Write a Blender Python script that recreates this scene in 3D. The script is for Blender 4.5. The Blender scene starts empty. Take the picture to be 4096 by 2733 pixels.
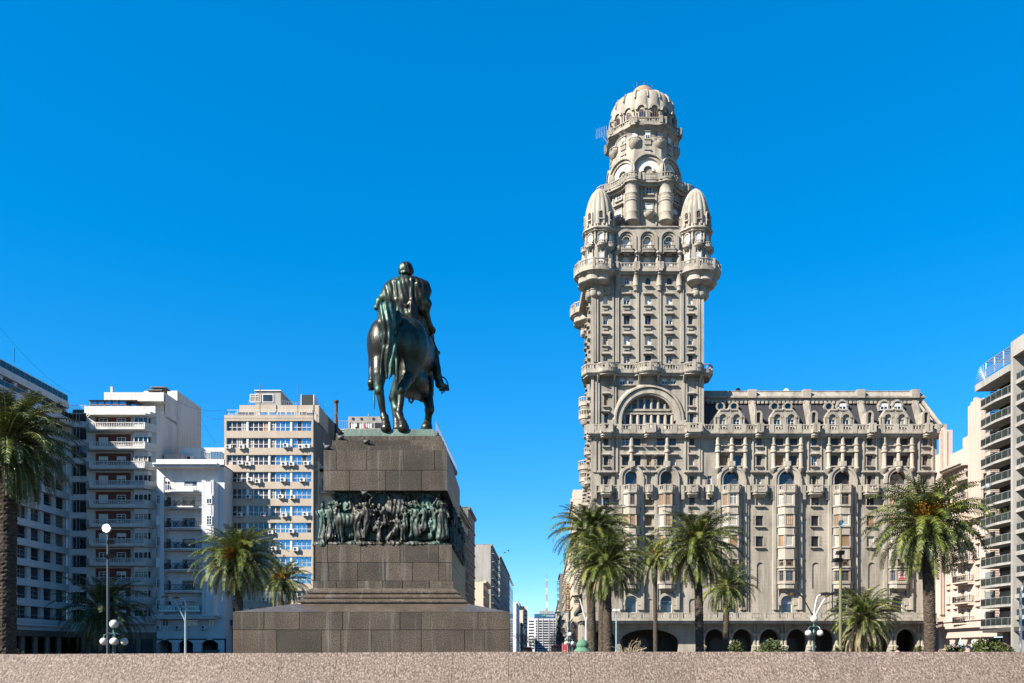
import bpy, math, random
import numpy as np
from mathutils import Vector, Matrix
from math import sin, cos, pi, radians
sc = bpy.context.scene
COL = sc.collection
rnd = random.Random(11)
F, CX, HY, EH = 3413.0, 2048.0, 2611.0, 1.6
def W(px, py, Y): return Vector(((px-CX)/F*Y, Y, EH+(HY-py)/F*Y))
def ux(px, Y): return (px-CX)/F*Y
def vz(py, Y): return EH+(HY-py)/F*Y

# ------------------------------------------------------------------ materials
def nt(name):
    m = bpy.data.materials.new(name); m.use_nodes = True
    t = m.node_tree; b = t.nodes['Principled BSDF']
    return m, t, b
def setp(b, rough=None, metal=None, spec=None, trans=None):
    if rough is not None: b.inputs['Roughness'].default_value = rough
    if metal is not None: b.inputs['Metallic'].default_value = metal
    if spec is not None: b.inputs['Specular IOR Level'].default_value = spec
    if trans is not None: b.inputs['Transmission Weight'].default_value = trans
ALB = .60
def rgba(c): return (c[0]*ALB, c[1]*ALB, c[2]*ALB, 1)
def noise_node(t, scale, detail=3, rough=.55, vec=None, stretch=None, kind='Object'):
    tc = t.nodes.new('ShaderNodeNewGeometry')
    mp = t.nodes.new('ShaderNodeMapping')
    mp.inputs['Scale'].default_value = stretch or (1, 1, 1)
    t.links.new(tc.outputs['Position'], mp.inputs['Vector'])
    n = t.nodes.new('ShaderNodeTexNoise'); n.inputs['Scale'].default_value = scale
    n.inputs['Detail'].default_value = detail; n.inputs['Roughness'].default_value = rough
    t.links.new(mp.outputs[0], n.inputs['Vector'])
    return n
def ramp(t, src, stops, k=1):
    r = t.nodes.new('ShaderNodeValToRGB'); e = r.color_ramp.elements
    while len(e) < len(stops): e.new(.5)
    for i, (p, c) in enumerate(stops):
        e[i].position = p; e[i].color = (c[0]*k, c[1]*k, c[2]*k, 1)
    t.links.new(src, r.inputs[0]); return r.outputs[0]
def mixc(t, a, b, fac, mode='MIX'):
    x = t.nodes.new('ShaderNodeMix'); x.data_type = 'RGBA'; x.blend_type = mode
    for s, v in ((x.inputs[0], fac), (x.inputs[6], a), (x.inputs[7], b)):
        if isinstance(v, (int, float)): s.default_value = v
        elif isinstance(v, tuple): s.default_value = rgba(v)
        else: t.links.new(v, s)
    return x.outputs[2]
def bump(t, b, src, strength, dist):
    n = t.nodes.new('ShaderNodeBump'); n.inputs['Strength'].default_value = strength
    n.inputs['Distance'].default_value = dist
    t.links.new(src, n.inputs['Height']); t.links.new(n.outputs[0], b.inputs['Normal'])
def plain(name, c, rough=.6, metal=0, var=.0, scale=2, spec=None):
    m, t, b = nt(name); setp(b, rough, metal, spec)
    if var:
        n = noise_node(t, scale, 4)
        k = tuple(x*(1-var) for x in c); l = tuple(min(1, x*(1+var)) for x in c)
        t.links.new(ramp(t, n.outputs[0], [(.3, k), (.7, l)], ALB), b.inputs['Base Color'])
    else: b.inputs['Base Color'].default_value = rgba(c)
    return m
def stone(name, c, dark, blot=.35, streak=.5, rough=.85, sc_=.25, bstr=.3, courses=0):
    """render / stone: fine grain, broad blotches, rain streaks of grime"""
    m, t, b = nt(name); setp(b, rough, 0, .3)
    n1 = noise_node(t, sc_, 6, .65)
    base = ramp(t, n1.outputs[0], [(.25, tuple(x*(1-blot*.5) for x in c)), (.5, c), (.78, tuple(min(1, x*(1+blot*.35)) for x in c))], ALB)
    n2 = noise_node(t, 1.0, 5, .7, stretch=(.9, .9, .10))
    st = ramp(t, n2.outputs[0], [(.44, (0, 0, 0)), (.70, (streak,)*3)])
    col = mixc(t, base, dark, st)
    n3 = noise_node(t, 9, 3, .6)
    g = ramp(t, n3.outputs[0], [(.3, (.86,)*3), (.7, (1.1,)*3)])
    col = mixc(t, col, g, 1.0, 'MULTIPLY')
    if courses:
        tc = t.nodes.new('ShaderNodeNewGeometry'); sp = t.nodes.new('ShaderNodeSeparateXYZ'); t.links.new(tc.outputs['Position'], sp.inputs[0])
        mt = t.nodes.new('ShaderNodeMath'); mt.operation = 'MODULO'; mt.inputs[1].default_value = courses
        t.links.new(sp.outputs[2], mt.inputs[0])
        lt = t.nodes.new('ShaderNodeMath'); lt.operation = 'LESS_THAN'; lt.inputs[1].default_value = courses*.07
        t.links.new(mt.outputs[0], lt.inputs[0])
        fm = t.nodes.new('ShaderNodeMath'); fm.operation = 'MULTIPLY'; fm.inputs[1].default_value = .3
        t.links.new(lt.outputs[0], fm.inputs[0])
        col = mixc(t, col, dark, fm.outputs[0])
    t.links.new(col, b.inputs['Base Color'])
    bump(t, b, n3.outputs[0], bstr, .05)
    return m
def granite(name, stops, scale, rough, big=.25, stain=None, bstr=.1, spec=.14, stretch=None, tiles=False):
    m, t, b = nt(name); setp(b, rough, 0, spec)
    n1 = noise_node(t, scale, 2, .5, stretch=stretch)
    col = ramp(t, n1.outputs[0], stops, ALB)
    n2 = noise_node(t, .8, 4, .6)
    g = ramp(t, n2.outputs[0], [(.3, (1-big,)*3), (.7, (1+big,)*3)])
    col = mixc(t, col, g, 1.0, 'MULTIPLY')
    if tiles:
        oi = t.nodes.new('ShaderNodeAttribute'); oi.attribute_name = 'tone'
        g2 = ramp(t, oi.outputs['Fac'], [(0, (.74, .76, .78)), (1, (1.2, 1.16, 1.13))])
        col = mixc(t, col, g2, 1.0, 'MULTIPLY')
    if stain:
        n3 = noise_node(t, 1, 4, .75, stretch=(3.2, 3.2, .16))
        s = ramp(t, n3.outputs[0], [(.55, (0, 0, 0)), (.78, (.5,)*3)])
        col = mixc(t, col, stain, s)
        n4 = noise_node(t, 1, 4, .7, stretch=(1.8, 1.8, .1))
        s = ramp(t, n4.outputs[0], [(.52, (0, 0, 0)), (.8, (.55,)*3)])
        col = mixc(t, col, (.03, .028, .024), s)
    t.links.new(col, b.inputs['Base Color'])
    bump(t, b, n1.outputs[0], bstr, .01)
    return m

M = {}
M['stone'] = stone('salvo_stone', (.395, .35, .288), (.10, .092, .082), .5, .72, courses=.62, bstr=.5)
M['stone_hi'] = stone('salvo_trim', (.43, .383, .315), (.11, .10, .09), .45, .66)
M['stone_dk'] = stone('salvo_dark_stone', (.25, .215, .17), (.06, .055, .045), .4, .6)  # darker stone tone for the cores behind oriel windows
M['stone_pale'] = stone('salvo_lunette', (.70, .68, .62), (.3, .27, .22), .15, .35)
M['rust'] = stone('rusty_cap', (.45, .27, .15), (.25, .12, .06), .4, .4)
M['slate'] = stone('slate', (.035, .034, .04), (.10, .10, .10), .5, .25, .8, bstr=.2)
M['glass'] = plain('window_glass', (.03, .042, .056), .06, 0, .5, .6, spec=.8)
M['glass_open'] = plain('dark_interior', (.012, .011, .012), .4, 0, .4, 1.5)
M['curtain'] = plain('curtain', (.25, .22, .18), .6, 0, .35, 3)
M['blue_glass'] = plain('sky_tinted_glass', (.26, .55, .72), .05, .85)  # sky reflection put into the glass colour
M['brown_glass'] = plain('brown_reflect_glass', (.055, .038, .028), .05, 0, .5, .8, spec=.8)  # dark brown reflection put into the glass colour
M['orange_curtain'] = plain('orange_curtain', (.42, .2, .07), .6, 0, .3, 3)
M['white'] = plain('white_paint', (.74, .73, .70), .5, 0, .06, 2)
M['blind'] = plain('roller_blind', (.72, .71, .68), .6, 0, .08, 2)
M['wood'] = plain('brown_wood', (.17, .085, .045), .6, 0, .3, 4)
M['shutter'] = stone('weathered_shutter', (.40, .24, .13), (.13, .08, .05), .4, .5)
M['shutter_pale'] = stone('pale_shutter', (.55, .49, .41), (.3, .25, .2), .2, .5)
M['iron'] = plain('dark_iron', (.02, .021, .022), .5, .3)
M['steel'] = plain('grey_steel', (.42, .46, .48), .4, .5, .1)
M['rail_glass'] = plain('railing_glass', (.035, .045, .042), .08, .3)
M['concrete'] = stone('concrete', (.40, .38, .35), (.13, .12, .10), .3, .5)
M['concrete_dk'] = stone('dark_concrete', (.21, .195, .17), (.07, .065, .055), .4, .5)
M['white_wall'] = stone('white_wall', (.74, .74, .75), (.25, .25, .24), .12, .25)
M['grey_wall'] = stone('grey_wall', (.68, .66, .63), (.28, .26, .24), .14, .35)
M['brick'] = plain('red_brick', (.17, .045, .03), .8, 0, .2, 3)
M['beige_tile'] = stone('beige_tile', (.52, .44, .35), (.33, .22, .14), .16, .35)
M['cream'] = stone('cream_stucco', (.64, .56, .45), (.35, .29, .22), .12, .3)
M['pink'] = stone('pink_stucco', (.60, .47, .40), (.40, .31, .26), .1, .25)
M['column_brown'] = plain('brown_column', (.20, .12, .09), .5, 0, .2)
M['dark'] = plain('deep_shade_stone', (.05, .045, .04), .8, 0, .3)  # near-black colour puts deep shade into arcade and recess walls
M['ground'] = stone('paving', (.17, .16, .15), (.1, .1, .1), .2, .1)
M['asphalt'] = plain('asphalt', (.05, .05, .052), .85, 0, .2, .6)
M['granite'] = granite('brown_granite', [(.36, (.045, .036, .028)), (.5, (.085, .068, .052)), (.64, (.165, .135, .105))], 34, .38, .22, (.36, .37, .36), tiles=True)
M['ledge'] = granite('pink_granite', [(.34, (.10, .075, .061)), (.46, (.172, .13, .107)), (.56, (.235, .18, .148)), (.68, (.35, .285, .24))], 210, .55, .2, None, .06, stretch=(1, .55, .55), tiles=True)
M['joint'] = plain('pedestal_joint', (.03, .027, .024), .9); M['joint2'] = plain('ledge_joint', (.10, .075, .06), .9)  # dark core colour of the pedestal joints and step gaps
def bronze(name='bronze', sh=0, me=.7):
    m, t, b = nt(name); setp(b, .33, me, .4)
    n = noise_node(t, .9, 6, .7, stretch=(1.4, 1.4, .55))
    col = ramp(t, n.outputs[0], [(.38+sh, (.022, .018, .014)), (.50+sh, (.024, .028, .022)), (.60+sh, (.032, .07, .054)), (.76+sh, (.075, .15, .12))])
    t.links.new(col, b.inputs['Base Color'])
    rr = t.nodes.new('ShaderNodeMapRange'); rr.inputs[1].default_value = .4; rr.inputs[2].default_value = .7; rr.inputs[3].default_value = .33 if me > .5 else .5; rr.inputs[4].default_value = .6
    t.links.new(n.outputs[0], rr.inputs[0]); t.links.new(rr.outputs[0], b.inputs['Roughness'])
    n2 = noise_node(t, 9, 4, .6, stretch=(1, 1, .35)); bump(t, b, n2.outputs[0], .35, .05)
    return m
M['bronze'] = bronze(); M['bronze_dk'] = bronze('frieze_bronze', .03, .25)
M['verdigris'] = stone('verdigris_bronze', (.12, .19, .155), (.035, .04, .035), .5, .8, .5)

# ------------------------------------------------------------------ object helpers
def tagd(o, label=None, cat=None, group=None, kind=None):
    if label: o['label'] = label
    if cat: o['category'] = cat
    if group: o['group'] = group
    if kind: o['kind'] = kind
    return o
def thing(name, label, cat, loc=(0, 0, 0), rz=0, group=None):
    o = bpy.data.objects.new(name, None); COL.objects.link(o)
    o.location = loc; o.rotation_euler = (0, 0, rz); o.empty_display_size = .2
    return tagd(o, label, cat, group)
def wloc(o):
    """world offset of an un-rotated parent chain"""
    v = Vector((0, 0, 0))
    while o is not None: v = v+Vector(o.location); o = o.parent
    return v
Z3 = Vector((0, 0, 1))
class Fr:
    def __init__(s, O=(0, 0, 0), U=(1, 0, 0), N=(0, -1, 0)):
        s.O = Vector(O); s.U = Vector(U).normalized(); s.N = Vector(N).normalized()
    def p(s, u, v, w=0): return s.O+s.U*u+Z3*v+s.N*w
    def sub(s, u, v, w, ang=0):
        """frame at a point, turned by ang about vertical"""
        c, d = cos(ang), sin(ang)
        return Fr(s.p(u, v, w), s.U*c-s.N*d, s.N*c+s.U*d)
IDF = Fr((0, 0, 0), (1, 0, 0), (0, 1, 0))
def front(Y): return Fr((0, Y, 0))
class MB:
    def __init__(s, fr=None): s.v = []; s.f = []; s.m = []; s.s = []; s.fr = fr or IDF
    def P(s, u, v, w): s.v.append(s.fr.p(u, v, w)); return len(s.v)-1
    def raw(s, p): s.v.append(Vector(p)); return len(s.v)-1
    def face(s, idx, mat=0, sm=False): s.f.append(tuple(idx)); s.m.append(mat); s.s.append(sm)
    def quad(s, a, b, c, d, mat=0): s.face([s.P(*a), s.P(*b), s.P(*c), s.P(*d)], mat)
    def box(s, u0, u1, v0, v1, w0, w1, mat=0):
        i = [s.P(u, v, w) for u in (u0, u1) for v in (v0, v1) for w in (w0, w1)]
        for q in ((0, 1, 3, 2), (4, 6, 7, 5), (0, 4, 5, 1), (2, 3, 7, 6), (0, 2, 6, 4), (1, 5, 7, 3)):
            s.face([i[k] for k in q], mat)
    def frustum(s, a, b, mat=0):
        """a,b = (u0,u1,w0,w1,v)"""
        i = []
        for (u0, u1, w0, w1, v) in (a, b): i += [s.P(u0, v, w0), s.P(u1, v, w0), s.P(u1, v, w1), s.P(u0, v, w1)]
        s.face(i[:4], mat); s.face(i[4:], mat)
        for k in range(4): s.face([i[k], i[(k+1) % 4], i[4+(k+1) % 4], i[4+k]], mat)
    def extr(s, poly, w0, w1, mat=0, sm=False):
        n = len(poly); a = [s.P(u, v, w0) for u, v in poly]; b = [s.P(u, v, w1) for u, v in poly]
        s.face(a[::-1], mat); s.face(b, mat)
        for k in range(n): s.face([a[k], a[(k+1) % n], b[(k+1) % n], b[k]], mat, sm)
    def plan(s, poly, v0, v1, mat=0, sm=False):
        n = len(poly); a = [s.P(u, v0, w) for u, w in poly]; b = [s.P(u, v1, w) for u, w in poly]
        s.face(a[::-1], mat); s.face(b, mat)
        for k in range(n): s.face([a[k], a[(k+1) % n], b[(k+1) % n], b[k]], mat, sm)
    def lathe(s, cu, cw, prof, n=20, a0=0, a1=2*pi, mat=0, sm=True, mod=None, cap=True):
        full = abs(a1-a0-2*pi) < 1e-6; cnt = n if full else n+1
        rings = []
        for (r, v) in prof:
            ring = []
            for k in range(cnt):
                a = a0+(a1-a0)*k/n; rr = r*(mod(a) if mod else 1)
                ring.append(s.P(cu+rr*cos(a), v, cw+rr*sin(a)))
            rings.append(ring)
        for i in range(len(rings)-1):
            for k in range(n):
                k2 = (k+1) % cnt
                s.face([rings[i][k], rings[i][k2], rings[i+1][k2], rings[i+1][k]], mat, sm)
        if cap: s.face(rings[0][::-1], mat); s.face(rings[-1], mat)
    def arch(s, cu, cv, r0, r1, w0, w1, n=16, a0=0, a1=pi, mat=0, r1b=None):
        """half ring in the facade plane"""
        A = []
        for k in range(n+1):
            a = a0+(a1-a0)*k/n; c, d = cos(a), sin(a)
            A.append([s.P(cu+r0*c, cv+r0*d, w0), s.P(cu+r1*c, cv+r1*d, w0), s.P(cu+(r1b or r1)*c, cv+(r1b or r1)*d, w1), s.P(cu+r0*c, cv+r0*d, w1)])
        for k in range(n):
            for j in range(4): s.face([A[k][j], A[k][(j+1) % 4], A[k+1][(j+1) % 4], A[k+1][j]], mat)
        s.face(A[0], mat); s.face(A[-1], mat)
    def disc(s, cu, cv, r, w, n=20, a0=0, a1=2*pi, mat=0):
        s.face([s.P(cu+r*cos(a0+(a1-a0)*k/n), cv+r*sin(a0+(a1-a0)*k/n), w) for k in range(n+(0 if abs(a1-a0-2*pi) < 1e-6 else 1))], mat)
    def tube(s, pts, r, n=6, mat=0, sm=True, cap=True):
        """pts world-of-frame (u,v,w) tuples"""
        P = [s.fr.p(*p) for p in pts]; s.tubew(P, r, n, mat, sm, cap)
    def tubew(s, P, r, n=6, mat=0, sm=True, cap=True):
        P = [Vector(p) for p in P]
        rs = r if isinstance(r, (list, tuple)) else [r]*len(P)
        d0 = (P[1]-P[0]).normalized(); a = d0.cross(Z3)
        if a.length < .1: a = d0.cross(Vector((1, 0, 0)))
        a.normalize(); rings = []
        for i, p in enumerate(P):
            d = (P[min(i+1, len(P)-1)]-P[max(i-1, 0)]).normalized()
            a = (a-d*a.dot(d)); a.normalize(); b = d.cross(a)
            ring = []
            for k in range(n):
                t = 2*pi*k/n; s.v.append(p+(a*cos(t)+b*sin(t))*rs[i]); ring.append(len(s.v)-1)
            rings.append(ring)
        for i in range(len(rings)-1):
            for k in range(n): s.face([rings[i][k], rings[i][(k+1) % n], rings[i+1][(k+1) % n], rings[i+1][k]], mat, sm)
        if cap: s.face(rings[0][::-1], mat); s.face(rings[-1], mat)
    def sphere(s, c, r, n=12, m=8, mat=0, sz=None):
        c = Vector(c); rings = []
        for i in range(m+1):
            t = pi*i/m; rings.append([])
            for k in range(n):
                a = 2*pi*k/n; s.v.append(c+Vector((r*sin(t)*cos(a), r*sin(t)*sin(a), (sz or r)*cos(t)))); rings[-1].append(len(s.v)-1)
        for i in range(m):
            for k in range(n): s.face([rings[i][k], rings[i][(k+1) % n], rings[i+1][(k+1) % n], rings[i+1][k]], mat, True)
    def balus(s, path, v0, v1, step=.5, t=.18, base=.42, mat=0, post=None, closed=False, solid=False):
        """balustrade along (u,w) points: solid base, turned balusters, hand rail"""
        h = v1-v0; pts = path+[path[0]] if closed else path
        for (a, b) in zip(pts[:-1], pts[1:]):
            d = Vector((b[0]-a[0], b[1]-a[1])); L = d.length
            if L < 1e-4: continue
            d /= L; nn = Vector((-d[1], d[0]))*t/2
            def bar(va, vb, q, e=0.0):
                k = q
                pl = [(a[0]-nn[0]*k-d[0]*e, a[1]-nn[1]*k-d[1]*e), (b[0]-nn[0]*k+d[0]*e, b[1]-nn[1]*k+d[1]*e), (b[0]+nn[0]*k+d[0]*e, b[1]+nn[1]*k+d[1]*e), (a[0]+nn[0]*k-d[0]*e, a[1]+nn[1]*k-d[1]*e)]
                s.plan(pl, va, vb, mat)
            bar(v0, v0+h*base, 1.0); bar(v1-h*.12, v1, 1.35, .02)
            bar(v0+h*base, v0+h*(base+.07), 1.3, .02)
            if solid: bar(v0+h*base, v1-h*.12, .9); continue
            n = max(1, int(L/step))
            for k in range(n):
                q = (k+.5)/n; cu = a[0]+d[0]*L*q; cw = a[1]+d[1]*L*q; r = step*.30
                va, vb = v0+h*(base+.06), v1-h*.11
                s.lathe(cu, cw, [(r*.6, va), (r, va+(vb-va)*.35), (r*.55, va+(vb-va)*.8), (r*.8, vb)], 5, mat=mat, cap=False)
        if post:
            for (u, w) in path: s.box(u-post/2, u+post/2, v0-.03, v1+.05, w-post/2, w+post/2, mat)
    def obj(s, name, mats, parent=None, label=None, kind=None, attr=None):
        off = wloc(parent) if parent is not None else Vector((0, 0, 0))
        me = bpy.data.meshes.new(name)
        me.from_pydata([tuple(p-off) for p in s.v], [], s.f)
        for x in (mats if isinstance(mats, (list, tuple)) else [mats]): me.materials.append(x)
        me.polygons.foreach_set('material_index', s.m); me.polygons.foreach_set('use_smooth', s.s)
        me.update()
        if any(s.s): me.set_sharp_from_angle(angle=radians(38))
        o = bpy.data.objects.new(name, me); COL.objects.link(o); o.parent = parent
        if label: o['label'] = label
        if kind: o['kind'] = kind
        return o
def wall(mb, u0, u1, v0, v1, ops, w=0, d=.35, mat=0, rmat=None):
    """plane with real openings; ops = (ua,ub,va,vb,arch)"""
    rmat = mat if rmat is None else rmat
    ops = [o for o in ops if o[1] > u0 and o[0] < u1 and o[3] > v0 and o[2] < v1]
    ops = [(max(u0, o[0]), min(u1, o[1]), max(v0, o[2]), min(v1, o[3]), o[4]) for o in ops]
    # horizontal bands between distinct v cuts, merged per column run
    vs = sorted({v0, v1} | {o[2] for o in ops} | {o[3] for o in ops})
    for a, b in zip(vs[:-1], vs[1:]):
        if b-a < 1e-5: continue
        mid = (a+b)/2; act = sorted([o for o in ops if o[2] < mid < o[3]]); u = u0
        for o in act:
            if o[0] > u+1e-5: mb.quad((u, a, w), (o[0], a, w), (o[0], b, w), (u, b, w), mat)
            u = max(u, o[1])
        if u < u1-1e-5: mb.quad((u, a, w), (u1, a, w), (u1, b, w), (u, b, w), mat)
    for (a, b, c, e, ar) in ops:
        r = (b-a)/2 if ar else 0; top = e-r
        mb.quad((a, c, w), (b, c, w), (b, c, w-d), (a, c, w-d), rmat)
        mb.quad((a, c, w), (a, top, w), (a, top, w-d), (a, c, w-d), rmat)
        mb.quad((b, c, w), (b, top, w), (b, top, w-d), (b, c, w-d), rmat)
        if not ar: mb.quad((a, e, w), (b, e, w), (b, e, w-d), (a, e, w-d), rmat)
        else:
            n = 12; cu = (a+b)/2; pts = [(cu+r*cos(pi*k/n), top+r*sin(pi*k/n)) for k in range(n+1)]
            for p, q in zip(pts[:-1], pts[1:]):
                mb.quad((p[0], p[1], w), (q[0], q[1], w), (q[0], q[1], w-d), (p[0], p[1], w-d), rmat)
                cx = b if (p[0]+q[0])/2 > cu else a
                mb.face([mb.P(cx, e, w), mb.P(p[0], p[1], w), mb.P(q[0], q[1], w)], mat)

# ------------------------------------------------------------------ windows: one mesh per kind and size, placed as objects
WCACHE = {}
def win_meshes(style, w, h, arch, fm):
    key = (style, round(w, 1), round(h, 1), arch, fm)
    if key in WCACHE: return WCACHE[key]
    w, h = max(.3, round(w, 1)), max(.3, round(h, 1))
    L = Fr((0, 0, 0), (1, 0, 0), (0, -1, 0)); f = MB(L); g = MB(L)
    r = w/2 if arch else 0; t = min(.09, w*.1)*(.5 if style in ('blue', 'brown_pane', 'orange') else 1); fmat = 0; rib = style in ('blue', 'brown_pane', 'orange')
    def outline(ins):
        p = [(-w/2+ins, ins), (w/2-ins, ins)]
        if arch: p += [((r-ins)*cos(pi*k/10), h-r+(r-ins)*sin(pi*k/10)) for k in range(11)]
        else: p += [(w/2-ins, h-ins), (-w/2+ins, h-ins)]
        return p
    # frame ring
    A, B = outline(-.03), outline(t); n = len(A)
    for k in range(n):
        a, b, c, d = A[k], A[(k+1) % n], B[(k+1) % n], B[k]
        f.quad((*a, .06), (*b, .06), (*c, .06), (*d, .06)); f.quad((*c, .06), (*d, .06), (*d, -.02), (*c, -.02))
    if style in ('sash', 'wood', 'curt', 'blue', 'brown_pane', 'half', 'orange'):
        if not rib: f.box(-t*.45, t*.45, t, h-t*(1.2 if not arch else 1), .0, .055)
        q = h*.68 if not arch else h-r
        if h > 1 and not rib: f.box(-w/2+t, w/2-t, q-t*.4, q+t*.4, .0, .05)
        if style == 'sash' and w > .7:
            for k in (.33,): f.box(-w/2+t, w/2-t, h*k-.025, h*k+.025, 0, .04)
    pane = outline(.0); mats = {'sash': 'glass', 'wood': 'glass', 'curt': 'curtain', 'blue': 'blue_glass', 'brown_pane': 'brown_glass', 'orange': 'orange_curtain', 'dark': 'glass_open', 'open': 'glass_open', 'half': 'glass', 'blind': 'blind', 'shut': 'shutter', 'pale': 'shutter_pale', 'plain': 'glass'}[style]
    g.extr(pane, -.03, .0)
    if style == 'half': f.box(-w/2+t, w/2-t, h*.55, h-t-(r*.6 if arch else 0), .01, .045)
    if style in ('shut', 'pale'):
        k = max(2, int(w/.32))
        for i in range(k):
            a = -w/2+t+(w-2*t)*i/k; b = -w/2+t+(w-2*t)*(i+1)/k
            hh = h-t-(r*.7 if arch else 0)
            f.box(a+.01, a+.05, t, hh, 0, .05, 1); f.box(b-.05, b-.01, t, hh, 0, .05, 1)
            nn = int(hh/.22)
            for j in range(nn):
                z = t+(hh-t)*j/nn; g.box(a+.05, b-.05, z+.05, z+.16, 0, .035)
    if style in ('open',):
        for sgn in (-1, 1):
            a, b = sorted((sgn*(w/2+.04), sgn*(w/2+w*.42)))
            f.box(a, b, .05, h-.05, .28, .33, 1)
            for j in range(int(h/.25)): f.box(a+.05, b-.05, .12+j*.25, .24+j*.25, .33, .35, 1)
    if style == 'blind':
        for j in range(int((h-r)/.3)): g.box(-w/2+t, w/2-t, .1+j*.3, .1+j*.3+.24, 0, .02)
    FM = {'white': 'white', 'wood': 'wood', 'steel': 'steel'}[fm]
    fo = f.obj('window', [M[FM], M['shutter_pale' if fm == 'white' else 'shutter']]); go = g.obj('pane', [M[mats]])
    res = (fo.data, go.data); bpy.data.objects.remove(fo); bpy.data.objects.remove(go)
    WCACHE[key] = res; return res
class Wins:
    """collects a building's windows; the largest 100 become parts, the rest one part"""
    def __init__(s, parent, name='window', cap=100): s.p = parent; s.l = []; s.name = name; s.cap = cap
    def add(s, fr, u, v, w_, h_, style='sash', arch=False, fm='white', w=0):
        """u = centre, v = sill; w = offset of glass"""
        s.l.append((w_*h_, len(s.l), fr, u, v, w_, h_, style, arch, fm, w))
    def flush(s):
        s.l.sort(key=lambda x: -x[0]); off = wloc(s.p); rest = MB(); keys = []
        mats = []
        for i, (_, _, fr, u, v, w_, h_, style, arch, fm, w) in enumerate(s.l):
            fd, gd = win_meshes(style, w_, h_, arch, fm)
            x, n = fr.U, fr.N; mat = Matrix(((x.x, -n.x, 0, 0), (x.y, -n.y, 0, 0), (0, 0, 1, 0), (0, 0, 0, 1)))
            pos = fr.p(u, v, w)
            if i < s.cap:
                o = bpy.data.objects.new(s.name, fd); COL.objects.link(o); o.parent = s.p
                m = mat.copy(); m.translation = pos-off; o.matrix_local = m
                g = bpy.data.objects.new('pane', gd); COL.objects.link(g); g.parent = o
            else:
                for d in (fd, gd):
                    b0 = len(rest.v); rest.v += [mat.to_3x3() @ vv.co+pos for vv in d.vertices]
                    for pl in d.polygons:
                        mm = d.materials[pl.material_index]
                        if mm not in mats: mats.append(mm)
                        rest.f.append(tuple(b0+k for k in pl.vertices)); rest.m.append(mats.index(mm)); rest.s.append(False)
        if rest.v: rest.obj(s.name, mats, s.p, kind='stuff')
def lettering(txt, fr, u, v, w, size, mat, parent, ext=.02, align='CENTER', name='lettering', sx=1, vert=False):
    cu = bpy.data.curves.new(name, 'FONT'); cu.body = txt; cu.size = size; cu.extrude = ext; cu.align_x = align; cu.align_y = 'CENTER'
    cu.materials.append(mat); o = bpy.data.objects.new(name, cu); COL.objects.link(o); o.parent = parent
    if vert: cu.space_line = 1.0
    x, n = fr.U, fr.N
    m = Matrix(((x.x*sx, 0, n.x, 0), (x.y*sx, 0, n.y, 0), (0, 1, 0, 0), (0, 0, 0, 1)))
    me = bpy.data.meshes.new_from_object(o); bpy.data.objects.remove(o)
    o = bpy.data.objects.new(name, me); COL.objects.link(o); o.parent = parent
    m.translation = fr.p(u, v, w)-wloc(parent); o.matrix_local = m
    return o

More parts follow.
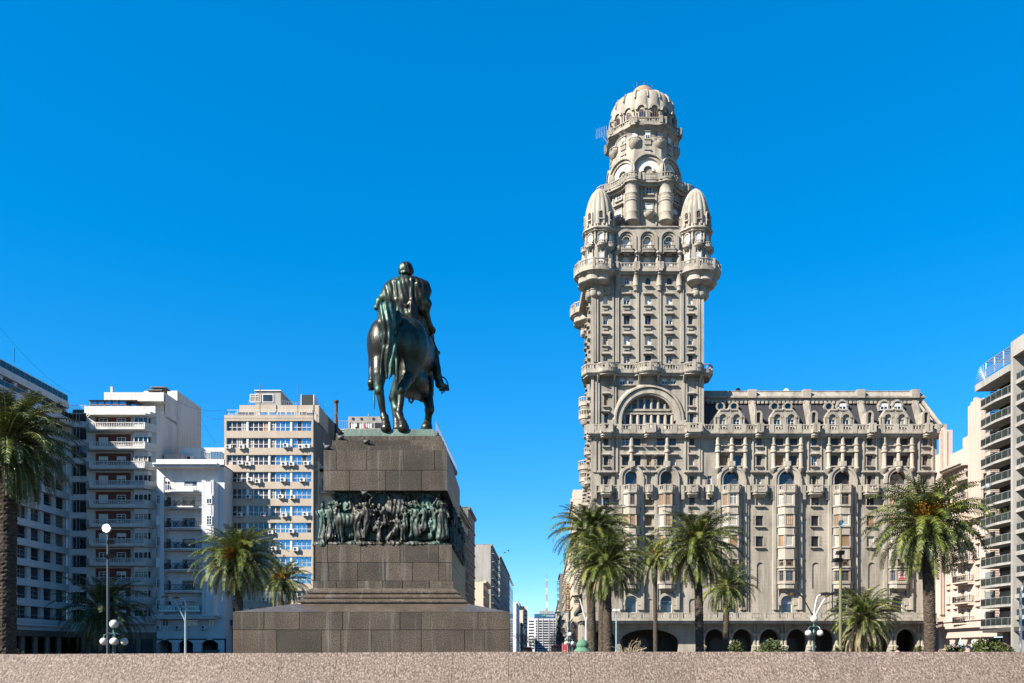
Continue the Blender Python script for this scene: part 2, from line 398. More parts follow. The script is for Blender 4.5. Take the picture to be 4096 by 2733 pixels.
# ------------------------------------------------------------------ smooth solids: signed distance blend -> surface nets
def sdf_mesh(prims, res, disp=None):
    lo = np.array([1e9]*3); hi = -lo
    for p in prims:
        if p[0] == 'c': pts = np.array([p[1], p[2]]); r = max(p[3], p[4])
        else: pts = np.array([p[1]]); r = max(p[2])
        lo = np.minimum(lo, pts.min(0)-r); hi = np.maximum(hi, pts.max(0)+r)
    lo -= .2+3*res; hi += .2+3*res
    n = np.ceil((hi-lo)/res).astype(int)+1
    D = np.full(n, 9.0, np.float32)
    ax = [lo[i]+res*np.arange(n[i]) for i in range(3)]
    for p in prims:
        k = p[5] if p[0] == 'c' else p[4]
        if p[0] == 'c': a, b = np.array(p[1], float), np.array(p[2], float); r = max(p[3], p[4]); l0 = np.minimum(a, b)-r; h0 = np.maximum(a, b)+r
        else: a = np.array(p[1], float); r = max(p[2]); l0 = a-r; h0 = a+r
        mg = k+2.5*res
        i0 = np.clip(np.floor((l0-mg-lo)/res).astype(int), 0, n-1); i1 = np.clip(np.ceil((h0+mg-lo)/res).astype(int)+1, 1, n)
        X = ax[0][i0[0]:i1[0], None, None]; Y = ax[1][None, i0[1]:i1[1], None]; Zz = ax[2][None, None, i0[2]:i1[2]]
        if p[0] == 'c':
            ba = b-a; L2 = max(ba.dot(ba), 1e-9)
            t = np.clip(((X-a[0])*ba[0]+(Y-a[1])*ba[1]+(Zz-a[2])*ba[2])/L2, 0, 1)
            d = np.sqrt((X-a[0]-t*ba[0])**2+(Y-a[1]-t*ba[1])**2+(Zz-a[2]-t*ba[2])**2)-(p[3]+(p[4]-p[3])*t)
        else:
            rx = np.array(p[2], float); Rm = np.array(p[3]) if p[3] is not None else np.eye(3)
            q = [Rm[0][j]*(X-a[0])+Rm[1][j]*(Y-a[1])+Rm[2][j]*(Zz-a[2]) for j in range(3)]
            k0 = np.sqrt((q[0]/rx[0])**2+(q[1]/rx[1])**2+(q[2]/rx[2])**2)
            k1 = np.sqrt((q[0]/rx[0]**2)**2+(q[1]/rx[1]**2)**2+(q[2]/rx[2]**2)**2)
            d = k0*(k0-1)/np.maximum(k1, 1e-6)
        s = D[i0[0]:i1[0], i0[1]:i1[1], i0[2]:i1[2]]
        h = np.maximum(k-np.abs(s-d), 0)/max(k, 1e-6)
        s[...] = np.minimum(s, d)-h*h*k*.25
    if disp is not None: D += disp(ax[0][:, None, None], ax[1][None, :, None], ax[2][None, None, :]).astype(np.float32)
    S = D < 0
    cnt = np.zeros(n-1, np.float32); acc = np.zeros((3,)+tuple(n-1), np.float32)
    idx = np.indices(n-1).astype(np.float32)
    for axis in range(3):
        o1, o2 = [a for a in range(3) if a != axis]
        for da in (0, 1):
            for db in (0, 1):
                sl = [slice(0, n[i]-1) for i in range(3)]
                sl[o1] = slice(da, n[o1]-1+da); sl[o2] = slice(db, n[o2]-1+db)
                s2 = list(sl); s2[axis] = slice(1, n[axis])
                A, B = D[tuple(sl)], D[tuple(s2)]; c = S[tuple(sl)] != S[tuple(s2)]
                t = np.where(c, A/np.where(c, A-B, 1), 0)
                acc[axis] += np.where(c, idx[axis]+t, 0); acc[o1] += np.where(c, idx[o1]+da, 0); acc[o2] += np.where(c, idx[o2]+db, 0)
                cnt += c
    act = cnt > 0; vid = np.full(n-1, -1, np.int64); vid[act] = np.arange(act.sum())
    V = np.stack([acc[i][act]/cnt[act] for i in range(3)], 1)*res+lo
    Q = []
    for axis in range(3):
        o1, o2 = [(1, 2), (2, 0), (0, 1)][axis]
        sl = [slice(1, n[i]-1) for i in range(3)]; sl[axis] = slice(0, n[axis]-1)
        s2 = list(sl); s2[axis] = slice(1, n[axis])
        c = S[tuple(sl)] != S[tuple(s2)]; w = np.argwhere(c); w[:, o1] += 1; w[:, o2] += 1
        flip = S[tuple(sl)][c]
        def g(d1, d2):
            q = w.copy(); q[:, o1] -= d1; q[:, o2] -= d2
            return vid[q[:, 0], q[:, 1], q[:, 2]]
        q = np.stack([g(1, 1), g(0, 1), g(0, 0), g(1, 0)], 1)
        q[~flip] = q[~flip][:, ::-1]; Q.append(q)
    Q = np.concatenate(Q); Q = Q[(Q >= 0).all(1)]
    return V, Q
def sdf_obj(name, prims, res, mat, parent=None, disp=None):
    V, Q = sdf_mesh(prims, res, disp)
    if parent is not None: V = V-np.array(wloc(parent))
    me = bpy.data.meshes.new(name); me.from_pydata(V.tolist(), [], Q.tolist())
    me.polygons.foreach_set('use_smooth', [True]*len(me.polygons)); me.materials.append(mat); me.update()
    o = bpy.data.objects.new(name, me); COL.objects.link(o); o.parent = parent
    return o
def addattr(o, name, vals):
    a = o.data.attributes.new(name, 'FLOAT', 'FACE'); a.data.foreach_set('value', vals)

# ------------------------------------------------------------------ camera, sky, sun
cam = bpy.data.cameras.new('camera'); co = bpy.data.objects.new('camera', cam); COL.objects.link(co)
co.location = (0, 0, EH); co.rotation_euler = (pi/2, 0, 0)
cam.sensor_width = 36; cam.lens = 36*F/4096; cam.shift_y = (HY-1366.5)/4096; cam.clip_start = .1; cam.clip_end = 8000
sc.camera = co
world = bpy.data.worlds.new('World'); sc.world = world; world.use_nodes = True
wt = world.node_tree; bg = wt.nodes['Background']
SUN = Vector((-1, -.66, .92)).normalized(); EL = math.asin(SUN.z); AZ = math.atan2(SUN.x, SUN.y)
sky = wt.nodes.new('ShaderNodeTexSky'); sky.sky_type = 'NISHITA'; sky.sun_disc = False
sky.sun_elevation = EL; sky.sun_rotation = AZ % (2*pi); sky.air_density = 1.0; sky.dust_density = 0; sky.ozone_density = 6; sky.altitude = 3000
gm = wt.nodes.new('ShaderNodeGamma'); gm.inputs[1].default_value = .6
hs = wt.nodes.new('ShaderNodeHueSaturation'); hs.inputs['Saturation'].default_value = 1.67; hs.inputs['Value'].default_value = .87
wt.links.new(sky.outputs[0], gm.inputs[0]); wt.links.new(gm.outputs[0], hs.inputs['Color']); wt.links.new(hs.outputs[0], bg.inputs[0]); bg.inputs[1].default_value = .15
sl = bpy.data.lights.new('sun', 'SUN'); sl.energy = 5.0; sl.angle = radians(.53); sl.color = (1, .93, .82)
so = bpy.data.objects.new('sun', sl); COL.objects.link(so); so.rotation_euler = SUN.to_track_quat('Z', 'Y').to_euler(); so.location = (-40, -40, 80)
sc.view_settings.view_transform = 'Standard'; sc.view_settings.look = 'None'; sc.view_settings.exposure = 1.76; sc.view_settings.gamma = 1
sc.cycles.max_bounces = 6; sc.cycles.use_denoising = True; sc.cycles.caustics_reflective = False; sc.cycles.caustics_refractive = False
# ------------------------------------------------------------------ ground
g = MB(); g.box(-1500, 1500, -1, 0, 3.6, 3000); tagd(g.obj('ground', M['ground']), kind='structure')
g = MB()
a, b = Vector((-19, 170)), Vector((8, 170))
g.fr = Fr((0, 0, 0), (1, 0, 0), (0, 1, 0))
def st(x0, y): return x0+.0387*y
q = [g.P(st(-15, 150), .004, 150), g.P(st(1.5, 150), .004, 150), g.P(st(1.5, 1300), .004, 1300), g.P(st(-15, 1300), .004, 1300)]
g.face(q); tagd(g.obj('road', M['asphalt']), kind='structure')
# ------------------------------------------------------------------ granite ledge in the foreground
def ledge():
    root = thing('granite_ledge', 'low battered wall of speckled pink granite slabs along the bottom of the view', 'wall', (0, 3, 0))
    xs = [-700, -240, 190, 442, 671, 905, 1130, 1352, 1590, 1812, 2033, 2277, 2522, 2761, 3010, 3250, 3490, 3730, 3980, 4300, 4800]
    Y0 = 3.0; m = MB(); tone = []
    def top(px):
        py = 2617.5-(px/2033)*10 if px < 2033 else 2607.5+(px-2033)*.0003
        return W(px, py, Y0)
    dn = Vector((0, -cos(radians(49)), -sin(radians(49))))*1.9
    gap = .0006
    for a, b in zip(xs[:-1], xs[1:]):
        A, B = top(a), top(b); A.x += gap; B.x -= gap
        back = Vector((0, .5, 0)); cv = Vector((0, .0, 0))
        i = [m.raw(p) for p in (A, B, B+dn, A+dn, A+back, B+back, B+dn+back, A+dn+back)]
        t = .36+rnd.random()*.3
        for f in ((0, 1, 2, 3), (4, 5, 1, 0), (4, 7, 6, 5), (0, 3, 7, 4), (1, 5, 6, 2), (3, 2, 6, 7)): m.face([i[k] for k in f]); tone.append(t)
    o = m.obj('slab_facing', M['ledge'], root); addattr(o, 'tone', tone)
    c = MB(); A, B = top(xs[0]), top(xs[-1]); e = Vector((0, .0035, -.0035))
    i = [c.raw(p+e) for p in (A, B, B+dn, A+dn)]+[c.raw(p+Vector((0, .49, -.0035))) for p in (A, B, B+dn, A+dn)]
    for f in ((0, 1, 2, 3), (4, 5, 1, 0), (4, 7, 6, 5), (0, 3, 7, 4), (1, 5, 6, 2), (3, 2, 6, 7)): c.face([i[k] for k in f])
    c.obj('core', M['joint2'], root)
ledge()
# ------------------------------------------------------------------ monument pedestal
YB = 29.0
def course(m, tone, x0, x1, y0, y1, z0, z1, cuts, gap=.009, sidecuts=4, seed=0):
    """stone course: four sides of separate blocks (cuts in world x), top and bottom"""
    r = random.Random(seed)
    fx = [x0]+cuts+[x1]
    for i, (a, b) in enumerate(zip(fx[:-1], fx[1:])):
        A = a+(gap if i else 0); B = b-(gap if i < len(fx)-2 else 0)
        for (ya, yb) in ((y0, y0+.6), (y1-.6, y1)):
            m.box(A, B, z0+gap, z1-gap, ya, yb); tone += [r.random()]*6
    sy = [y0+.6+(y1-y0-1.2)*k/sidecuts for k in range(sidecuts+1)]
    for a, b in zip(sy[:-1], sy[1:]):
        for (xa, xb) in ((x0, x0+.6), (x1-.6, x1)):
            m.box(xa, xb, z0+gap, z1-gap, a+gap, b-gap); tone += [r.random()]*6
def pedestal():
    root = thing('monument_pedestal', 'tall stepped brown granite pedestal with a bronze frieze, under the bronze rider', 'monument', (ux(1500, YB)+2, YB+7, 0))
    m = MB(); tone = []; core = MB()
    x0, x1 = ux(932, YB), ux(2037, YB); zt = vz(2448, YB); zm = vz(2520, YB)
    c1 = [ux(p, YB) for p in (1056, 1197, 1370, 1600, 1685, 1912)]; c2 = [ux(p, YB) for p in (1107, 1286, 1363, 1485, 1685, 1858, 1940)]
    D = 13.6
    course(m, tone, x0, x1, YB, YB+D, zm, zt, c1, seed=1); course(m, tone, x0, x1, YB, YB+D, 0, zm, c2, seed=2)
    core.box(x0+.03, x1-.03, 0, zt-.01, YB+.03, YB+D-.03)
    # sloped skirt
    d = 1.62; Yi = YB+d; zi = vz(2416, Yi); xi0, xi1 = ux(1177, Yi), ux(1873, Yi); Yo = YB+D-d
    o = [m.raw(p) for p in ((x0, YB, zt), (x1, YB, zt), (x1, YB+D, zt), (x0, YB+D, zt))]
    i = [m.raw(p) for p in ((xi0, Yi, zi), (xi1, Yi, zi), (xi1, Yo, zi), (xi0, Yo, zi))]
    for k in range(4): m.face([o[k], o[(k+1) % 4], i[(k+1) % 4], i[k]]); tone.append(.75)
    m.face(i); tone.append(.7)
    ob = m.obj('base_block', M['granite'], root); addattr(ob, 'tone', tone)
    core.obj('base_core', M['joint'], root)
    # steps (each with a chamfered nose and a dark gap under it)
    Yc = Yi
    for k, (pl, pr, yt, yb) in enumerate(((1187, 1868, 2395, 2410), (1203, 1850, 2377, 2392), (1220, 1834, 2354, 2373))):
        s = MB(); tn = []; Yc = Yi+.04+k*.16; Ye = Yo-.04-k*.16
        a, b = ux(pl, Yc), ux(pr, Yc); za = vz(yb, Yc); zb = vz(yt, Yc+.2)
        zmid = za+(zb-za)*.32
        core2 = s
        s.frustum((a, b, Yc, Ye, za), (a, b, Yc, Ye, zmid)); s.frustum((a, b, Yc, Ye, zmid), (a+.2, b-.2, Yc+.2, Ye-.2, zb))
        s.box(a+.12, b-.12, za-.2, za, Yc+.14, Ye-.12, 1)
        ob = s.obj('step', [M['granite'], M['joint']], root); addattr(ob, 'tone', [.62]*len(ob.data.polygons))
    Yd = Yc+.25; dep = 9.4
    m = MB(); tone = []
    pa, pb = 1252, 1812
    course(m, tone, ux(pa, Yd), ux(pb, Yd), Yd, Yd+dep, vz(2360, Yd), vz(2323, Yd), [ux(p, Yd) for p in (1345, 1430, 1531, 1610, 1718)], seed=3)
    Ye = Yd+.12
    zt = vz(2178, Ye)
    L = (ux(1262, Ye), ux(1806, Ye))
    course(m, tone, L[0], L[1], Ye, Ye+dep-.24, vz(2323, Yd), vz(2250, Ye), [ux(p, Ye) for p in (1315, 1430, 1540, 1650, 1755)], seed=4)
    course(m, tone, L[0], L[1], Ye, Ye+dep-.24, vz(2250, Ye), zt, [ux(p, Ye) for p in (1310, 1443, 1600, 1755)], seed=5)
    m.box(L[0]+.2, L[1]-.2, zt-.2, zt, Ye+.2, Ye+dep-.44); tone += [.4]*6
    ob = m.obj('lower_block', M['granite'], root); addattr(ob, 'tone', tone)
    core = MB(); core.box(ux(1262, Ye)+.03, ux(1806, Ye)-.03, vz(2330, Yd), zt-.01, Ye+.03, Ye+dep-.3)
    core.box(ux(pa, Yd)+.03, ux(pb, Yd)-.03, vz(2396, Yd), vz(2323, Yd)-.01, Yd+.03, Yd+dep-.03)
    # upper block
    Yu = Ye+.0; du = 7.6+0.0; X0, X1 = ux(1294, Yu), ux(1789, Yu); zb = vz(1963, Yu); zj = vz(1881, Yu); ztop = vz(1800, Yu)
    m = MB(); tone = []
    course(m, tone, X0, X1, Yu, Yu+du, zb, zj, [ux(p, Yu) for p in (1397, 1541, 1686)], seed=6)
    course(m, tone, X0, X1, Yu, Yu+du, zj, ztop, [ux(p, Yu) for p in (1345, 1466, 1615, 1738)], seed=7)
    core.box(X0+.03, X1-.03, zb+.02, ztop-.01, Yu+.03, Yu+du-.03)
    zz = ztop; YY = Yu
    for k, (a, b, yt) in enumerate(((1314, 1782, 1782), (1328, 1773, 1762), (1343, 1764, 1744))):
        YY = Yu+.18*(k+1); zn = vz(yt, YY)
        course(m, tone, ux(a, YY), ux(b, YY), YY, Yu+du-.18*(k+1), zz, zn, [ux(p, YY) for p in ((1405, 1545, 1690), (1330+60, 1500, 1640), (1403, 1550, 1660))[k]], .004, seed=8+k)
        m.box(ux(a, YY)+.1, ux(b, YY)-.1, zn-.1, zn-.002, YY+.1, Yu+du-.18*(k+1)-.1); tone += [.45]*6
        core.box(ux(a, YY)+.02, ux(b, YY)-.02, zz-.02, zn-.02, YY+.02, Yu+du-.18*(k+1)-.02)
        zz = zn
    m.box(X0+.1, X1-.1, ztop-.1, ztop-.002, Yu+.1, Yu+du-.1); tone += [.45]*6
    m.box(X0+.05, X1-.05, zb+.002, zb+.1, Yu+.05, Yu+du-.05); tone += [.3]*6
    ob = m.obj('upper_block', M['granite'], root); addattr(ob, 'tone', tone)
    core.obj('block_core', M['joint'], root)
    # frieze: sunk bronze core, a rocky bronze bed and crowded figures in high relief
    z0 = zt; z1 = zb; H = z1-z0
    b = MB(); b.box(X0+.35, X1-.35, z0-.05, z1, Yu+.42, Yu+du-.3)
    bd = .02
    b.frustum((L[0]+.02, L[1]-.02, Ye+bd, Ye+dep-.3, z0), (L[0]+.25, L[1]-.25, Ye+.4, Ye+dep-.5, z0+.22))
    b.obj('frieze_ground', M['bronze'], root)
    R = random.Random(5)
    def person(P, x, zb_, h, y, face=1, lean=0, dress=None, arm=None, sc_=1):
        s = h/1.5
        dress = R.random() < .5 if dress is None else dress
        hipz = zb_+.5*h; sh = zb_+.8*h; hx = x+lean*.3*h
        if dress:
            P.append(('c', (x, y, zb_+.06*s), (x, y+.02, hipz), .20*s, .12*s, .05))
            for q in range(3):
                dx = (q-1)*.11*s; P.append(('c', (x+dx*1.3, y-.13*s, zb_+.04), (x+dx*.5, y-.09*s, hipz), .04*s, .03*s, .02))
        else:
            st_ = .12*s
            P.append(('c', (x-st_, y-.05*s, zb_+.05*s), (x-.05*s, y, hipz), .065*s, .10*s, .03))
            P.append(('c', (x+st_*face, y+.04*s, zb_+.05*s), (x+.05*s, y, hipz), .065*s, .10*s, .03))
            P.append(('c', (x-st_, y-.05*s, zb_+.04*s), (x-st_+face*.07*s, y-.14*s, zb_+.03*s), .05*s, .035*s, .02))
        P.append(('c', (x, y, hipz), (hx, y-.02, sh-.06*s), .13*s, .15*s, .06))
        P.append(('c', (hx-.13*s, y, sh-.03*s), (hx+.13*s, y, sh-.03*s), .075*s, .075*s, .05))
        hd = (hx+lean*.12*h, y-.06*s, zb_+.93*h)
        P.append(('c', (hx, y-.02, sh), hd, .05*s, .05*s, .03)); P.append(('e', hd, (.085*s, .1*s, .115*s), None, .02))
        if R.random() < .5: P.append(('e', (hd[0], hd[1], hd[2]+.06*s), (.16*s, .16*s, .035*s), None, .02)); P.append(('e', (hd[0], hd[1], hd[2]+.1*s), (.085*s, .085*s, .07*s), None, .02))
        for sg in (-1, 1):
            a = (hx+sg*.16*s, y-.03*s, sh-.04*s); e = (a[0]+sg*R.uniform(0, .12)*s, y-R.uniform(.05, .16)*s, a[2]-R.uniform(.12, .24)*s)
            hnd = (e[0]-sg*R.uniform(-.1, .24)*s, e[1]-R.uniform(0, .1)*s, e[2]+R.uniform(-.16, .14)*s)
            P.append(('c', a, e, .06*s, .048*s, .03)); P.append(('c', e, hnd, .045*s, .038*s, .02)); P.append(('e', hnd, (.045*s,)*3, None, .01))
    def beast(P, x, zb_, s, y, face=1):
        P.append(('e', (x, y, zb_+.78*s), (.45*s, .2*s, .24*s), None, .08))
        P.append(('e', (x-face*.3*s, y-.02, zb_+.8*s), (.22*s, .2*s, .27*s), None, .08))
        P.append(('c', (x+face*.35*s, y, zb_+.85*s), (x+face*.58*s, y-.1*s, zb_+1.12*s), .16*s, .1*s, .08))
        P.append(('c', (x+face*.58*s, y-.1*s, zb_+1.14*s), (x+face*.78*s, y-.14*s, zb_+.95*s), .09*s, .05*s, .04))
        for dx in (-.38, -.25, .22, .36):
            k = R.uniform(-.06, .06)
            P.append(('c', (x+dx*s, y-.05*s, zb_+.65*s), (x+(dx+k)*s, y-.03*s, zb_+.33*s), .1*s, .05*s, .04)); P.append(('c', (x+(dx+k)*s, y-.03*s, zb_+.33*s), (x+dx*s, y-.02*s, zb_+.03), .045*s, .045*s, .02))
        P.append(('c', (x-face*.48*s, y, zb_+.9*s), (x-face*.6*s, y-.05, zb_+.4*s), .05*s, .06*s, .03))
    def frontx(px): return ux(px, Ye+.2)
    def fz(py): return vz(py, Ye+.2)
    P = []; yf = Ye+.2; yb_ = Ye+.42
    # rocky bed
    for k in range(46):
        px = 1272+k*11.6; P.append(('e', (frontx(px), yf+R.uniform(-.06, .25), z0+.02), (R.uniform(.1, .26), .2, R.uniform(.05, .17)), None, .06))
    # back rank: heads, riders, lances, wagon hood
    for px, py in ((1334, 1990), (1380, 1985), (1400, 2005), (1440, 1996), (1460, 1990), (1590, 1992), (1612, 1988), (1632, 1992), (1692, 1978), (1712, 1985), (1560, 2010), (1742, 1995)):
        person(P, frontx(px), fz(py)-1.28, 1.4, yb_, R.choice((-1, 1)))
    for a, b in (((1345, 2010), (1358, 1972)), ((1400, 1990), (1416, 1970)), ((1588, 2000), (1580, 1972)), ((1640, 2010), (1662, 1975)), ((1737, 2005), (1757, 1966)), ((1710, 1995), (1738, 1972)), ((1350, 2020), (1352, 1974))):
        P.append(('c', (frontx(a[0]), yb_-.15, fz(a[1])), (frontx(b[0]), yb_-.12, fz(b[1])), .03, .02, .01))
    P.append(('c', (frontx(1725), yf, fz(2045)), (frontx(1756), yf, fz(1975)), .05, .03, .01))
    cx_, cz_ = frontx(1522), fz(2035); rx_, rz_ = .42, .62
    pts = [(cx_+rx_*cos(t), yf-.03, cz_+rz_*sin(t)) for t in [pi*k/14-.3 for k in range(16)]]
    for a, b in zip(pts[:-1], pts[1:]): P.append(('c', a, b, .035, .035, .01))
    for a in (0, .16, .32, .48, .62): P.append(('c', (cx_+rx_+a*.9, yf+.1, cz_-.1), (cx_+.2+a*.8, yf+.12, cz_+rz_*.95-a*.1), .11, .09, .08))
    for a in range(6): P.append(('e', (frontx(1500+a*9), yf+.12, fz(2050-(a % 3)*12)), (.1, .1, .13), None, .03))
    beast(P, frontx(1397), z0+.12, 1.02, yf+.0, 1); beast(P, frontx(1452), z0+.5, .9, yb_-.05, -1); beast(P, frontx(1600), z0+.45, 1.0, yb_-.05, 1); beast(P, frontx(1700), z0+.5, .95, yb_-.05, 1)
    for (px, top_, bot, h) in ((1292, 2018, 2160, 0), (1322, 2018, 2155, 0), (1440, 2020, 2152, 0), (1472, 2015, 2158, 0), (1518, 2072, 2165, 0), (1585, 2062, 2140, 0), (1622, 2015, 2110, 0), (1612, 2085, 2163, 0), (1655, 2020, 2150, 0), (1672, 2022, 2140, 0), (1722, 2072, 2152, 0), (1738, 2018, 2120, 0), (1763, 2018, 2156, 0), (1780, 2025, 2150, 0), (1345, 2020, 2120, 0), (1497, 2020, 2120, 0), (1540, 2035, 2100, 0), (1697, 2025, 2120, 0)):
        person(P, frontx(px), fz(bot), (bot-top_)/F*(Ye+.2)*1.02, yf+R.uniform(-.08, .08), R.choice((-1, 1)), R.uniform(-.15, .15))
    P.append(('c', (frontx(1552), yf-.05, fz(2158)), (frontx(1592), yf-.05, fz(2110)), .1, .1, .06)); P.append(('e', (frontx(1598), yf-.08, fz(2092)), (.09, .09, .11), None, .03))
    P.append(('c', (frontx(1518), yf, fz(2095)), (frontx(1580), yf, fz(2085)), .05, .05, .02))
    dsp = lambda X, Y, Z: .013*np.sin((X+Y)*42+2.5*np.sin(Z*5+X*3))+.006*np.sin((X+Y)*19+Z*23)
    sdf_obj('frieze_relief', P, .026, M['bronze_dk'], root, dsp)
    # right-hand side of the frieze
    P = []; xs_ = X1-.1; yy = Yu+.9
    def swap(p):
        def sw(q): return (xs_-(q[1]-0), q[0], q[2])
        return (p[0], sw(p[1]), sw(p[2]))+p[3:] if p[0] == 'c' else (p[0], sw(p[1]), (p[2][1], p[2][0], p[2][2]))+p[3:]
    while yy < Yu+du-.4:
        person(P, yy, z0+R.uniform(.1, .2), R.uniform(1.25, 1.45), R.uniform(-.25, .0), R.choice((-1, 1)), R.uniform(-.15, .15))
        if R.random() < .6: person(P, yy+.2, z0+.55, 1.35, .2, 1)
        if R.random() < .3: beast(P, yy+.3, z0+.3, 1.0, .1, 1)
        P.append(('e', (yy, -.05, z0+.03), (.3, .3, .15), None, .06))
        yy += R.uniform(.26, .4)
    sdf_obj('frieze_relief', [swap(p) for p in P], .035, M['bronze_dk'], root, dsp)
    return Yu, du, X0, X1, zz, YY
PED = pedestal()
# ------------------------------------------------------------------ the tall domed palace
SY = 145.0; SK = .0387
def su(px): return (px-CX)/F*SY
def sv(py): return EH+(HY-py)/F*SY
pw = SY/F
def palace():
    root = thing('domed_palace', 'tall beige stone palace with bulbous domed tower and long slate mansard wing', 'building', (su(2590), SY+9, 0))
    fr = front(SY); U0, U1, UT = su(2365), su(3747), su(2815)
    WS = Wins(root); rr = random.Random(3)
    S = MB(fr)      # main walls
    T = MB(fr); T_ = T      # trim bands and arch mouldings
    B = MB(fr)      # balustrades
    v_ter, v_bal, v_tb, v_cb = sv(2490), sv(1731), sv(1484), sv(1084)
    pick = lambda: rr.choice(['wood', 'wood', 'dark', 'dark', 'shut', 'sash', 'open', 'open', 'pale'])
    pickT = lambda: rr.choice(['blind', 'blind', 'sash', 'half', 'wood', 'curt'])
    ops = []
    def hole(px, y0, y1, wpx, st=None, arch=False, d=.38, sill=True, hood=False, fm=None, lst=None):
        u = su(px); w_ = wpx*pw; a, b = sv(y1), sv(y0)
        (ops if lst is None else lst).append((u-w_/2, u+w_/2, a, b, arch))
        st = st or pick()
        WS.add(fr, u, a, w_, b-a, st, arch, fm or ('white' if st in ('sash', 'half', 'blind', 'pale', 'curt') else 'wood'), -d+.03)
        if sill:
            T = MB(fr); T.box(u-w_/2-.25, u+w_/2+.25, a-.2, a-.002, .003, .42); T.box(u-w_/2-.12, u+w_/2+.12, a-.34, a-.2, .003, .22); T.obj('sill', M['stone_hi'], root)
        if hood:
            hd(u, b, w_)
    def hd(u, b, w_, T=None, own=True):
        if T is None: T = MB(fr)
        else: own = False
        T.box(u-w_/2-.38, u+w_/2+.38, b+.12, b+.27, .003, .52); T.frustum((u-w_/2-.3, u+w_/2+.3, .003, .42, b+.27), (u-w_/2-.15, u+w_/2+.15, .003, .15, b+.5))
        T.box(u-w_/2-.3, u+w_/2+.3, b+.0, b+.12, .003, .3)
        if own: T.obj('hood', M['stone_hi'], root)
    def apron(u, a, w_):
        T = MB(fr); T.box(u-w_/2-.05, u+w_/2+.05, a-.75, a-.36, .003, .16); T.obj('apron', M['stone_hi'], root)
    # ---- main block rows (px)
    for y0, y1, hood in ((1752, 1785, 0), (1824, 1864, 1)):
        for px in (2424, 2596, 2768): hole(px, y0, y1, 19, hood=hood)
        for px in (2502, 2549, 2642, 2690): hole(px, y0, y1, 28, hood=hood)
    for y0, y1, hood in ((1743, 1785, 0), (1822, 1864, 0)):
        for c in (2925, 3147, 3368, 3590):
            for s in (-29, 27): hole(c+s, y0, y1, 31, sill=False)
        for px in (3036, 3257, 3478, 3700): hole(px, y0, y1, 21, hood=hood or y0 > 1800)
    arches = (2525, 2666, 2925, 3147, 3368, 3590)
    for c in arches: hole(c, 1886 if c > 2800 else 1886, 1940, 46 if c < 2800 else 62, rr.choice(['shut', 'wood', 'wood', 'dark']), True, sill=False, d=.55)
    for px in (2424, 2596, 2768, 2838, 3036, 3257, 3478, 3700): hole(px, 1904, 1943, 17, sill=False)
    for y0, y1 in ((1981, 2023), (2063, 2105), (2145, 2188)):
        for px in (2424, 2596, 2768): hole(px, y0, y1, 23, hood=True)
        for px in (3038, 3260, 3482, 3700): hole(px, y0, y1, 30, rr.choice(['open', 'open', 'pale', 'shut', 'wood']))
        if y0 < 2100: hole(2838, y0, y1, 16)
    for c in arches:       # mezzanine arched doors
        hole(c, 2386, 2452, 44, 'plain', True, sill=False, fm='white', d=.5)
    niche = []
    for px in (2598, 2770, 3041, 3263, 3487):
        y0 = 2250 if px > 2900 else 2395; y1 = 2355 if px > 2900 else 2452
        niche.append((su(px)-14*pw, su(px)+14*pw, sv(y1), sv(y0), True))
    wall(S, U0, U1, v_ter, v_bal, ops+niche)
    for n_ in niche: S.quad((n_[0], n_[2], -.2), (n_[1], n_[2], -.2), (n_[1], n_[3], -.2), (n_[0], n_[3], -.2))
    # arch mouldings of row three and of the mezzanine
    for c in arches:
        T = MB(fr); u = su(c); big = c > 2800; R0 = (32 if big else 24)*pw; vb = sv(1886)-R0
        Ro = (58 if big else 50)*pw
        T.arch(u, vb, Ro-.55, Ro, .003, .5, 20, r1b=Ro-.12); T.arch(u, vb, Ro-1.05, Ro-.55, .003, .3, 20); T.arch(u, vb, R0, R0+.22, .003, .18, 16)
        for sgn in (-1, 1):
            for (q0, q1, w_) in ((Ro-.55, Ro, .5), (Ro-1.05, Ro-.55, .3)):
                a, b = sorted((u+sgn*q0, u+sgn*q1)); T.box(a, b, sv(2440), vb, .003, w_)
        T.box(u-.5, u+.5, vb+Ro-.35, vb+Ro+.5, .003, .75)
        # mezzanine hood arch
        r1 = 23*pw; v1 = sv(2386)-r1
        T.arch(u, v1, r1+.12, r1+.62, .003, .32, 14)
        for sgn in (-1, 1): a, b = sorted((u+sgn*(r1+.12), u+sgn*(r1+.62))); T.box(a, b, v1-.55, v1, .003, .38)
        T.obj('arch_moulding', M['stone_hi'], root)
    T = T_
    # engaged columns of the double bays
    def column(m, u, va, vb, r, w=.25, cap=True):
        h = vb-va
        m.lathe(u, w, [(r*1.35, va), (r*1.35, va+.2), (r*.95, va+.35), (r, va+h*.5), (r*.88, vb-.5), (r*1.15, vb-.42), (r*1.4, vb-.12), (r*1.45, vb)], 12)
    for c in (2925, 3147, 3368, 3590):
        for s in (-56, 0, 54):
            C = MB(fr); u = su(c+s); q = .33 if s else .31
            C.lathe(u, .35, [(.1, sv(1893)), (.35, sv(1886)), (.52, sv(1877)), (.45, sv(1872)), (q, sv(1868)), (q, sv(1815)), (.52, sv(1812)), (.52, sv(1807)), (.38, sv(1803)), (.46, sv(1796)), (q, sv(1786)), (.5, sv(1783)), (q, sv(1779)), (q*.95, sv(1738)), (.4, v_bal)], 14); C.obj('column', M['stone_hi'], root)
        T = MB(fr)
        for (a, b, w_) in ((1812, 1808, .62), (1787, 1784, .5), (1871, 1867, .55), (1806, 1787, .2), (1867, 1865, .4)):
            T.box(su(c-62), su(c+60), sv(a), sv(b), .003, w_)
        T.obj('bay_bands', M['stone_hi'], root)
    T = T_
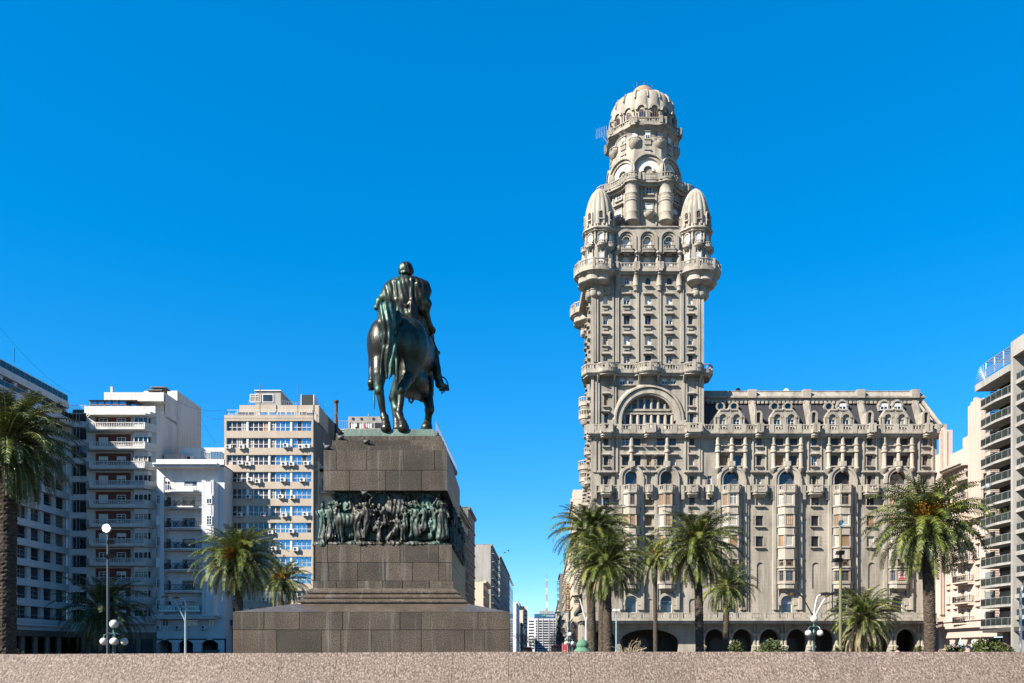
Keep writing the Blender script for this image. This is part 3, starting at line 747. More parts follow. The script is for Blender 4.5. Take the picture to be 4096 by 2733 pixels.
    for c in (2525, 2666):
        u = su(c); C = MB(fr)
        C.lathe(u, .3, [(.1, sv(1884)), (.4, sv(1876)), (.52, sv(1872)), (.46, sv(1866)), (.32, sv(1862)), (.32, sv(1816)), (.48, sv(1812)), (.48, sv(1806)), (.34, sv(1800)), (.42, sv(1790)), (.46, sv(1786)), (.32, sv(1780)), (.32, v_bal)], 14); C.obj('column', M['stone_hi'], root)
    # vertical pilaster ribs on the lower block, plus small hoods above row three
    for px, w_ in ((2378, 14), (2398, 6), (2452, 6), (2468, 6), (2740, 6), (2752, 5), (2797, 6), (2806, 5), (3011, 5), (3062, 5), (3232, 5), (3283, 5), (3453, 5), (3504, 5), (3675, 5), (3728, 6)):
        T2 = MB(fr); T2.box(su(px)-w_*pw/2, su(px)+w_*pw/2, sv(1890), v_bal, .003, .22); T2.obj('pilaster', M['stone_hi'], root)
    for px, w_ in ((2424, 72), (2596, 48), (2768, 68), (3036, 74), (3257, 72), (3478, 72), (3700, 72)):
        u = su(px); hw = w_*pw/2; T = MB(fr)
        T.box(u-hw, u+hw, sv(1893), sv(1886), .003, .75); T.box(u-hw+.2, u+hw-.2, sv(1899), sv(1893), .003, .45)
        for sgn in (-1, 1): T.box(u+sgn*(hw-.35)-.25, u+sgn*(hw-.35)+.25, sv(1945), sv(1899), .003, .28)
        T.obj('cornice_strip', M['stone_hi'], root)
    T = T_
    for c in (3096, 3316, 3536, 2988, 3205, 3425, 3648, 2860):   # long shallow wall strips
        T2 = MB(fr); T2.box(su(c)-.22, su(c)+.22, v_ter, sv(1975), .003, .26); T2.obj('pilaster', M['stone_hi'], root)
    # row-three balconies
    def balcony(u, hw, v0, v1, out, cut=.5, m=None, corb=True, solid=0):
        """chamfered balcony: slab, corbel and balustrade"""
        m = m or B
        pl = [(u-hw, 0), (u-hw, out-cut), (u-hw+cut, out), (u+hw-cut, out), (u+hw, out-cut), (u+hw, 0)]
        m.plan(pl, v0-.12, v0); m.plan([(a*.96+u*.04, b*.9) for a, b in pl], v0-.4, v0-.12)
        if corb:
            m.frustum((u-hw*.6, u+hw*.6, 0, out*.5, v0-.85), (u-hw*.9, u+hw*.9, 0, out*.85, v0-.4))
        m.balus([(a, max(b-.08, 0)) for a, b in pl], v0, v1, .42, .16, .3)
        for a, b in pl[1:5]: m.box(a-.16, a+.16, v0, v1+.04, b-.24, b+.06)
    def seg_balc(px0, px1, pc, wc, y0=1972, y1=1946):
        B = MB(fr)
        u0, u1 = su(px0), su(px1); u = su(pc); hw = wc*pw/2
        B.box(u0, u1, sv(y0), sv(y0)+.25, 0, .55); B.box(u0, u1, sv(y0)+.25, sv(y1), .15, .4); B.box(u0, u1, sv(y1)-.02, sv(y1)+.14, .05, .5)
        balcony(u, hw, sv(y0), sv(y1)+.06, 1.35, .4, B)
        for a in (u0+.3, u1-.3): B.box(a-.25, a+.25, sv(y0)-1.2, sv(y1)+.12, 0, .6)
        B.obj('balcony', M['stone_hi'], root)
    for a in ((2372, 2478, 2424, 48), (2580, 2616, 2596, 30), (2722, 2812, 2768, 46), (2822, 2866, 2838, 30), (2985, 3092, 3036, 58), (3206, 3312, 3257, 58), (3428, 3534, 3478, 58), (3650, 3745, 3700, 58)): seg_balc(*a)
    # ---- oriel stacks
    for c in arches:
        O = MB(fr); u = su(c); big = c > 2800; hw = (38 if big else 33)*pw; out = 1.45; ch = .85
        def ring(k=1.0, o=0):
            return [(u-hw-o, 0), (u-hw-o, out-ch), (u-hw+ch-o*.4, out+o), (u+hw-ch+o*.4, out+o), (u+hw+o, out-ch), (u+hw+o, 0)]
        lv = [(1973, 1945)]
        O.balus([(a, b) for a, b in ring()[0:6]], sv(1973), sv(1944), .4, .16, .3)
        for a, b in ring()[1:5]: O.box(a-.17, a+.17, sv(1973), sv(1943), b-.17, b+.17)
        floors = ((1979, 2024), (2061, 2106), (2143, 2188))
        O.plan(ring(1, .22), sv(1977), sv(1972))
        prev = 1977
        segs = [((-hw, out-ch), (-hw+ch, out)), ((-hw+ch, out), (hw-ch, out)), ((hw-ch, out), (hw, out-ch))]
        extra = ((2240, 2268, True), (2284, 2327, False))
        allf = [(a, b, False) for a, b in floors]+list(extra)
        for (a, b, ar) in allf:
            # spandrel above
            O.plan(ring(), sv(a), sv(prev)); O.plan(ring(1, .14), sv(a+1), sv(a-2)); O.plan(ring(1, .2), sv(b+7), sv(b+1)); O.plan(ring(1, .08), sv(b+1), sv(b))
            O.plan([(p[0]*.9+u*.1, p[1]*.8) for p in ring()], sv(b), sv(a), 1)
            for p in ring()[0:6]: O.box(p[0]-.16, p[0]+.16, sv(b), sv(a), max(p[1]-.3, 0), p[1]+.0)
            for si, (p, q) in enumerate(segs):
                d = Vector((q[0]-p[0], q[1]-p[1])); L = d.length; ang = math.atan2(d.y, d.x)
                f2 = fr.sub(u+(p[0]+q[0])/2, 0, (p[1]+q[1])/2, -ang)
                ww = L-.36; st = rr.choice(['shut', 'shut', 'pale', 'wood', 'open' if si == 1 else 'shut', 'curt', 'pale'])
                if ar or a > 2270: st = 'wood'
                if not ar: WS.add(f2, 0, sv(b)+.02, ww, sv(a)-sv(b)-.05, 'pale' if st == 'open' else st, False, 'white' if st in ('pale', 'curt') else 'wood', -.12)
                else:
                    n = 3 if si == 1 else 1
                    WS.add(f2, 0, sv(b)+.1, min(ww*.8, 1.6), min(ww*.8, 1.6)*.5+.35, 'dark', True, 'wood', -.1)
            prev = b+7
        O.plan(ring(), sv(2352), sv(2334)); O.plan(ring(1, .18), sv(2338), sv(2333))
        for k in range(5):
            q = 1-k*.2; q2 = 1-(k+1)*.17
            O.plan([(u+(p[0]-u)*(1-k*.09), p[1]*(1-k*.2)) for p in ring()], sv(2356+k*3.4), sv(2352+k*3.4))
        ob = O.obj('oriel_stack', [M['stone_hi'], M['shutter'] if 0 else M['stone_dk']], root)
    # big office signs inside the mezzanine arches are only small dark-blue fascias with lettering
    for c, txt in ((2666, 'SMARTOFFICE'), (2925, 'SMARTOFFICE'), (3147, 'altius'), (3368, 'SMARTOFFICE'), (3590, 'SMARTOFFICE')):
        u = su(c); sg = MB(fr); r1 = 21*pw; v1 = sv(2386)-22*pw
        poly = [(u-r1, v1-.35), (u+r1, v1-.35)]+[(u+r1*cos(pi*k/10), v1+r1*sin(pi*k/10)) for k in range(11)]
        sg.extr(poly, -.40, -.36)
        so_ = sg.obj('sign', plain('blue_sign', (.015, .06, .12) if txt != 'altius' else (.25, .28, .40), .3) if ('sg', txt) not in WCACHE else WCACHE[('sg', txt)], root)
        WCACHE[('sg', txt)] = so_.data.materials[0]
        lettering(txt, fr, u, v1+.05, -.345, .30 if txt != 'altius' else .55, M['white'], so_)
    nt_ = MB(fr); u = su(3590); nt_.box(u-.55, u+.6, sv(2322), sv(2290), 1.52, 1.55); no_ = nt_.obj('notice', [M['white']], root)
    RED = plain('red_print', (.55, .03, .04), .5); M['red'] = RED
    lettering('VENDO', fr, u, sv(2297), 1.56, .36, RED, no_); lettering('250 M2', fr, u, sv(2306), 1.56, .36, RED, no_)
    rb = MB(fr); rb.box(u-.5, u+.55, sv(2321), sv(2313), 1.553, 1.56); rb.obj('notice_band', [RED], no_)
    # ---- main balustrade at 1731..1698
    B = MB(fr); y0, y1 = v_bal-.3, sv(1697)-.3
    path = [(U0-.7, 0)]
    def bump_(c, hw, out): return [(su(c-hw), .9), (su(c-hw+10), out), (su(c+hw-10), out), (su(c+hw), .9)]
    path = [(U0-.9, .2), (U0-.6, .9)]
    for c, hw, out in ((2424, 26, 1.7), (2596, 24, 1.6), (2768, 34, 2.0)): path += bump_(c, hw, out)
    for c in (3030, 3252, 3475, 3697): path += bump_(c, 16, 1.7)
    path += [(U1+.9, .9), (U1+.9, -.5)]
    pl = [(a, b) for a, b in path]
    B.plan([(U0-.9, -.4)]+[(a, b+.15) for a, b in pl]+[(U1+.9, -.8)], y0-.1, y0+.12); B.plan([(U0-.6, -.4)]+[(a, b-.15) for a, b in pl]+[(U1+.6, -.8)], y0-.45, y0-.1)
    B.plan([(U0-.3, -.4)]+[(a, max(b-.5, .05)) for a, b in pl]+[(U1+.3, -.8)], y0-.7, y0-.45)
    B.balus(pl, y0, y1, .46, .18, .36)
    for px in [2365+55*k for k in range(26)]:
        if all(abs(px-q) > 30 for q in (2424, 2596, 2768, 3030, 3252, 3475, 3697)): B.box(su(px)-.4, su(px)+.4, y0, y1+.06, .72, 1.08)
    for a, b in pl: B.box(a-.3, a+.3, y0, y1+.06, b-.25, b+.12)
    B.obj('main_balustrade', M['stone_hi'], root)
    # ---- mansard wing
    Mn = MB(fr); SL = MB(fr); Vt, Vb = sv(1590), sv(1705); back = 6.3*54/148
    uL = UT; vtop = sv(1547)
    DEP = 26
    sb = 2.2
    # slate slopes: front and right side
    SL.quad((uL, Vb, -.3), (U1+.9, Vb, -.3), (U1+.9-sb, Vt, -.3-sb), (uL, Vt, -.3-sb))
    SL.quad((U1+.9, Vb, -.3), (U1+.9, Vb, -DEP), (U1+.9-sb, Vt, -DEP), (U1+.9-sb, Vt, -.3-sb))
    SL.obj('slate_roof', M['slate'], root)
    ue = U1+.9-sb
    Mn.box(uL, ue+.1, Vt, Vt+.55, -DEP, -sb-.15); Mn.box(uL, ue+.45, Vt+.55, Vt+.8, -DEP, -sb+.25)
    Mn.frustum((uL, ue+.35, -DEP, -sb+.1, Vt+.8), (uL, ue-.3, -DEP, -sb-.55, vtop)); Mn.box(uL, ue-.2, vtop, vtop+.12, -DEP, -sb-.45)
    k = 0; px = 2822
    while px < 3690:       # small dentil arches under the cornice
        Mn.box(su(px), su(px+9), Vt-.45, Vt, -sb-.1, -sb+.25); px += 17
    def slopew(v): return -.3-sb*(v-Vb)/(Vt-Vb)
    for c in (3022, 3243, 3463, 3684):
        u = su(c); hw = 14*pw
        for (q0, q1, e) in ((-hw, hw, .25), (-hw*.55, hw*.55, .45)):
            i = [Mn.P(u+a, v, slopew(v)+w_) for v in (Vb, Vt+.3) for (a, w_) in ((q0, -.2), (q1, -.2), (q1, e), (q0, e))]
            for q in ((0, 1, 2, 3), (4, 7, 6, 5), (3, 2, 6, 7), (0, 3, 7, 4), (1, 5, 6, 2)): Mn.face([i[z] for z in q])
        Mn.box(u-hw*1.15, u+hw*1.15, Vt+.5, vtop+.12, -sb-.9, -sb+.4)
    # hip rib at the right end
    for (o, q) in ((0, .35), (.9, .2)):
        A = fr.p(U1+.95-o, Vb, -.25); Bp = fr.p(U1+.95-o-sb, Vt, -.25-sb); Mn.tubew([A, Bp], q, 6)
    # dormers
    D = MB(fr); gl = []
    for c in (2922, 3140, 3360, 3582):
        for s, kind in ((-28, 0), (27, 1)):
            u = su(c+s-3); v = sv(1680); w0 = slopew(v); w_ = 28*pw
            wf = .1
            D.box(u-w_/2-.35, u-w_/2, Vb-.3, sv(1662), wf-1.6, wf); D.box(u+w_/2, u+w_/2+.35, Vb-.3, sv(1662), wf-1.6, wf)
            D.arch(u, sv(1672), w_/2, w_/2+.4, wf-1.8, wf+.1, 10)
            WS.add(fr, u, Vb+.0, w_, sv(1658)-Vb, rr.choice(['sash', 'shut', 'wood', 'curt', 'half']), True, 'white', wf-.35)
        # stepped octagonal hood
        hw = 57*pw; u = su(c-3); va = sv(1672); vb = sv(1640)
        P_ = [(-hw, Vb-.3), (-hw, va), (-hw*.62, vb), (-hw*.12, vb), (0, vb+.25), (hw*.12, vb), (hw*.62, vb), (hw, va), (hw, Vb-.3)]
        for a, b in zip(P_[:-1], P_[1:]):
            D.tube([(u+a[0], a[1], -.2), (u+b[0], b[1], -.2)], .24, 8)
        D.extr([(u+a, b) for a, b in P_[1:8]]+[(u+hw*.8, va-.3), (u-hw*.8, va-.3)], -1.6, -.15)
        D.box(u-.25, u+.25, Vb-.3, va, -1.4, .2)
        for s, arch_ in ((-30, 0), (24, 1)):
            u = su(c+s-2); v = sv(1617); w0 = slopew(v)+.55
            if c > 3560 or (c > 3300 and s > 0):
                WS.add(fr, u, v-.62, 1.3, 1.15, 'half', False, 'white', w0+.02); D.arch(u, v+.1, .75, 1.0, w0-1.3, w0+.2, 10); D.extr([(u+.78*cos(pi*k/8), v+.1+.78*sin(pi*k/8)+.38) for k in range(9)], w0-1.2, w0-.0)
                for sg in (-1, 1): a, b = sorted((u+sg*.75, u+sg*.98)); D.box(a, b, v-.75, v+.1, w0-1.5, w0+.1)
            else:
                D.arch(u, v, .56, .80, w0-1.5, w0+.12, 18, 0, 2*pi); gl.append((u, v, w0))
    for c in (3030, 3250, 3473, 3697):
        u = su(c); w_ = 16*pw
        D.arch(u, sv(1662), w_/2, w_/2+.3, -1.8, .75, 10)
        for sg in (-1, 1): a, b = sorted((u+sg*w_/2, u+sg*(w_/2+.3))); D.box(a, b, Vb-.3, sv(1662), -1.5, .75)
        WS.add(fr, u, Vb, w_, sv(1657)-Vb, rr.choice(['curt', 'dark', 'wood']), True, 'wood', .3)
    D.obj('dormers', M['stone'], root)
    G = MB(fr)
    for (u, v, w0) in gl: G = MB(fr); G.disc(u, v, .55, w0-.25, 16); G.box(u-.04, u+.04, v-.5, v+.5, w0-.24, w0-.2); G.box(u-.5, u+.5, v-.04, v+.04, w0-.24, w0-.2); G.obj('round_pane', M['glass'], root)
    Mn.obj('mansard_cornice', M['stone'], root)
    # roof plant behind the ridge
    q = MB(fr); q.box(su(3188), su(3318), vtop-1, sv(1527), -12, -8); q.box(su(3188), su(3205), vtop-1, sv(1532), -14, -12); q.obj('roof_hut', M['concrete_dk'], root)
    q = MB(fr); q.tube([(su(3234), vtop, -9), (su(3234), sv(1497), -9)], .07, 5); q.tube([(su(3224), vtop, -9), (su(3224), sv(1515), -9)], .05, 5); q.obj('roof_mast', M['iron'], root)
    for px in (3440, 3472): q = MB(fr); q.lathe(su(px), -6, [(.45, vtop), (.45, vtop+.35), (.6, vtop+.4), (.5, vtop+.55)], 10); q.obj('vent', M['steel'], root)
    for px, py, r, mt, lean in ((2977, 1535, .33, 'iron', .3), (3174, 1538, .36, 'steel', -.4)):
        q = MB(fr); q.tube([(su(px), vtop, -4), (su(px), sv(py), -4)], .05, 5)
        q.fr = fr.sub(su(px), sv(py), -4, lean); q.lathe(0, 0, [(.02, 0), (.02, .01)], 4); q.arch(0, .05, .0, r*1.35, -.05, .12, 16, 0, 2*pi)
        q.obj('satellite_dish', M[mt], root)
    # ---- solid volumes behind the front
    side = Vector((SK, 1, 0)).normalized()
    sf = Fr(fr.p(U0, 0, 0), (SK, 1, 0), (-1, SK, 0))
    sideops = []
    for k, (y0, y1) in enumerate([(1182, 1222), (1262, 1302), (1342, 1383), (1422, 1457), (1580, 1625), (1655, 1697), (1752, 1785), (1824, 1864), (1904, 1943), (1981, 2023), (2063, 2105), (2145, 2188), (2228, 2268), (2310, 2350)]):
        for u in ((2.5, 6, 14, 17) if y0 < 1700 else (2.5, 6, 14, 18, 22, 26)):
            sideops.append((u-.5, u+.5, sv(y1), sv(y0), False)); WS.add(sf, u, sv(y1), 1.0, sv(y0)-sv(y1), pickT(), False, 'white', -.3)
            fr_ = T.fr; T.fr = sf; hd(u, sv(y0), 1.0, T); T.box(u-.75, u+.75, sv(y1)-.2, sv(y1), .003, .4); T.fr = fr_
    S.fr = sf
    wall(S, 0, 19.1, v_bal, v_cb, sideops); wall(S, 0, 34, v_ter, v_bal, sideops)
    S.fr = fr
    # right flank of tower, rear faces, roof slabs
    S.quad((UT, v_bal, 0), (UT, v_bal, -19.1), (UT, v_cb, -19.1), (UT, v_cb, 0)); S.box(U0+.8, UT-.01, v_bal, v_cb, -19.1, -18.9)
    S.box(U0+1.2, U1, v_bal-.3, v_bal-.05, -26, -.02); S.quad((U1, 0, 0), (U1, 0, -26), (U1, v_bal, -26), (U1, v_bal, 0)); S.box(U0+1.4, U1, 0, v_bal-.3, -26.3, -26)
    # ---- tower front wall
    ops2 = []
    for y0, y1 in ((1182, 1222), (1262, 1302), (1342, 1383), (1422, 1457)):
        for i, px in enumerate((2422, 2507, 2592, 2677, 2762)):
            hole(px, y0, y1, 24 if 0 < i < 4 else 18, pickT(), hood=True, lst=ops2)
            if y0 < 1400: apron(su(px), sv(y1), (21 if 0 < i < 4 else 16)*pw)
    for px in (2507, 2592, 2677): hole(px, 1112, 1143, 20, rr.choice(['wood', 'sash', 'dark']), True, lst=ops2)
    for px in (2490, 2524, 2660, 2694): hole(px, 1512, 1540, 21, 'half', lst=ops2)
    for px in (2424, 2766):
        hole(px, 1580, 1625, 16, 'shut' if px < 2500 else 'open', hood=True, lst=ops2); hole(px, 1655, 1697, 16, 'wood', hood=True, lst=ops2)
    uc = su(2595); Ra = 109*pw; vc = sv(1683)
    ops2.append((uc-Ra, uc+Ra, v_bal, vc+Ra, True))
    wall(S, U0, UT, v_bal, v_cb, ops2, d=.4)
    # the great arch
    A = MB(fr)
    A.arch(uc, vc, Ra+.95, 147*pw, .003, .55, 36, r1b=146*pw-.35); A.arch(uc, vc, Ra, Ra+.95, -.3, .28, 36, r1b=Ra+.8); A.arch(uc, vc, Ra-.25, Ra, -1.3, .1, 36)
    for sg in (-1, 1):
        for q0, q1, w_ in ((Ra+.95, 147*pw, .55), (Ra, Ra+.95, .28)): a, b = sorted((uc+sg*q0, uc+sg*q1)); A.box(a, b, v_bal, vc, .003, w_)
    ri = Ra-.25
    A.disc(uc, vc, ri+.1, -1.25, 30, 0, pi); A.quad((uc-ri, v_bal, -1.25), (uc+ri, v_bal, -1.25), (uc+ri, vc, -1.25), (uc-ri, vc, -1.25))
    A.box(uc-ri, uc+ri, sv(1656), sv(1649), -1.3, -.35); A.box(uc-ri+.6, uc+ri-.6, sv(1641), sv(1633), -1.3, -.45); A.box(uc-ri+.3, uc+ri-.3, sv(1649), sv(1641), -1.3, -.8)
    for k in range(8):
        u = uc+(k-3.5)*27.5*pw; top = vc+math.sqrt(max(ri**2-(u-uc)**2, 0)) if abs(u-uc) < ri else 0
        A.box(u-.28, u+.28, v_bal, sv(1656), -1.25, -.55); A.lathe(u, -.6, [(.27, v_bal), (.27, sv(1658)), (.38, sv(1655))], 8)
        if abs(k-3.5) < 3: A.box(u-.22, u+.22, sv(1641), min(top, sv(1585)), -1.25, -.75); A.lathe(u, -.8, [(.2, sv(1632)), (.2, min(top-.3, sv(1590)))], 8)
    for k in range(7):
        u = uc+(k-3)*27.5*pw; WS.add(fr, u, v_bal+.3, .72, sv(1660)-v_bal-.35, rr.choice(['brown_pane', 'wood', 'sash', 'pale', 'dark']), False, 'wood', -1.2)
        if 0 < k < 6: t = vc+math.sqrt(ri**2-(abs(u-uc)+.4)**2); WS.add(fr, u, sv(1631), .75, min(t-.2, sv(1592))-sv(1631), 'wood', True, 'wood', -1.2)
    A.obj('great_arch', M['stone_hi'], root)
    # pilaster ribs of the shaft
    for px in (2380, 2390, 2452, 2464, 2472, 2546, 2552, 2634, 2641, 2724, 2731, 2790, 2797):
        T2 = MB(fr); T2.box(su(px)-.12, su(px)+.12, sv(1450), sv(1160), .003, .22); T2.obj('pilaster', M['stone_hi'], root)
    for px in (2370, 2810): T2 = MB(fr); T2.box(su(px)-.25, su(px)+.2, sv(1697), v_cb, .003, .16); T2.obj('pilaster', M['stone_hi'], root)
    for px in (2385, 2395, 2452, 2462, 2735, 2745, 2788, 2798): T2 = MB(fr); T2.box(su(px)-.13, su(px)+.13, sv(1697), sv(1530), .003, .22); T2.obj('pilaster', M['stone_hi'], root)
    for px in (2470, 2543, 2637, 2716):
        u = su(px); T2 = MB(fr); T2.lathe(u, .15, [(.1, sv(1171)), (.4, sv(1165)), (.42, sv(1150)), (.55, sv(1146)), (.5, sv(1142)), (.48, sv(1112)), (.6, sv(1106)), (.42, sv(1100)), (.42, v_cb)], 12); T2.obj('pilaster', M['stone_hi'], root)
    # small balustrade at 1484..1450 with three rounded bays
    B = MB(fr)
    def rbay(m, c, hwpx, out, flat, n=8):
        r = []
        for k in range(n+1):
            a = pi-pi*k/n; r.append((su(c)+hwpx*pw*cos(a), flat+(out-flat)*sin(a)))
        return r
    pl = [(U0-1.2, -4), (U0-1.5, -1), (U0-.9, .8)]+rbay(B, 2424, 34, 1.9, .9)+[(su(2475), .7), (su(2535), .7), (su(2545), 1.1)]+rbay(B, 2592, 40, 2.1, 1.1)+[(su(2640), 1.1), (su(2650), .7), (su(2715), .7)]+rbay(B, 2768, 34, 1.9, .9)+[(UT+.7, .8), (UT+1.6, -.5), (UT+1.7, -3), (UT+.6, -4.5)]
    y0, y1 = v_tb-.55, sv(1450)-.5
    B.plan([(U0, -4)]+pl+[(UT, -4.5)], y0-.12, y0+.1); B.plan([(U0, -4)]+[(su(2590)+(a-su(2590))*.985, b-.25) for a, b in pl]+[(UT, -4.5)], y0-.45, y0-.12)
    B.balus(pl, y0, y1, .44, .17, .38)
    for a, b in pl[3:-3:4]: B.box(a-.22, a+.22, y0, y1+.05, b-.2, b+.12)
    for px in (2392, 2456, 2556, 2630, 2735, 2800):
        u = su(px); B.frustum((u-.14, u+.14, 0, .2, y0-1.5), (u-.2, u+.2, 0, 1.5, y0-.45))
    B.obj('shaft_balcony', M['stone_hi'], root)
    # round balcony stacks on the left flank
    def roundbalc(m, f, u, w, r, v, h, corbel=1.2, a0=-pi/2, a1=pi/2, n=10, bal=True):
        old = m.fr; m.fr = f
        pts = [(u+r*cos(a0+(a1-a0)*k/n), w+r*sin(a0+(a1-a0)*k/n)) for k in range(n+1)]
        m.lathe(u, w, [(r*.25, v-corbel), (r*.7, v-corbel*.7), (r*.75, v-corbel*.62), (r*.98, v-.25), (r*1.06, v-.2), (r*1.06, v)], 16)
        if bal: m.balus(pts, v, v+h, .4, .14, .32)
        else: m.lathe(u, w, [(r, v), (r, v+h*.9), (r*1.08, v+h*.92), (r*1.08, v+h)], 16)
        m.fr = old
    for y, r in ((1560, 1.5), (1615, 1.5), (1830, 1.6), (1880, 1.4)):
        L = MB(fr); roundbalc(L, sf, 9.5, .2, r, sv(y), 1.4, 1.6, 0, pi); L.obj('flank_balcony', M['stone_hi'], root)
    for k in range(9):
        y = 1800+k*60; u = 3+(k*7) % 14; L = MB(fr); roundbalc(L, sf, u, .05, .95, sv(y), .9, .8, 0, pi, 6); L.obj('flank_balcony', M['stone_hi'], root)
    # ---- crown balcony and bastions (level 1084..1031)
    B = MB(fr); K = MB(fr)
    y0, y1 = v_cb-.45, sv(1050)-.45
    def bv(y): return EH+(HY-y)/F*(SY-2.2)
    cl, cr = su(2386), su(2797)
    def bastion(m, cu, cw, s, full=False):
        yb = bv(1078)
        m.lathe(cu, cw, [(2.6, yb-1.0), (3.3, yb-.35), (3.75, yb-.1), (3.75, yb+.45)], 28)
        pts = [(cu+3.6*cos(2*pi*k/16+pi/16), cw+3.6*sin(2*pi*k/16+pi/16)) for k in range(16)]
        m.balus(pts, yb+.3, bv(1034), .44, .17, .35, closed=True)
        for a, b in pts[::2]: m.box(a-.22, a+.22, yb+.2, bv(1033), b-.2, b+.2)
        dirs = [pi/2+s*pi/4+k*pi/3.4 for k in (-1.35, -.45, .45, 1.35)]
        for a in dirs:
            x, w_ = cu+1.75*cos(a), cw+1.75*sin(a)
            m.lathe(x, w_, [(.7, bv(1120)-.2), (1.35, bv(1116)), (1.5, bv(1112)), (1.42, bv(1108)), (1.42, bv(1092)), (1.7, bv(1088)), (1.6, bv(1084))], 18)
            x, w_ = cu+1.15*cos(a), cw+1.15*sin(a)
            m.lathe(x, w_, [(.15, bv(1172)), (.55, bv(1166)), (.72, bv(1160)), (.72, bv(1144)), (.84, bv(1142)), (.72, bv(1139)), (.64, bv(1136)), (.64, bv(1118))], 14)
        m.lathe(cu, cw, [(.2, bv(1182)), (1.1, bv(1172)), (1.4, bv(1160)), (1.4, bv(1100)), (2.4, bv(1086))], 18)
    for cu, s in ((cl, 1), (cr, -1)): bastion(B, cu, -1.0, s)
    bastion(B, cl+.5, -18.0, 1); bastion(B, cr+.5, -18.0, -1)
    mid = [(su(2450), 1.1), (su(2466), 1.1), (su(2478), .8), (su(2535), .8), (su(2537), 1.1), (su(2551), 1.1), (su(2553), .8), (su(2628), .8), (su(2630), 1.1), (su(2646), 1.1), (su(2648), .8), (su(2712), .8), (su(2716), 1.1), (su(2732), 1.1)]
    B.plan([(su(2440), -1.5)]+[(a, b+.15) for a, b in mid]+[(su(2740), -1.5)], y0, y0+.4); B.plan([(su(2440), -1.5)]+[(a, b-.2) for a, b in mid]+[(su(2740), -1.5)], y0-.35, y0)
    B.balus(mid, y0+.4, y1, .44, .17, .3)
    for a, b in mid[::1]: B.box(a-.2, a+.2, y0+.3, y1+.1, b-.2, b+.14)
    B.balus([(U0-.7, -4), (U0-.7, -15)], y0, y1, .6, .17, .3); B.box(U0-.9, UT+.7, y0-.3, y0+.1, -18.8, -1.2)
    B.obj('crown_balcony', M['stone_hi'], root)
    # arcaded storey between the turrets (set back .8)
    v2, v3 = v_cb-.1, sv(902); wz = -.7; ops3 = []
    for i, px in enumerate((2507, 2592, 2677)):
        hole(px, 943, 986, 29, 'blind' if i < 2 else 'half', True, sill=False, lst=ops3, d=1.05); hole(px, 1020, 1056, 29, 'blind', sill=False, lst=ops3, d=1.05)
    S3 = MB(fr); wall(S3, su(2440), su(2740), v2, v3, ops3, wz, .35)
    for px in (2507, 2592, 2677):
        u = su(px); r = 40*pw
        S3.arch(u, sv(953), r-.45, r, wz+.003, wz+.5, 18); S3.arch(u, sv(953), r-.85, r-.5, wz+.003, wz+.28, 18); S3.arch(u, sv(957), 15*pw, 15*pw+.2, wz+.003, wz+.2, 14)
        for sg in (-1, 1):
            for q0, q1, w_ in ((r-.45, r, .5), (r-.85, r-.5, .28)): a, b = sorted((u+sg*q0, u+sg*q1)); S3.box(a, b, sv(1010), sv(953), wz+.003, wz+w_)
            S3.lathe(u+sg*(r+.08), wz+.35, [(.45, v2), (.45, sv(1024)), (.35, sv(1020)), (.65, sv(1012)), (.62, sv(1008)), (.4, sv(1002))], 10)
        hw = 20*pw; pl = [(u-hw, wz), (u-hw, wz+1.1), (u+hw, wz+1.1), (u+hw, wz)]
        S3.plan(pl, sv(1010), sv(1003)); S3.balus(pl, sv(1003), sv(985), .38, .15, .25); S3.box(u-hw-.15, u+hw+.15, sv(1013), sv(1010), wz, wz+1.25)
        S3.box(u-.5, u+.5, sv(1020), sv(1014), wz, wz+.8)
    S3.plan([(su(2440), wz-.4)]+[(su(2465+k*10), wz+.15+.1*abs(sin(k*pi/8.5))) for k in range(26)]+[(su(2740), wz-.4)], v3-.05, v3+.15)
    S3.quad((U0+1, v2, -1.5), (U0+1, v2, -17.6), (U0+1, v3, -17.6), (U0+1, v3, -1.5)); S3.quad((UT-1, v2, -1.5), (UT-1, v2, -17.6), (UT-1, v3, -17.6), (UT-1, v3, -1.5))
    S3.box(U0+1.05, UT-1.05, v3-.3, v3-.02, -18, wz-.1); S3.box(U0+1.1, UT-1.1, v2, v3-.3, -18, -17.6)
    for px0, px1 in ((2458, 2520), (2655, 2722)):
        S3.box(su(px0), su(px1), v3, sv(893), -1.6, -1.3)
    S3.obj('arcaded_storey', M['stone'], root)
    # ---- corner turrets
    tc = [(su(2398)*1.0097-.0, -1.45, 1), (su(2781)*1.0097, -1.45, 1), (su(2398)+.8, -17.7, 0), (su(2781)+.8, -17.7, 0)]
    Yt = SY+1.45
    def tv(y): return EH+(HY-y)/F*(Yt-2.5)
    for (cu, cw, vis) in tc:
        Q = MB(fr); n8 = 8; a_off = pi/2
        def lob(a): return 1+.035*abs(cos(4*(a-pi/2)))
        Q.lathe(cu, cw, [(2.35, tv(1084)), (2.35, tv(920))], 32)
        Q.lathe(cu, cw, [(2.4, tv(926)), (2.7, tv(922)), (2.5, tv(918)), (2.85, tv(912)), (2.85, tv(906)), (2.55, tv(903))], 40, mod=lambda a: 1+.05*abs(sin(4*(a-pi/2))))
        def tw_(y, r): return EH+(HY-y)/F*(Yt-.62*r)
        Q.lathe(cu, cw, [(2.48, tv(903)), (2.53, tv(870)), (2.5, tw_(862, 2.5)), (2.4, tw_(835, 2.4)), (2.12, tw_(808, 2.1)), (1.8, tw_(789, 1.8)), (1.42, tw_(774, 1.4)), (1.0, tw_(764, 1)), (.55, tw_(758, .5)), (.1, tw_(755, .1))], 64, mod=lambda a: .93+.07*abs(sin(8*(a-pi/2)))**.6)
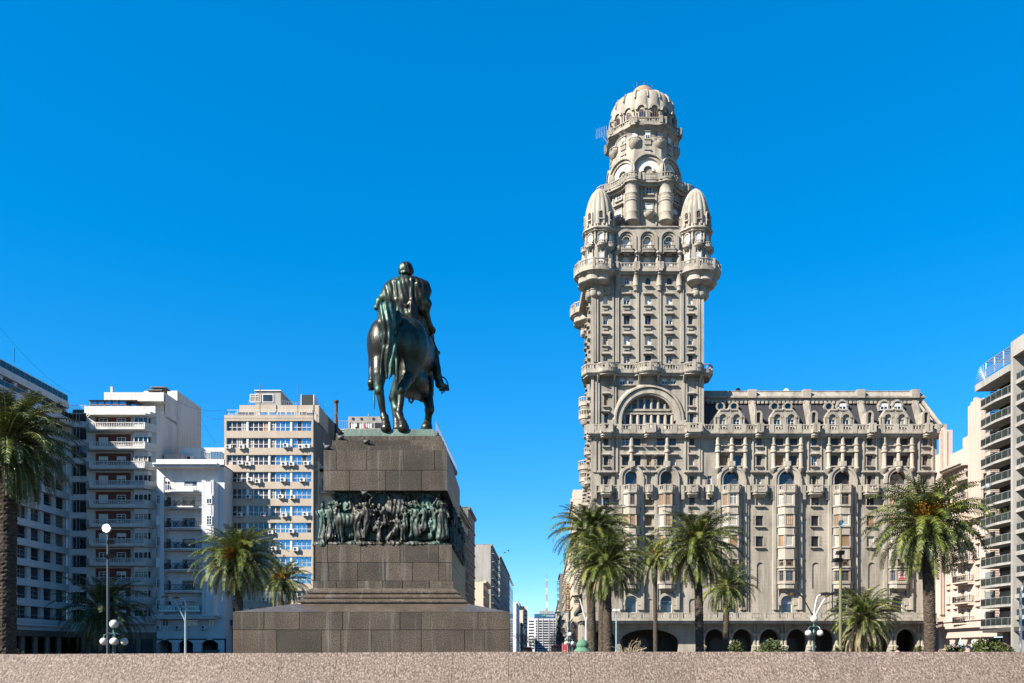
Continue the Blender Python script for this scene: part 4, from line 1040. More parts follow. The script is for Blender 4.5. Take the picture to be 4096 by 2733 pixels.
        for k in range(8):
            a = pi/2+k*pi/4; f2 = fr.sub(cu+2.36*cos(a), 0, cw+2.36*sin(a), pi/2-a)
            vis2 = vis and sin(a) > -.3
            if vis2:
                WS.add(f2, 0, tv(968), .85, tv(928)-tv(968), 'blind', True, 'white', .03); WS.add(f2, 0, tv(1042), .85, tv(1008)-tv(1042), 'blind', False, 'white', .03)
                WS.add(f2, 0, tv(874), .55, tv(846)-tv(874), rr.choice(['wood', 'sash']), True, 'wood', .16)
                Q.fr = f2; Q.arch(0, tv(852), .32, .6, .05, .32, 10)
                for sg in (-1, 1): a1, b1 = sorted((sg*.32, sg*.6)); Q.box(a1, b1, tv(895), tv(852), .0, .3)
                Q.box(-.4, .4, tv(878), tv(874), .05, .42)
                Q.arch(0, tv(939), .44, .62, .0, .2, 10)
                for sg in (-1, 1): a1, b1 = sorted((sg*.44, sg*.6)); Q.box(a1, b1, tv(1045), tv(939), .0, .14)
                Q.lathe(0, .1, [(.1, tv(998)), (.45, tv(990)), (.72, tv(984)), (.72, tv(981))], 12)
                Q.balus([(.68*cos(pi*q/6), .1+.68*sin(pi*q/6)) for q in range(7)], tv(981), tv(966), .3, .12, .3)
                Q.fr = fr
            a = a+pi/8; x, w_ = cu+2.5*cos(a), cw+2.5*sin(a)
            Q.lathe(x, w_, [(.06, tv(970)), (.22, tv(958)), (.3, tv(952)), (.2, tv(946)), (.17, tv(925)), (.32, tv(915)), (.3, tv(905)), (.2, tv(893)), (.05, tv(886))], 10)
        Q.obj('turret', M['stone_hi'], root)
    mt = MB(fr); mt.tube([(tc[1][0]-.2, tv(756), -1.4), (tc[1][0]-.2, tv(733), -1.4)], .04, 5); mt.obj('lightning_rod', M['iron'], root)
    # ---- octagonal drum, lunettes, upper drum and dome
    YC = 154.5; cu = (2571-CX)/F*YC; cw = SY-YC
    def dv(y, dy=0): return EH+(HY-y)/F*(YC+dy)
    O = MB(fr); ap = 6.9
    def octo(r, off=0): return [(cu+r/cos(pi/8)*cos(pi/8+k*pi/4+off), cw+r/cos(pi/8)*sin(pi/8+k*pi/4+off)) for k in range(8)]
    vA0, vA1 = v3-.2, dv(712, -8.5)
    O.plan(octo(ap), vA0, vA1); O.plan(octo(ap*1.03), vA1-.5, vA1-.2)
    ringpts = []
    for k in range(8):
        a = pi/2+k*pi/4; f2 = fr.sub(cu+ap*cos(a), 0, cw+ap*sin(a), pi/2-a); Yf = YC-ap
        def fv(y): return EH+(HY-y)/F*(YC-ap)
        if sin(a) > -.2:
            for (ya, yb, st) in ((740, 777, 'sash'), (818, 852, rr.choice(['half', 'blind']))):
                WS.add(f2, 0, fv(yb), 1.15, fv(ya)-fv(yb), st, False, 'white', .04)
                O.fr = f2; O.box(-.85, .85, fv(yb)-.22, fv(yb), 0, .3); O.box(-.78, -.62, fv(yb), fv(ya)+.15, 0, .14); O.box(.62, .78, fv(yb), fv(ya)+.15, 0, .14); O.box(-.78, .78, fv(ya)+.02, fv(ya)+.18, 0, .18)
                O.fr = fr
            O.fr = f2; O.box(-1.0, 1.0, fv(803), fv(798), 0, .6); O.box(-.85, .85, fv(807), fv(803), 0, .35)
            for sg in (-1, 1): O.box(sg*1.25-.12, sg*1.25+.12, fv(900), fv(725), 0, .16)
            O.lathe(0, .05, [(.15, fv(880)), (.7, fv(872)), (.98, fv(862)), (.98, fv(858))], 14); O.balus([(.92*cos(pi*q/8), .05+.92*sin(pi*q/8)) for q in range(9)], fv(858), fv(848), .3, .12, .2)
            O.fr = fr
        # engaged round bays at the corners
        a = pi/8+k*pi/4; rr_ = ap/cos(pi/8)+.15; x, w_ = cu+rr_*cos(a), cw+rr_*sin(a)
        def fv(y): return EH+(HY-y)/F*(YC-8.3)
        O.lathe(x, w_, [(.3, fv(890)), (.9, fv(882)), (1.3, fv(874)), (1.2, fv(868)), (1.2, fv(846)), (1.26, fv(842)), (1.2, fv(838)), (1.2, fv(800)), (1.32, fv(797)), (1.26, fv(790)), (1.34, fv(786)), (1.18, fv(782)), (1.18, fv(770)), (1.26, fv(767)), (1.18, fv(764)), (1.18, fv(735)), (1.3, fv(730)), (1.45, fv(718)), (1.35, fv(714))], 20)
        if sin(a) > .3: O.fr = fr; O.tubew([fr.p(x, fv(888), w_), fr.p(cu+(rr_-1.6)*cos(a), fv(915), cw+(rr_-1.6)*sin(a))], .3, 6)
        # ring balcony outline
        rb_ = rr_+.1
        for q in (-1, -.5, 0, .5, 1): ringpts.append((x+1.65*cos(a+q*1.1), w_+1.65*sin(a+q*1.1)))
        am = a+pi/8; rm = ap+1.15
        tx, ty = -sin(am), cos(am)
        ringpts.append((cu+rm*cos(am)-tx*1.15, cw+rm*sin(am)-ty*1.15)); ringpts.append((cu+rm*cos(am)+tx*1.15, cw+rm*sin(am)+ty*1.15))
    vR0, vR1 = dv(716, -8.8), dv(684, -8.8)
    O.plan([(cu+(p-cu)*1.0, q) for p, q in ringpts], vR0-.1, vR0+.3); O.plan([(cu+(p-cu)*.94, cw+(q-cw)*.94) for p, q in ringpts], vR0-.5, vR0-.1)
    O.balus(ringpts, vR0+.3, vR1, .42, .17, .25, closed=True)
    for p in ringpts[::7]: pass
    for i, (p, q) in enumerate(ringpts):
        if i % 7 in (0, 4, 5, 6): O.box(p-.2, p+.2, vR0+.2, vR1+.06, q-.2, q+.2)
    O.obj('octagonal_drum', M['stone_hi'], root)
    # lunette storey
    N = MB(fr); apL = 5.9; Pn = MB(fr)
    N.plan(octo(apL-.2), vR0, dv(625)); 
    for k in range(8):
        a = pi/2+k*pi/4; f2 = fr.sub(cu+apL*cos(a), 0, cw+apL*sin(a), pi/2-a)
        vcx = EH+(HY-683)/F*(YC-apL); R1 = 2.95
        N.fr = f2; Pn.fr = f2
        N.arch(0, vcx, R1-.35, R1, -1.6, .5, 24, -.12, pi+.12); N.arch(0, vcx, R1-.85, R1-.35, -.6, .2, 24, -.12, pi+.12)
        Pn.arch(0, vcx, 1.15, R1-.82, -.5, -.05, 24, -.12, pi+.12); Pn.arch(0, vcx, .78, 1.12, -.5, .12, 18, -.12, pi+.12)
        N.disc(0, vcx, .8, -.4, 16, -.1, pi+.1, 1)
        N.box(-R1, -R1+.35, vR0, vcx-.3, -1.2, .45); N.box(R1-.35, R1, vR0, vcx-.3, -1.2, .45)
        N.fr = fr
    N.lathe(cu, cw, [(5.3, dv(690)), (5.4, dv(640)), (5.66, dv(630))], 48)
    N.obj('lunette_storey', [M['stone_hi'], M['glass_open']], root); Pn.obj('lunette', M['stone_pale'], root)
    # upper drum
    D = MB(fr); rD = 5.65; v0_ = dv(500, -6)
    D.lathe(cu, cw, [(rD, dv(640)), (rD, v0_-.5), (rD*1.03, v0_-.3)], 48)
    for k in range(16):
        a = pi/2+k*pi/8; f2 = fr.sub(cu+rD*cos(a), 0, cw+rD*sin(a), pi/2-a); Yf = YC-rD
        if sin(a) < -.25: continue
        def fv(y): return EH+(HY-y)/F*Yf
        st = 'blind' if k in (14, 13) else rr.choice(['sash', 'half', 'blind'])
        WS.add(f2, 0, fv(557), .85, fv(530)-fv(557), st, False, 'white', .05); D.fr = f2
        if k % 2 == 1:
            D.lathe(0, 0, [(.1, fv(600)), (.7, fv(592)), (1.05, fv(578)), (1.12, fv(574)), (1.12, fv(571))], 14); D.balus([(1.05*cos(pi*q/8), 1.05*sin(pi*q/8)) for q in range(9)], fv(571), fv(555), .3, .12, .2)
        else:
            D.box(-.6, .6, fv(562), fv(557), 0, .3); D.box(-.55, .55, fv(580), fv(564), 0, .2); D.box(-.6, .6, fv(528), fv(524), 0, .25)
            D.box(-.62, .62, fv(603), fv(599), 0, .25)
        WS.add(f2, 0, fv(632), .8, fv(607)-fv(632), 'half', False, 'white', .05)
        D.fr = fr
        a2 = a+pi/16; x, w_ = cu+rD*cos(a2), cw+rD*sin(a2)
    # bracketed ring balcony
    v0 = dv(500, -6); v1 = dv(473, -6); rB = 6.5
    bp = []
    for k in range(8):
        a = pi/2+(k+.5)*pi/4
        for q, e in ((-.1, .0), (-.06, .35), (.06, .35), (.1, .0)): bp.append((cu+(rB+e)*cos(a+q), cw+(rB+e)*sin(a+q)))
    D.lathe(cu, cw, [(rD, v0-1.3), (rD+.25, v0-.6), (rB, v0-.15)], 32)
    D.plan([(cu+(p-cu)*1.03, cw+(q-cw)*1.03) for p, q in bp], v0-.2, v0+.15); D.balus(bp, v0+.1, v1, .42, .17, .35, closed=True)
    for i, (p, q) in enumerate(bp):
        if i % 4 in (1, 2): D.box(p-.24, p+.24, v0+.05, v1+.08, q-.24, q+.24)
    D.obj('upper_drum', M['stone'], root)
    # dome
    H = MB(fr); R0 = 5.75
    prof = [(R0, v0), (5.85, EH+95.3), (5.7, EH+97.06), (5.46, EH+98.0), (5.05, EH+98.6), (4.2, EH+99.2), (3.4, EH+99.7), (2.6, EH+100.2), (2.0, EH+100.5)]
    H.lathe(cu, cw, prof, 96, mod=lambda a: .955+.045*abs(sin(8*(a-pi/2)))**.5)
    for k in range(16):
        a = pi/2+k*pi/8
        H.tubew([fr.p(cu+(r-.02)*cos(a), v, cw+(r-.02)*sin(a)) for r, v in prof[2:]], .15, 5)
        a += pi/16; f2 = fr.sub(cu+(R0+.02)*cos(a), 0, cw+(R0+.02)*sin(a), pi/2-a)
        Yf = YC-R0
        def fv(y): return EH+(HY-y)/F*Yf
        if sin(a) > -.3:
            H.fr = f2; H.arch(0, fv(437), .62, .98, -.6, .32, 14)
            H.box(-1.08, -.84, fv(505), fv(444), -.3, .2); H.box(.84, 1.08, fv(505), fv(444), -.3, .2)
            WS.add(f2, 0, fv(470), .75, fv(438)-fv(470), rr.choice(['wood', 'dark', 'wood', 'sash']), True, 'wood', .12); H.fr = fr
    H.obj('dome', M['stone_hi'], root)
    Cp = MB(fr); Cp.lathe(cu, cw, [(2.05, EH+100.4), (2.0, EH+101.0), (1.7, EH+101.5), (1.2, EH+101.95), (.6, EH+102.25), (.1, EH+102.4)], 32); Cp.obj('dome_cap', M['rust'], root)
    An = MB(fr); vt = dv(328)
    for dx in (-.65, .65): An.tube([(cu+dx-.4, dv(345, -.8), cw), (cu+dx-.4, vt, cw)], .05, 4)
    An.tube([(cu-1.05, vt, cw), (cu+.25, vt, cw)], .04, 4); An.tube([(cu-1.8, dv(352, -.8), cw+1), (cu-1.8, dv(344, -.8), cw+1)], .04, 4); An.tube([(cu+1.6, dv(352, -.8), cw+1), (cu+1.6, dv(345, -.8), cw+1)], .04, 4)
    An.obj('roof_antenna', M['iron'], root)
    An = MB(fr); x0 = cu-rB-.5
    for i in range(7): An.tube([(x0-1.5+i*.3, dv(570)+i*.1, cw+1), (x0-1.5+i*.3, dv(530)+i*.1, cw+1)], .016, 4)
    for i in range(4): An.tube([(x0-1.6, dv(565-i*10), cw+1), (x0+.5, dv(560-i*10), cw+1)], .016, 4)
    An.tube([(x0+.6, dv(588), cw+1), (x0-.3, dv(560), cw+1)], .06, 4); An.tube([(x0-.3, dv(575), cw+1), (x0+1.0, dv(580), cw+.5)], .07, 4)
    An.obj('grid_antenna', M['steel'], root)
    # ---- terrace and arcade
    B = MB(fr); out = 4.2; V0, V1 = sv(2490), sv(2455)
    ft = SY-out
    def fu(px): return (px-CX)/F*ft
    def fvv(py): return EH+(HY-py)/F*ft
    V0, V1 = fvv(2480), fvv(2452)
    a0, a1 = fu(2322), fu(3752)
    B.box(a0, a1, V0-.15, V0+.25, -3, out+.35); B.box(a0+.3, a1-.3, V0-.5, V0-.15, -3, out+.1)
    B.balus([(a0+.2, -2), (a0+.2, out-2), (a0+2, out), (a1-.2, out), (a1-.2, -2)], V0+.2, V1, .36, .18, .16)
    px = 2336
    while px < 3750: B.box(fu(px)-.4, fu(px)+.4, V0+.2, V1+.06, out-.25, out+.22); px += 55
    B.obj('terrace_balustrade', M['stone_hi'], root)
    ao = out-2.4
    Ar = MB(fr); aops = [(fu(2506), fu(2725), -.2, fvv(2516), True)]
    big = aops.pop()
    for k in range(8): c = 2874+111*k; aops.append((fu(c-40), fu(c+40), -.2, fvv(2515), True))
    aops.append((fu(2375), fu(2470), -.2, fvv(2515), True))
    wall(Ar, a0+.5, fu(2480), -.2, V0-.3, aops, ao, .9)
    wall(Ar, fu(2735), a1-.3, -.2, V0-.3, aops, ao, .9)
    # wide elliptical arch
    uc2 = fu(2607); ra, rbz = fu(2735)-uc2-.4, fvv(2516)-fvv(2566)
    sp = fvv(2566); n = 18
    pts = [(uc2+ra*cos(pi*k/n), sp+rbz*sin(pi*k/n)) for k in range(n+1)]
    for p, q in zip(pts[:-1], pts[1:]):
        Ar.quad((p[0], p[1], ao), (q[0], q[1], ao), (q[0], V0-.3, ao), (p[0], V0-.3, ao)); Ar.quad((p[0], p[1], ao), (q[0], q[1], ao), (q[0], q[1], ao-.9), (p[0], p[1], ao-.9))
        Ar.quad((p[0], p[1], ao+.15), (q[0], q[1], ao+.15), (uc2+(q[0]-uc2)*1.04, sp+(q[1]-sp)*1.12, ao+.15), (uc2+(p[0]-uc2)*1.04, sp+(p[1]-sp)*1.12, ao+.15))
    for px0 in (2480, 2735):
        a, b = sorted((fu(px0), uc2+(-1 if px0 < 2600 else 1)*ra)); Ar.box(a, b, -.2, V0-.3, ao-.9, ao)
    for k in range(9):
        c = 2874+111*k-55.5
        for dx in (-7, 7): Ar.lathe(fu(c+dx), ao+.2, [(.42, fvv(2600)), (.5, fvv(2585)), (.3, fvv(2580)), (.26, fvv(2545)), (.4, fvv(2538)), (.3, fvv(2530))], 10)
        Ar.box(fu(c-17), fu(c+17), fvv(2590), fvv(2583), ao-.2, ao+.6); Ar.box(fu(c-15), fu(c+15), 0, fvv(2590), ao-.2, ao+.4)
        Ar.box(fu(c-10), fu(c-4), fvv(2530), V0-.3, ao, ao+.25); Ar.box(fu(c+4), fu(c+10), fvv(2530), V0-.3, ao, ao+.25)
    for k in range(8): c = 2874+111*k; Ar.arch(fu(c), fvv(2515)-(fu(c+40)-fu(c)), fu(c+40)-fu(c), fu(c+40)-fu(c)+.4, ao+.003, ao+.2, 16)
    # back wall of arcade with dim shopfronts
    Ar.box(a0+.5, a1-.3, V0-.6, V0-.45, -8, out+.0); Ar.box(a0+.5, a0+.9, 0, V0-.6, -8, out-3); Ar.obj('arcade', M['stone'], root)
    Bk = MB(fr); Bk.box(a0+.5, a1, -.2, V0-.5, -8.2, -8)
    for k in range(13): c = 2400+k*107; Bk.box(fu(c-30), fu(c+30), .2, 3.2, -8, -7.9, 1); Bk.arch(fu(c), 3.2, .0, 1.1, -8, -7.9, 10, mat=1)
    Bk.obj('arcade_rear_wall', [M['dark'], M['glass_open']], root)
    S.obj('wall', M['stone'], root); T.obj('flank_hoods', M['stone_hi'], root, kind='stuff')
    WS.flush()
    # green awning on one tower window
    aw = MB(fr); u = su(2424); aw.frustum((u-.85, u+.75, 0, .9, sv(1651)), (u-.85, u+.75, 0, .2, sv(1648))); aw.obj('awning', plain('green_awning', (.02, .2, .09), .6), root)
palace()
# ------------------------------------------------------------------ equestrian bronze on the pedestal
def statue():
    Yu, du, X0, X1, ztop, YY = PED
    Yp = YY+.25
    root = thing('equestrian_statue', 'dark green bronze rider on horseback seen from behind, on top of the granite pedestal', 'statue', (ux(1560, Yp), Yp+3, ztop))
    base = MB(); zt = vz(1717, Yp)
    a0, a1 = ux(1369, Yp-.1), ux(1745, Yp-.1); b0, b1 = ux(1379, Yp), ux(1733, Yp); dep = 5.9
    base.frustum((a0, a1, Yp-.12, Yp+dep+.1, ztop), (a0+.02, a1-.02, Yp-.1, Yp+dep+.1, ztop+.1)); base.frustum((a0+.06, a1-.06, Yp-.06, Yp+dep, ztop+.1), (b0, b1, Yp, Yp+dep-.05, zt))
    # sloping ground under the hooves
    base.frustum((b0+.15, b1-.15, Yp+.15, Yp+dep-.2, zt), (b0+.4, b1-.4, Yp+2.6, Yp+dep-.5, zt+.62))
    base.obj('plinth', M['verdigris'], root)
    def Q(x, y, Y): return tuple(W(1400+x*.4787, 1000+y*.4787, Y))
    def r(z, Y): return z*.4787/F*Y
    P = []
    def cap(a, b, ra, rb, k=.1): P.append(('c', Q(*a), Q(*b), r(ra, a[2]), r(rb, b[2]), k))
    def ell(c, rx, ry, rz, k=.15): P.append(('e', Q(*c), (r(rx, c[2]), ry, r(rz, c[2])), None, k))
    H = 31.9+1.25  # rump depth
    # hindquarters and barrel
    ell((395, 800, H+.45), 232, 1.0, 240, .2); ell((268, 800, H+.2), 124, .72, 215, .2); ell((520, 800, H+.3), 136, .78, 225, .2)
    ell((480, 860, H+1.5), 190, 1.5, 215, .3); ell((540, 880, H+2.7), 175, 1.2, 235, .3); ell((590, 940, H+3.4), 130, .75, 210, .3)
    ell((520, 1120, H+2.1), 140, 1.3, 110, .2)
    # hind legs
    L = H-.9
    cap((262, 900, H+.1), (245, 1040, L+.6), 105, 62); cap((245, 1040, L+.6), (243, 1160, L+.0), 58, 38, .08); ell((243, 1178, L-.02), 40, .19, 45, .05)
    cap((248, 1190, L), (280, 1375, L+.12), 33, 26, .04); ell((288, 1395, L+.12), 36, .17, 34, .05); cap((290, 1400, L+.12), (300, 1445, L-.0), 30, 34, .04); cap((300, 1455, L-.02), (302, 1492, L-.08), 38, 46, .03)
    cap((500, 920, H+.2), (480, 1060, L+.9), 112, 66); cap((480, 1060, L+.9), (432, 1160, L+.4), 58, 40, .08); ell((430, 1175, L+.3), 40, .19, 46, .05)
    cap((430, 1190, L+.35), (412, 1360, L+.25), 33, 27, .04); ell((412, 1382, L+.25), 38, .18, 36, .05); cap((414, 1390, L+.2), (436, 1445, L+.05), 32, 36, .04); cap((438, 1455, L), (445, 1492, L-.06), 40, 50, .03)
    # forelegs
    G = H+2.7
    cap((440, 1080, G), (370, 1240, G+.1), 75, 48); cap((370, 1240, G+.1), (392, 1420, G), 38, 32, .04); ell((395, 1330, G), 40, .18, 40, .04); cap((392, 1420, G), (402, 1492, G-.1), 32, 46, .03)
    cap((620, 1020, G+.4), (640, 1200, G+.3), 85, 60); cap((640, 1200, G+.3), (668, 1325, G+.0), 52, 36, .05); ell((664, 1338, G), 42, .19, 40, .04); cap((664, 1345, G), (652, 1425, G+.25), 31, 28, .04); ell((650, 1430, G+.25), 34, .16, 30, .04); cap((650, 1440, G+.2), (640, 1490, G+.05), 34, 50, .03)
    cap((618, 1165, G+.3), (600, 1240, G+.2), 50, 30, .1)
    # neck and head carried forward, hidden behind the rider from here
    cap((560, 800, H+3.5), (575, 520, H+4.6), 110, 70, .25); cap((575, 500, H+4.7), (580, 620, H+5.6), 55, 34, .1); cap((555, 450, H+4.6), (555, 500, H+4.6), 12, 20, .02); cap((600, 450, H+4.6), (600, 500, H+4.6), 12, 20, .02)
    sdf_obj('horse', P, .034, M['bronze'], root, lambda X, Y, Z: .012*np.sin(X*7+1)*np.sin(Y*5)*np.sin(Z*6))
    # tail, a thick rope of hair
    P = []; T = 31.9+.28
    cap((330, 530, T+.5), (310, 512, T+.15), 64, 74, .15); cap((310, 512, T+.15), (304, 620, T), 74, 72, .1); cap((304, 620, T), (314, 740, T), 70, 58, .1); cap((314, 740, T), (330, 870, T+.05), 56, 46, .1)
    for k in range(9):
        x = 275+k*13; e = [1050, 960, 1070, 1010, 1085, 980, 1050, 1000, 1085][k]
        cap((300+k*4, 620, T-.12), (x, 820, T-.06), 16, 15, .03); cap((x, 820, T-.06), (x+(k % 3-1)*12, e, T-.02), 15, 9, .03)
    cap((395, 560, T+.6), (350, 700, T+.3), 45, 40, .15); cap((310, 840, T), (325, 980, T+.05), 42, 25, .08)
    sdf_obj('tail', P, .028, M['bronze'], root, lambda X, Y, Z: .022*np.sin(X*30+3*np.sin(Z*2.2)))
    # rider: one continuous figure
    P = []; S = H+1.75
    cap((470, 600, S+.1), (460, 440, S), 92, 100, .15); cap((460, 440, S), (465, 330, S), 105, 112, .15); cap((370, 315, S), (565, 305, S), 62, 66, .15)
    cap((465, 270, S), (468, 215, S), 48, 40, .06)
    ell((468, 166, S), 57, .31, 61, .05); ell((468, 145, S), 50, .28, 42, .05)
    for i in range(26):
        a = i*2.4; b = .5+.5*sin(i*1.7); ell((468+52*cos(a), 192-34*b, S-.24*abs(sin(a))), 13, .06, 13, .03)
    ell((412, 180, S), 9, .06, 16, .02); ell((526, 182, S), 10, .07, 16, .02)
    ell((470, 185, S+.3), 12, .1, 16, .03)
    # arms
    cap((345, 320, S), (270, 430, S+.1), 55, 46); cap((270, 430, S+.1), (300, 560, S+.9), 40, 30); cap((300, 560, S+.9), (400, 590, S+1.6), 26, 20)
    cap((590, 325, S), (610, 500, S-.05), 62, 52); cap((610, 500, S-.05), (650, 610, S+.5), 44, 32); cap((650, 610, S+.5), (688, 665, S+.7), 30, 22, .05)
    ell((694, 672, S+.75), 24, .1, 24, .04)
    for k in range(4): cap((682+k*7, 668, S+.85), (680+k*9, 698, S+.8), 8, 6, .02)
    cap((676, 662, S+.75), (662, 684, S+.75), 8, 6, .02)
    # legs in boots, toes forward
    cap((540, 600, S+.3), (640, 730, S+1.2), 90, 66, .15); cap((640, 730, S+1.2), (690, 850, S+1.1), 55, 44, .1); cap((690, 850, S+1.1), (735, 1060, S+.9), 45, 34, .06)
    ell((705, 860, S+1.1), 50, .25, 22, .03); cap((735, 1060, S+.9), (755, 1120, S+.9), 36, 34, .05); cap((745, 1125, S+.8), (800, 1150, S+1.4), 32, 26, .05)
    cap((380, 600, S+.3), (250, 740, S+1.2), 90, 66, .15); cap((250, 740, S+1.2), (200, 900, S+1.1), 55, 44, .1); cap((200, 900, S+1.1), (188, 1090, S+1.0), 45, 32, .06); cap((182, 1110, S+.9), (178, 1150, S+1.4), 32, 24, .05)
    # cloak: shoulder cape, sleeves, tails and fringe
    cap((395, 270, S-.1), (330, 330, S-.12), 40, 50, .1); cap((330, 330, S-.12), (285, 395, S-.1), 45, 40, .1)
    cap((540, 270, S-.1), (620, 310, S-.08), 46, 50, .1); cap((620, 310, S-.08), (645, 345, S-.05), 48, 40, .08)
    cap((600, 420, S-.1), (625, 450, S-.1), 66, 58, .06); cap((560, 465, S-.18), (650, 462, S-.1), 24, 24, .03); cap((250, 440, S+.05), (228, 485, S+.05), 36, 26, .05)
    for k in range(11):
        x = 405+k*12; cap((x, 265, S-.42), (x+(k-5)*2, 520, S-.40), 9, 10, .03)
    cap((385, 268, S-.4), (392, 420, S-.42), 20, 18, .03); cap((392, 420, S-.42), (420, 535, S-.35), 20, 14, .03)
    cap((515, 245, S-.42), (515, 420, S-.44), 18, 20, .03); cap((515, 420, S-.44), (512, 575, S-.4), 20, 20, .03); cap((560, 290, S-.35), (545, 560, S-.3), 30, 24, .05)
    cap((425, 545, S-.35), (500, 560, S-.38), 16, 16, .04); cap((430, 450, S-.44), (470, 470, S-.46), 10, 12, .02); cap((470, 470, S-.46), (500, 440, S-.46), 12, 9, .02)
    ell((465, 585, S+.2), 130, .7, 50, .15); ell((352, 400, S-.05), 62, .42, 110, .12); ell((600, 400, S-.02), 66, .42, 100, .12)
    sdf_obj('rider', P, .026, M['bronze'], root, lambda X, Y, Z: .016*np.sin(X*13+2*np.sin(Z*3))*np.cos(Z*2.5+Y*4)+.006*np.sin(X*33+Z*9))
    # stirrups, sabre and girth ring
    m = MB()
    def arc(cx, cy, Y, rx, ry, a0, a1, rad=.03): m.tubew([Vector(Q(cx+rx*cos(a0+(a1-a0)*k/10), cy-ry*sin(a0+(a1-a0)*k/10), Y)) for k in range(11)], rad, 6)
    arc(762, 1160, S+1.2, 60, 100, 0, pi*.55); m.tubew([Q(745, 1165, S+1.2), Q(830, 1168, S+1.2)], [.08, .05], 6); m.tubew([Q(765, 1165, S+1.2), Q(768, 1200, S+1.2), Q(790, 1180, S+1.2)], .04, 5)
    arc(178, 1130, S+1.2, 22, 50, 0, pi); m.tubew([Q(155, 1165, S+1.2), Q(200, 1165, S+1.2)], .06, 6)
    m.obj('stirrups', M['bronze'], root)
    m = MB(); m.tubew([Q(225, 700, S+1.0), Q(205, 1150, S+1.0), Q(200, 1328, S+1.0)], [.04, .035, .03], 6); m.obj('sabre', M['bronze'], root)
    m = MB(); m.fr = IDF; m.tubew([Q(490, 1225, H+1.4), Q(495, 1262, H+1.4), Q(512, 1280, H+1.4), Q(525, 1262, H+1.4), Q(526, 1228, H+1.4)], .045, 6); m.obj('girth_ring', M['bronze'], root)
statue()
# pigeons on the pedestal steps
def pigeons():
    Yu, du, X0, X1, ztop, YY = PED
    grey = plain('pigeon_grey', (.045, .045, .055), .6, 0, .4, 30); dk = plain('pigeon_dark', (.018, .017, .02), .6, 0, .3, 30)
    spots = [(1311, 1800, Yu+.06, grey, 1, 'grey pigeon on the lowest ledge at the far left of the bronze-topped pedestal'),
             (1363, 1762, Yu+.42, grey, 1, 'dark-winged pigeon with a pale body, upper left ledge beside the green bronze plinth'),
             (1467, 1779, Yu+.22, dk, 1, 'black pigeon resting alone near the middle of the granite pedestal steps'),
             (1460, 1985, Yu-.35, dk, 1, 'dark pigeon perched among the bronze frieze figures beneath the overhang')]
    for px, py, Y, mat, d, lab in spots:
        p = W(px, py, Y); P = []
        x, y, z = p
        if abs(py-1800) < 1: z = vz(1800, Yu)+.01
        P += [('e', (x, y, z+.11), (.13, .075, .075), ((.9, 0, -.43), (0, 1, 0), (.43, 0, .9)), .03), ('e', (x-.13, y, z+.22), (.042, .04, .045), None, .03), ('c', (x-.08, y, z+.14), (x-.13, y, z+.2), .05, .035, .03),
              ('c', (x+.1, y, z+.08), (x+.25, y, z+.01), .04, .02, .03), ('c', (x-.16, y, z+.22), (x-.2, y, z+.205), .012, .006, .01), ('c', (x-.02, y, z+.06), (x-.02, y, z-.01), .012, .01, .01)]
        o = sdf_obj('pigeon', P, .016, mat); tagd(o, lab, 'pigeon', 'pigeons on the monument')
pigeons()

# ------------------------------------------------------------------ palms
def leafmat(name, c, c2, tr=.12):
    m, t, b = nt(name); setp(b, .5, 0, .3)
    n = noise_node(t, 2.5, 3); col = ramp(t, n.outputs[0], [(.35, c), (.65, c2)], ALB); t.links.new(col, b.inputs['Base Color'])
    tl = t.nodes.new('ShaderNodeBsdfTranslucent'); t.links.new(col, tl.inputs[0])
    mx = t.nodes.new('ShaderNodeMixShader'); mx.inputs[0].default_value = tr
    out = t.nodes['Material Output']; t.links.new(b.outputs[0], mx.inputs[1]); t.links.new(tl.outputs[0], mx.inputs[2]); t.links.new(mx.outputs[0], out.inputs[0])
    return m
M['leaf'] = leafmat('palm_leaf', (.058, .09, .013), (.12, .155, .022))
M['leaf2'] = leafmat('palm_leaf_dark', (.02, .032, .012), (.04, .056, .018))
M['leaf_y'] = leafmat('palm_leaf_yellow', (.17, .20, .03), (.28, .28, .05))
M['leaf_g'] = leafmat('palm_leaf_greygreen', (.09, .12, .06), (.16, .19, .10))
M['leaf_d'] = leafmat('palm_leaf_dry', (.24, .17, .095), (.36, .27, .16), .1)
M['flower'] = plain('palm_fruit_stalks', (.95, .42, .05), .6, 0, .3, 6)
M['rachis'] = plain('palm_rib', (.26, .25, .09), .5, 0, .2, 3)
def barkmat():
    m, t, b = nt('palm_bark'); setp(b, .9, 0, .2)
    n = noise_node(t, 3, 5, .7, stretch=(1.5, 1.5, 4)); c = ramp(t, n.outputs[0], [(.35, (.03, .022, .017)), (.55, (.10, .075, .055)), (.72, (.20, .16, .12))], ALB)
    t.links.new(c, b.inputs['Base Color']); bump(t, b, n.outputs[0], .9, .12); return m
M['bark'] = barkmat()
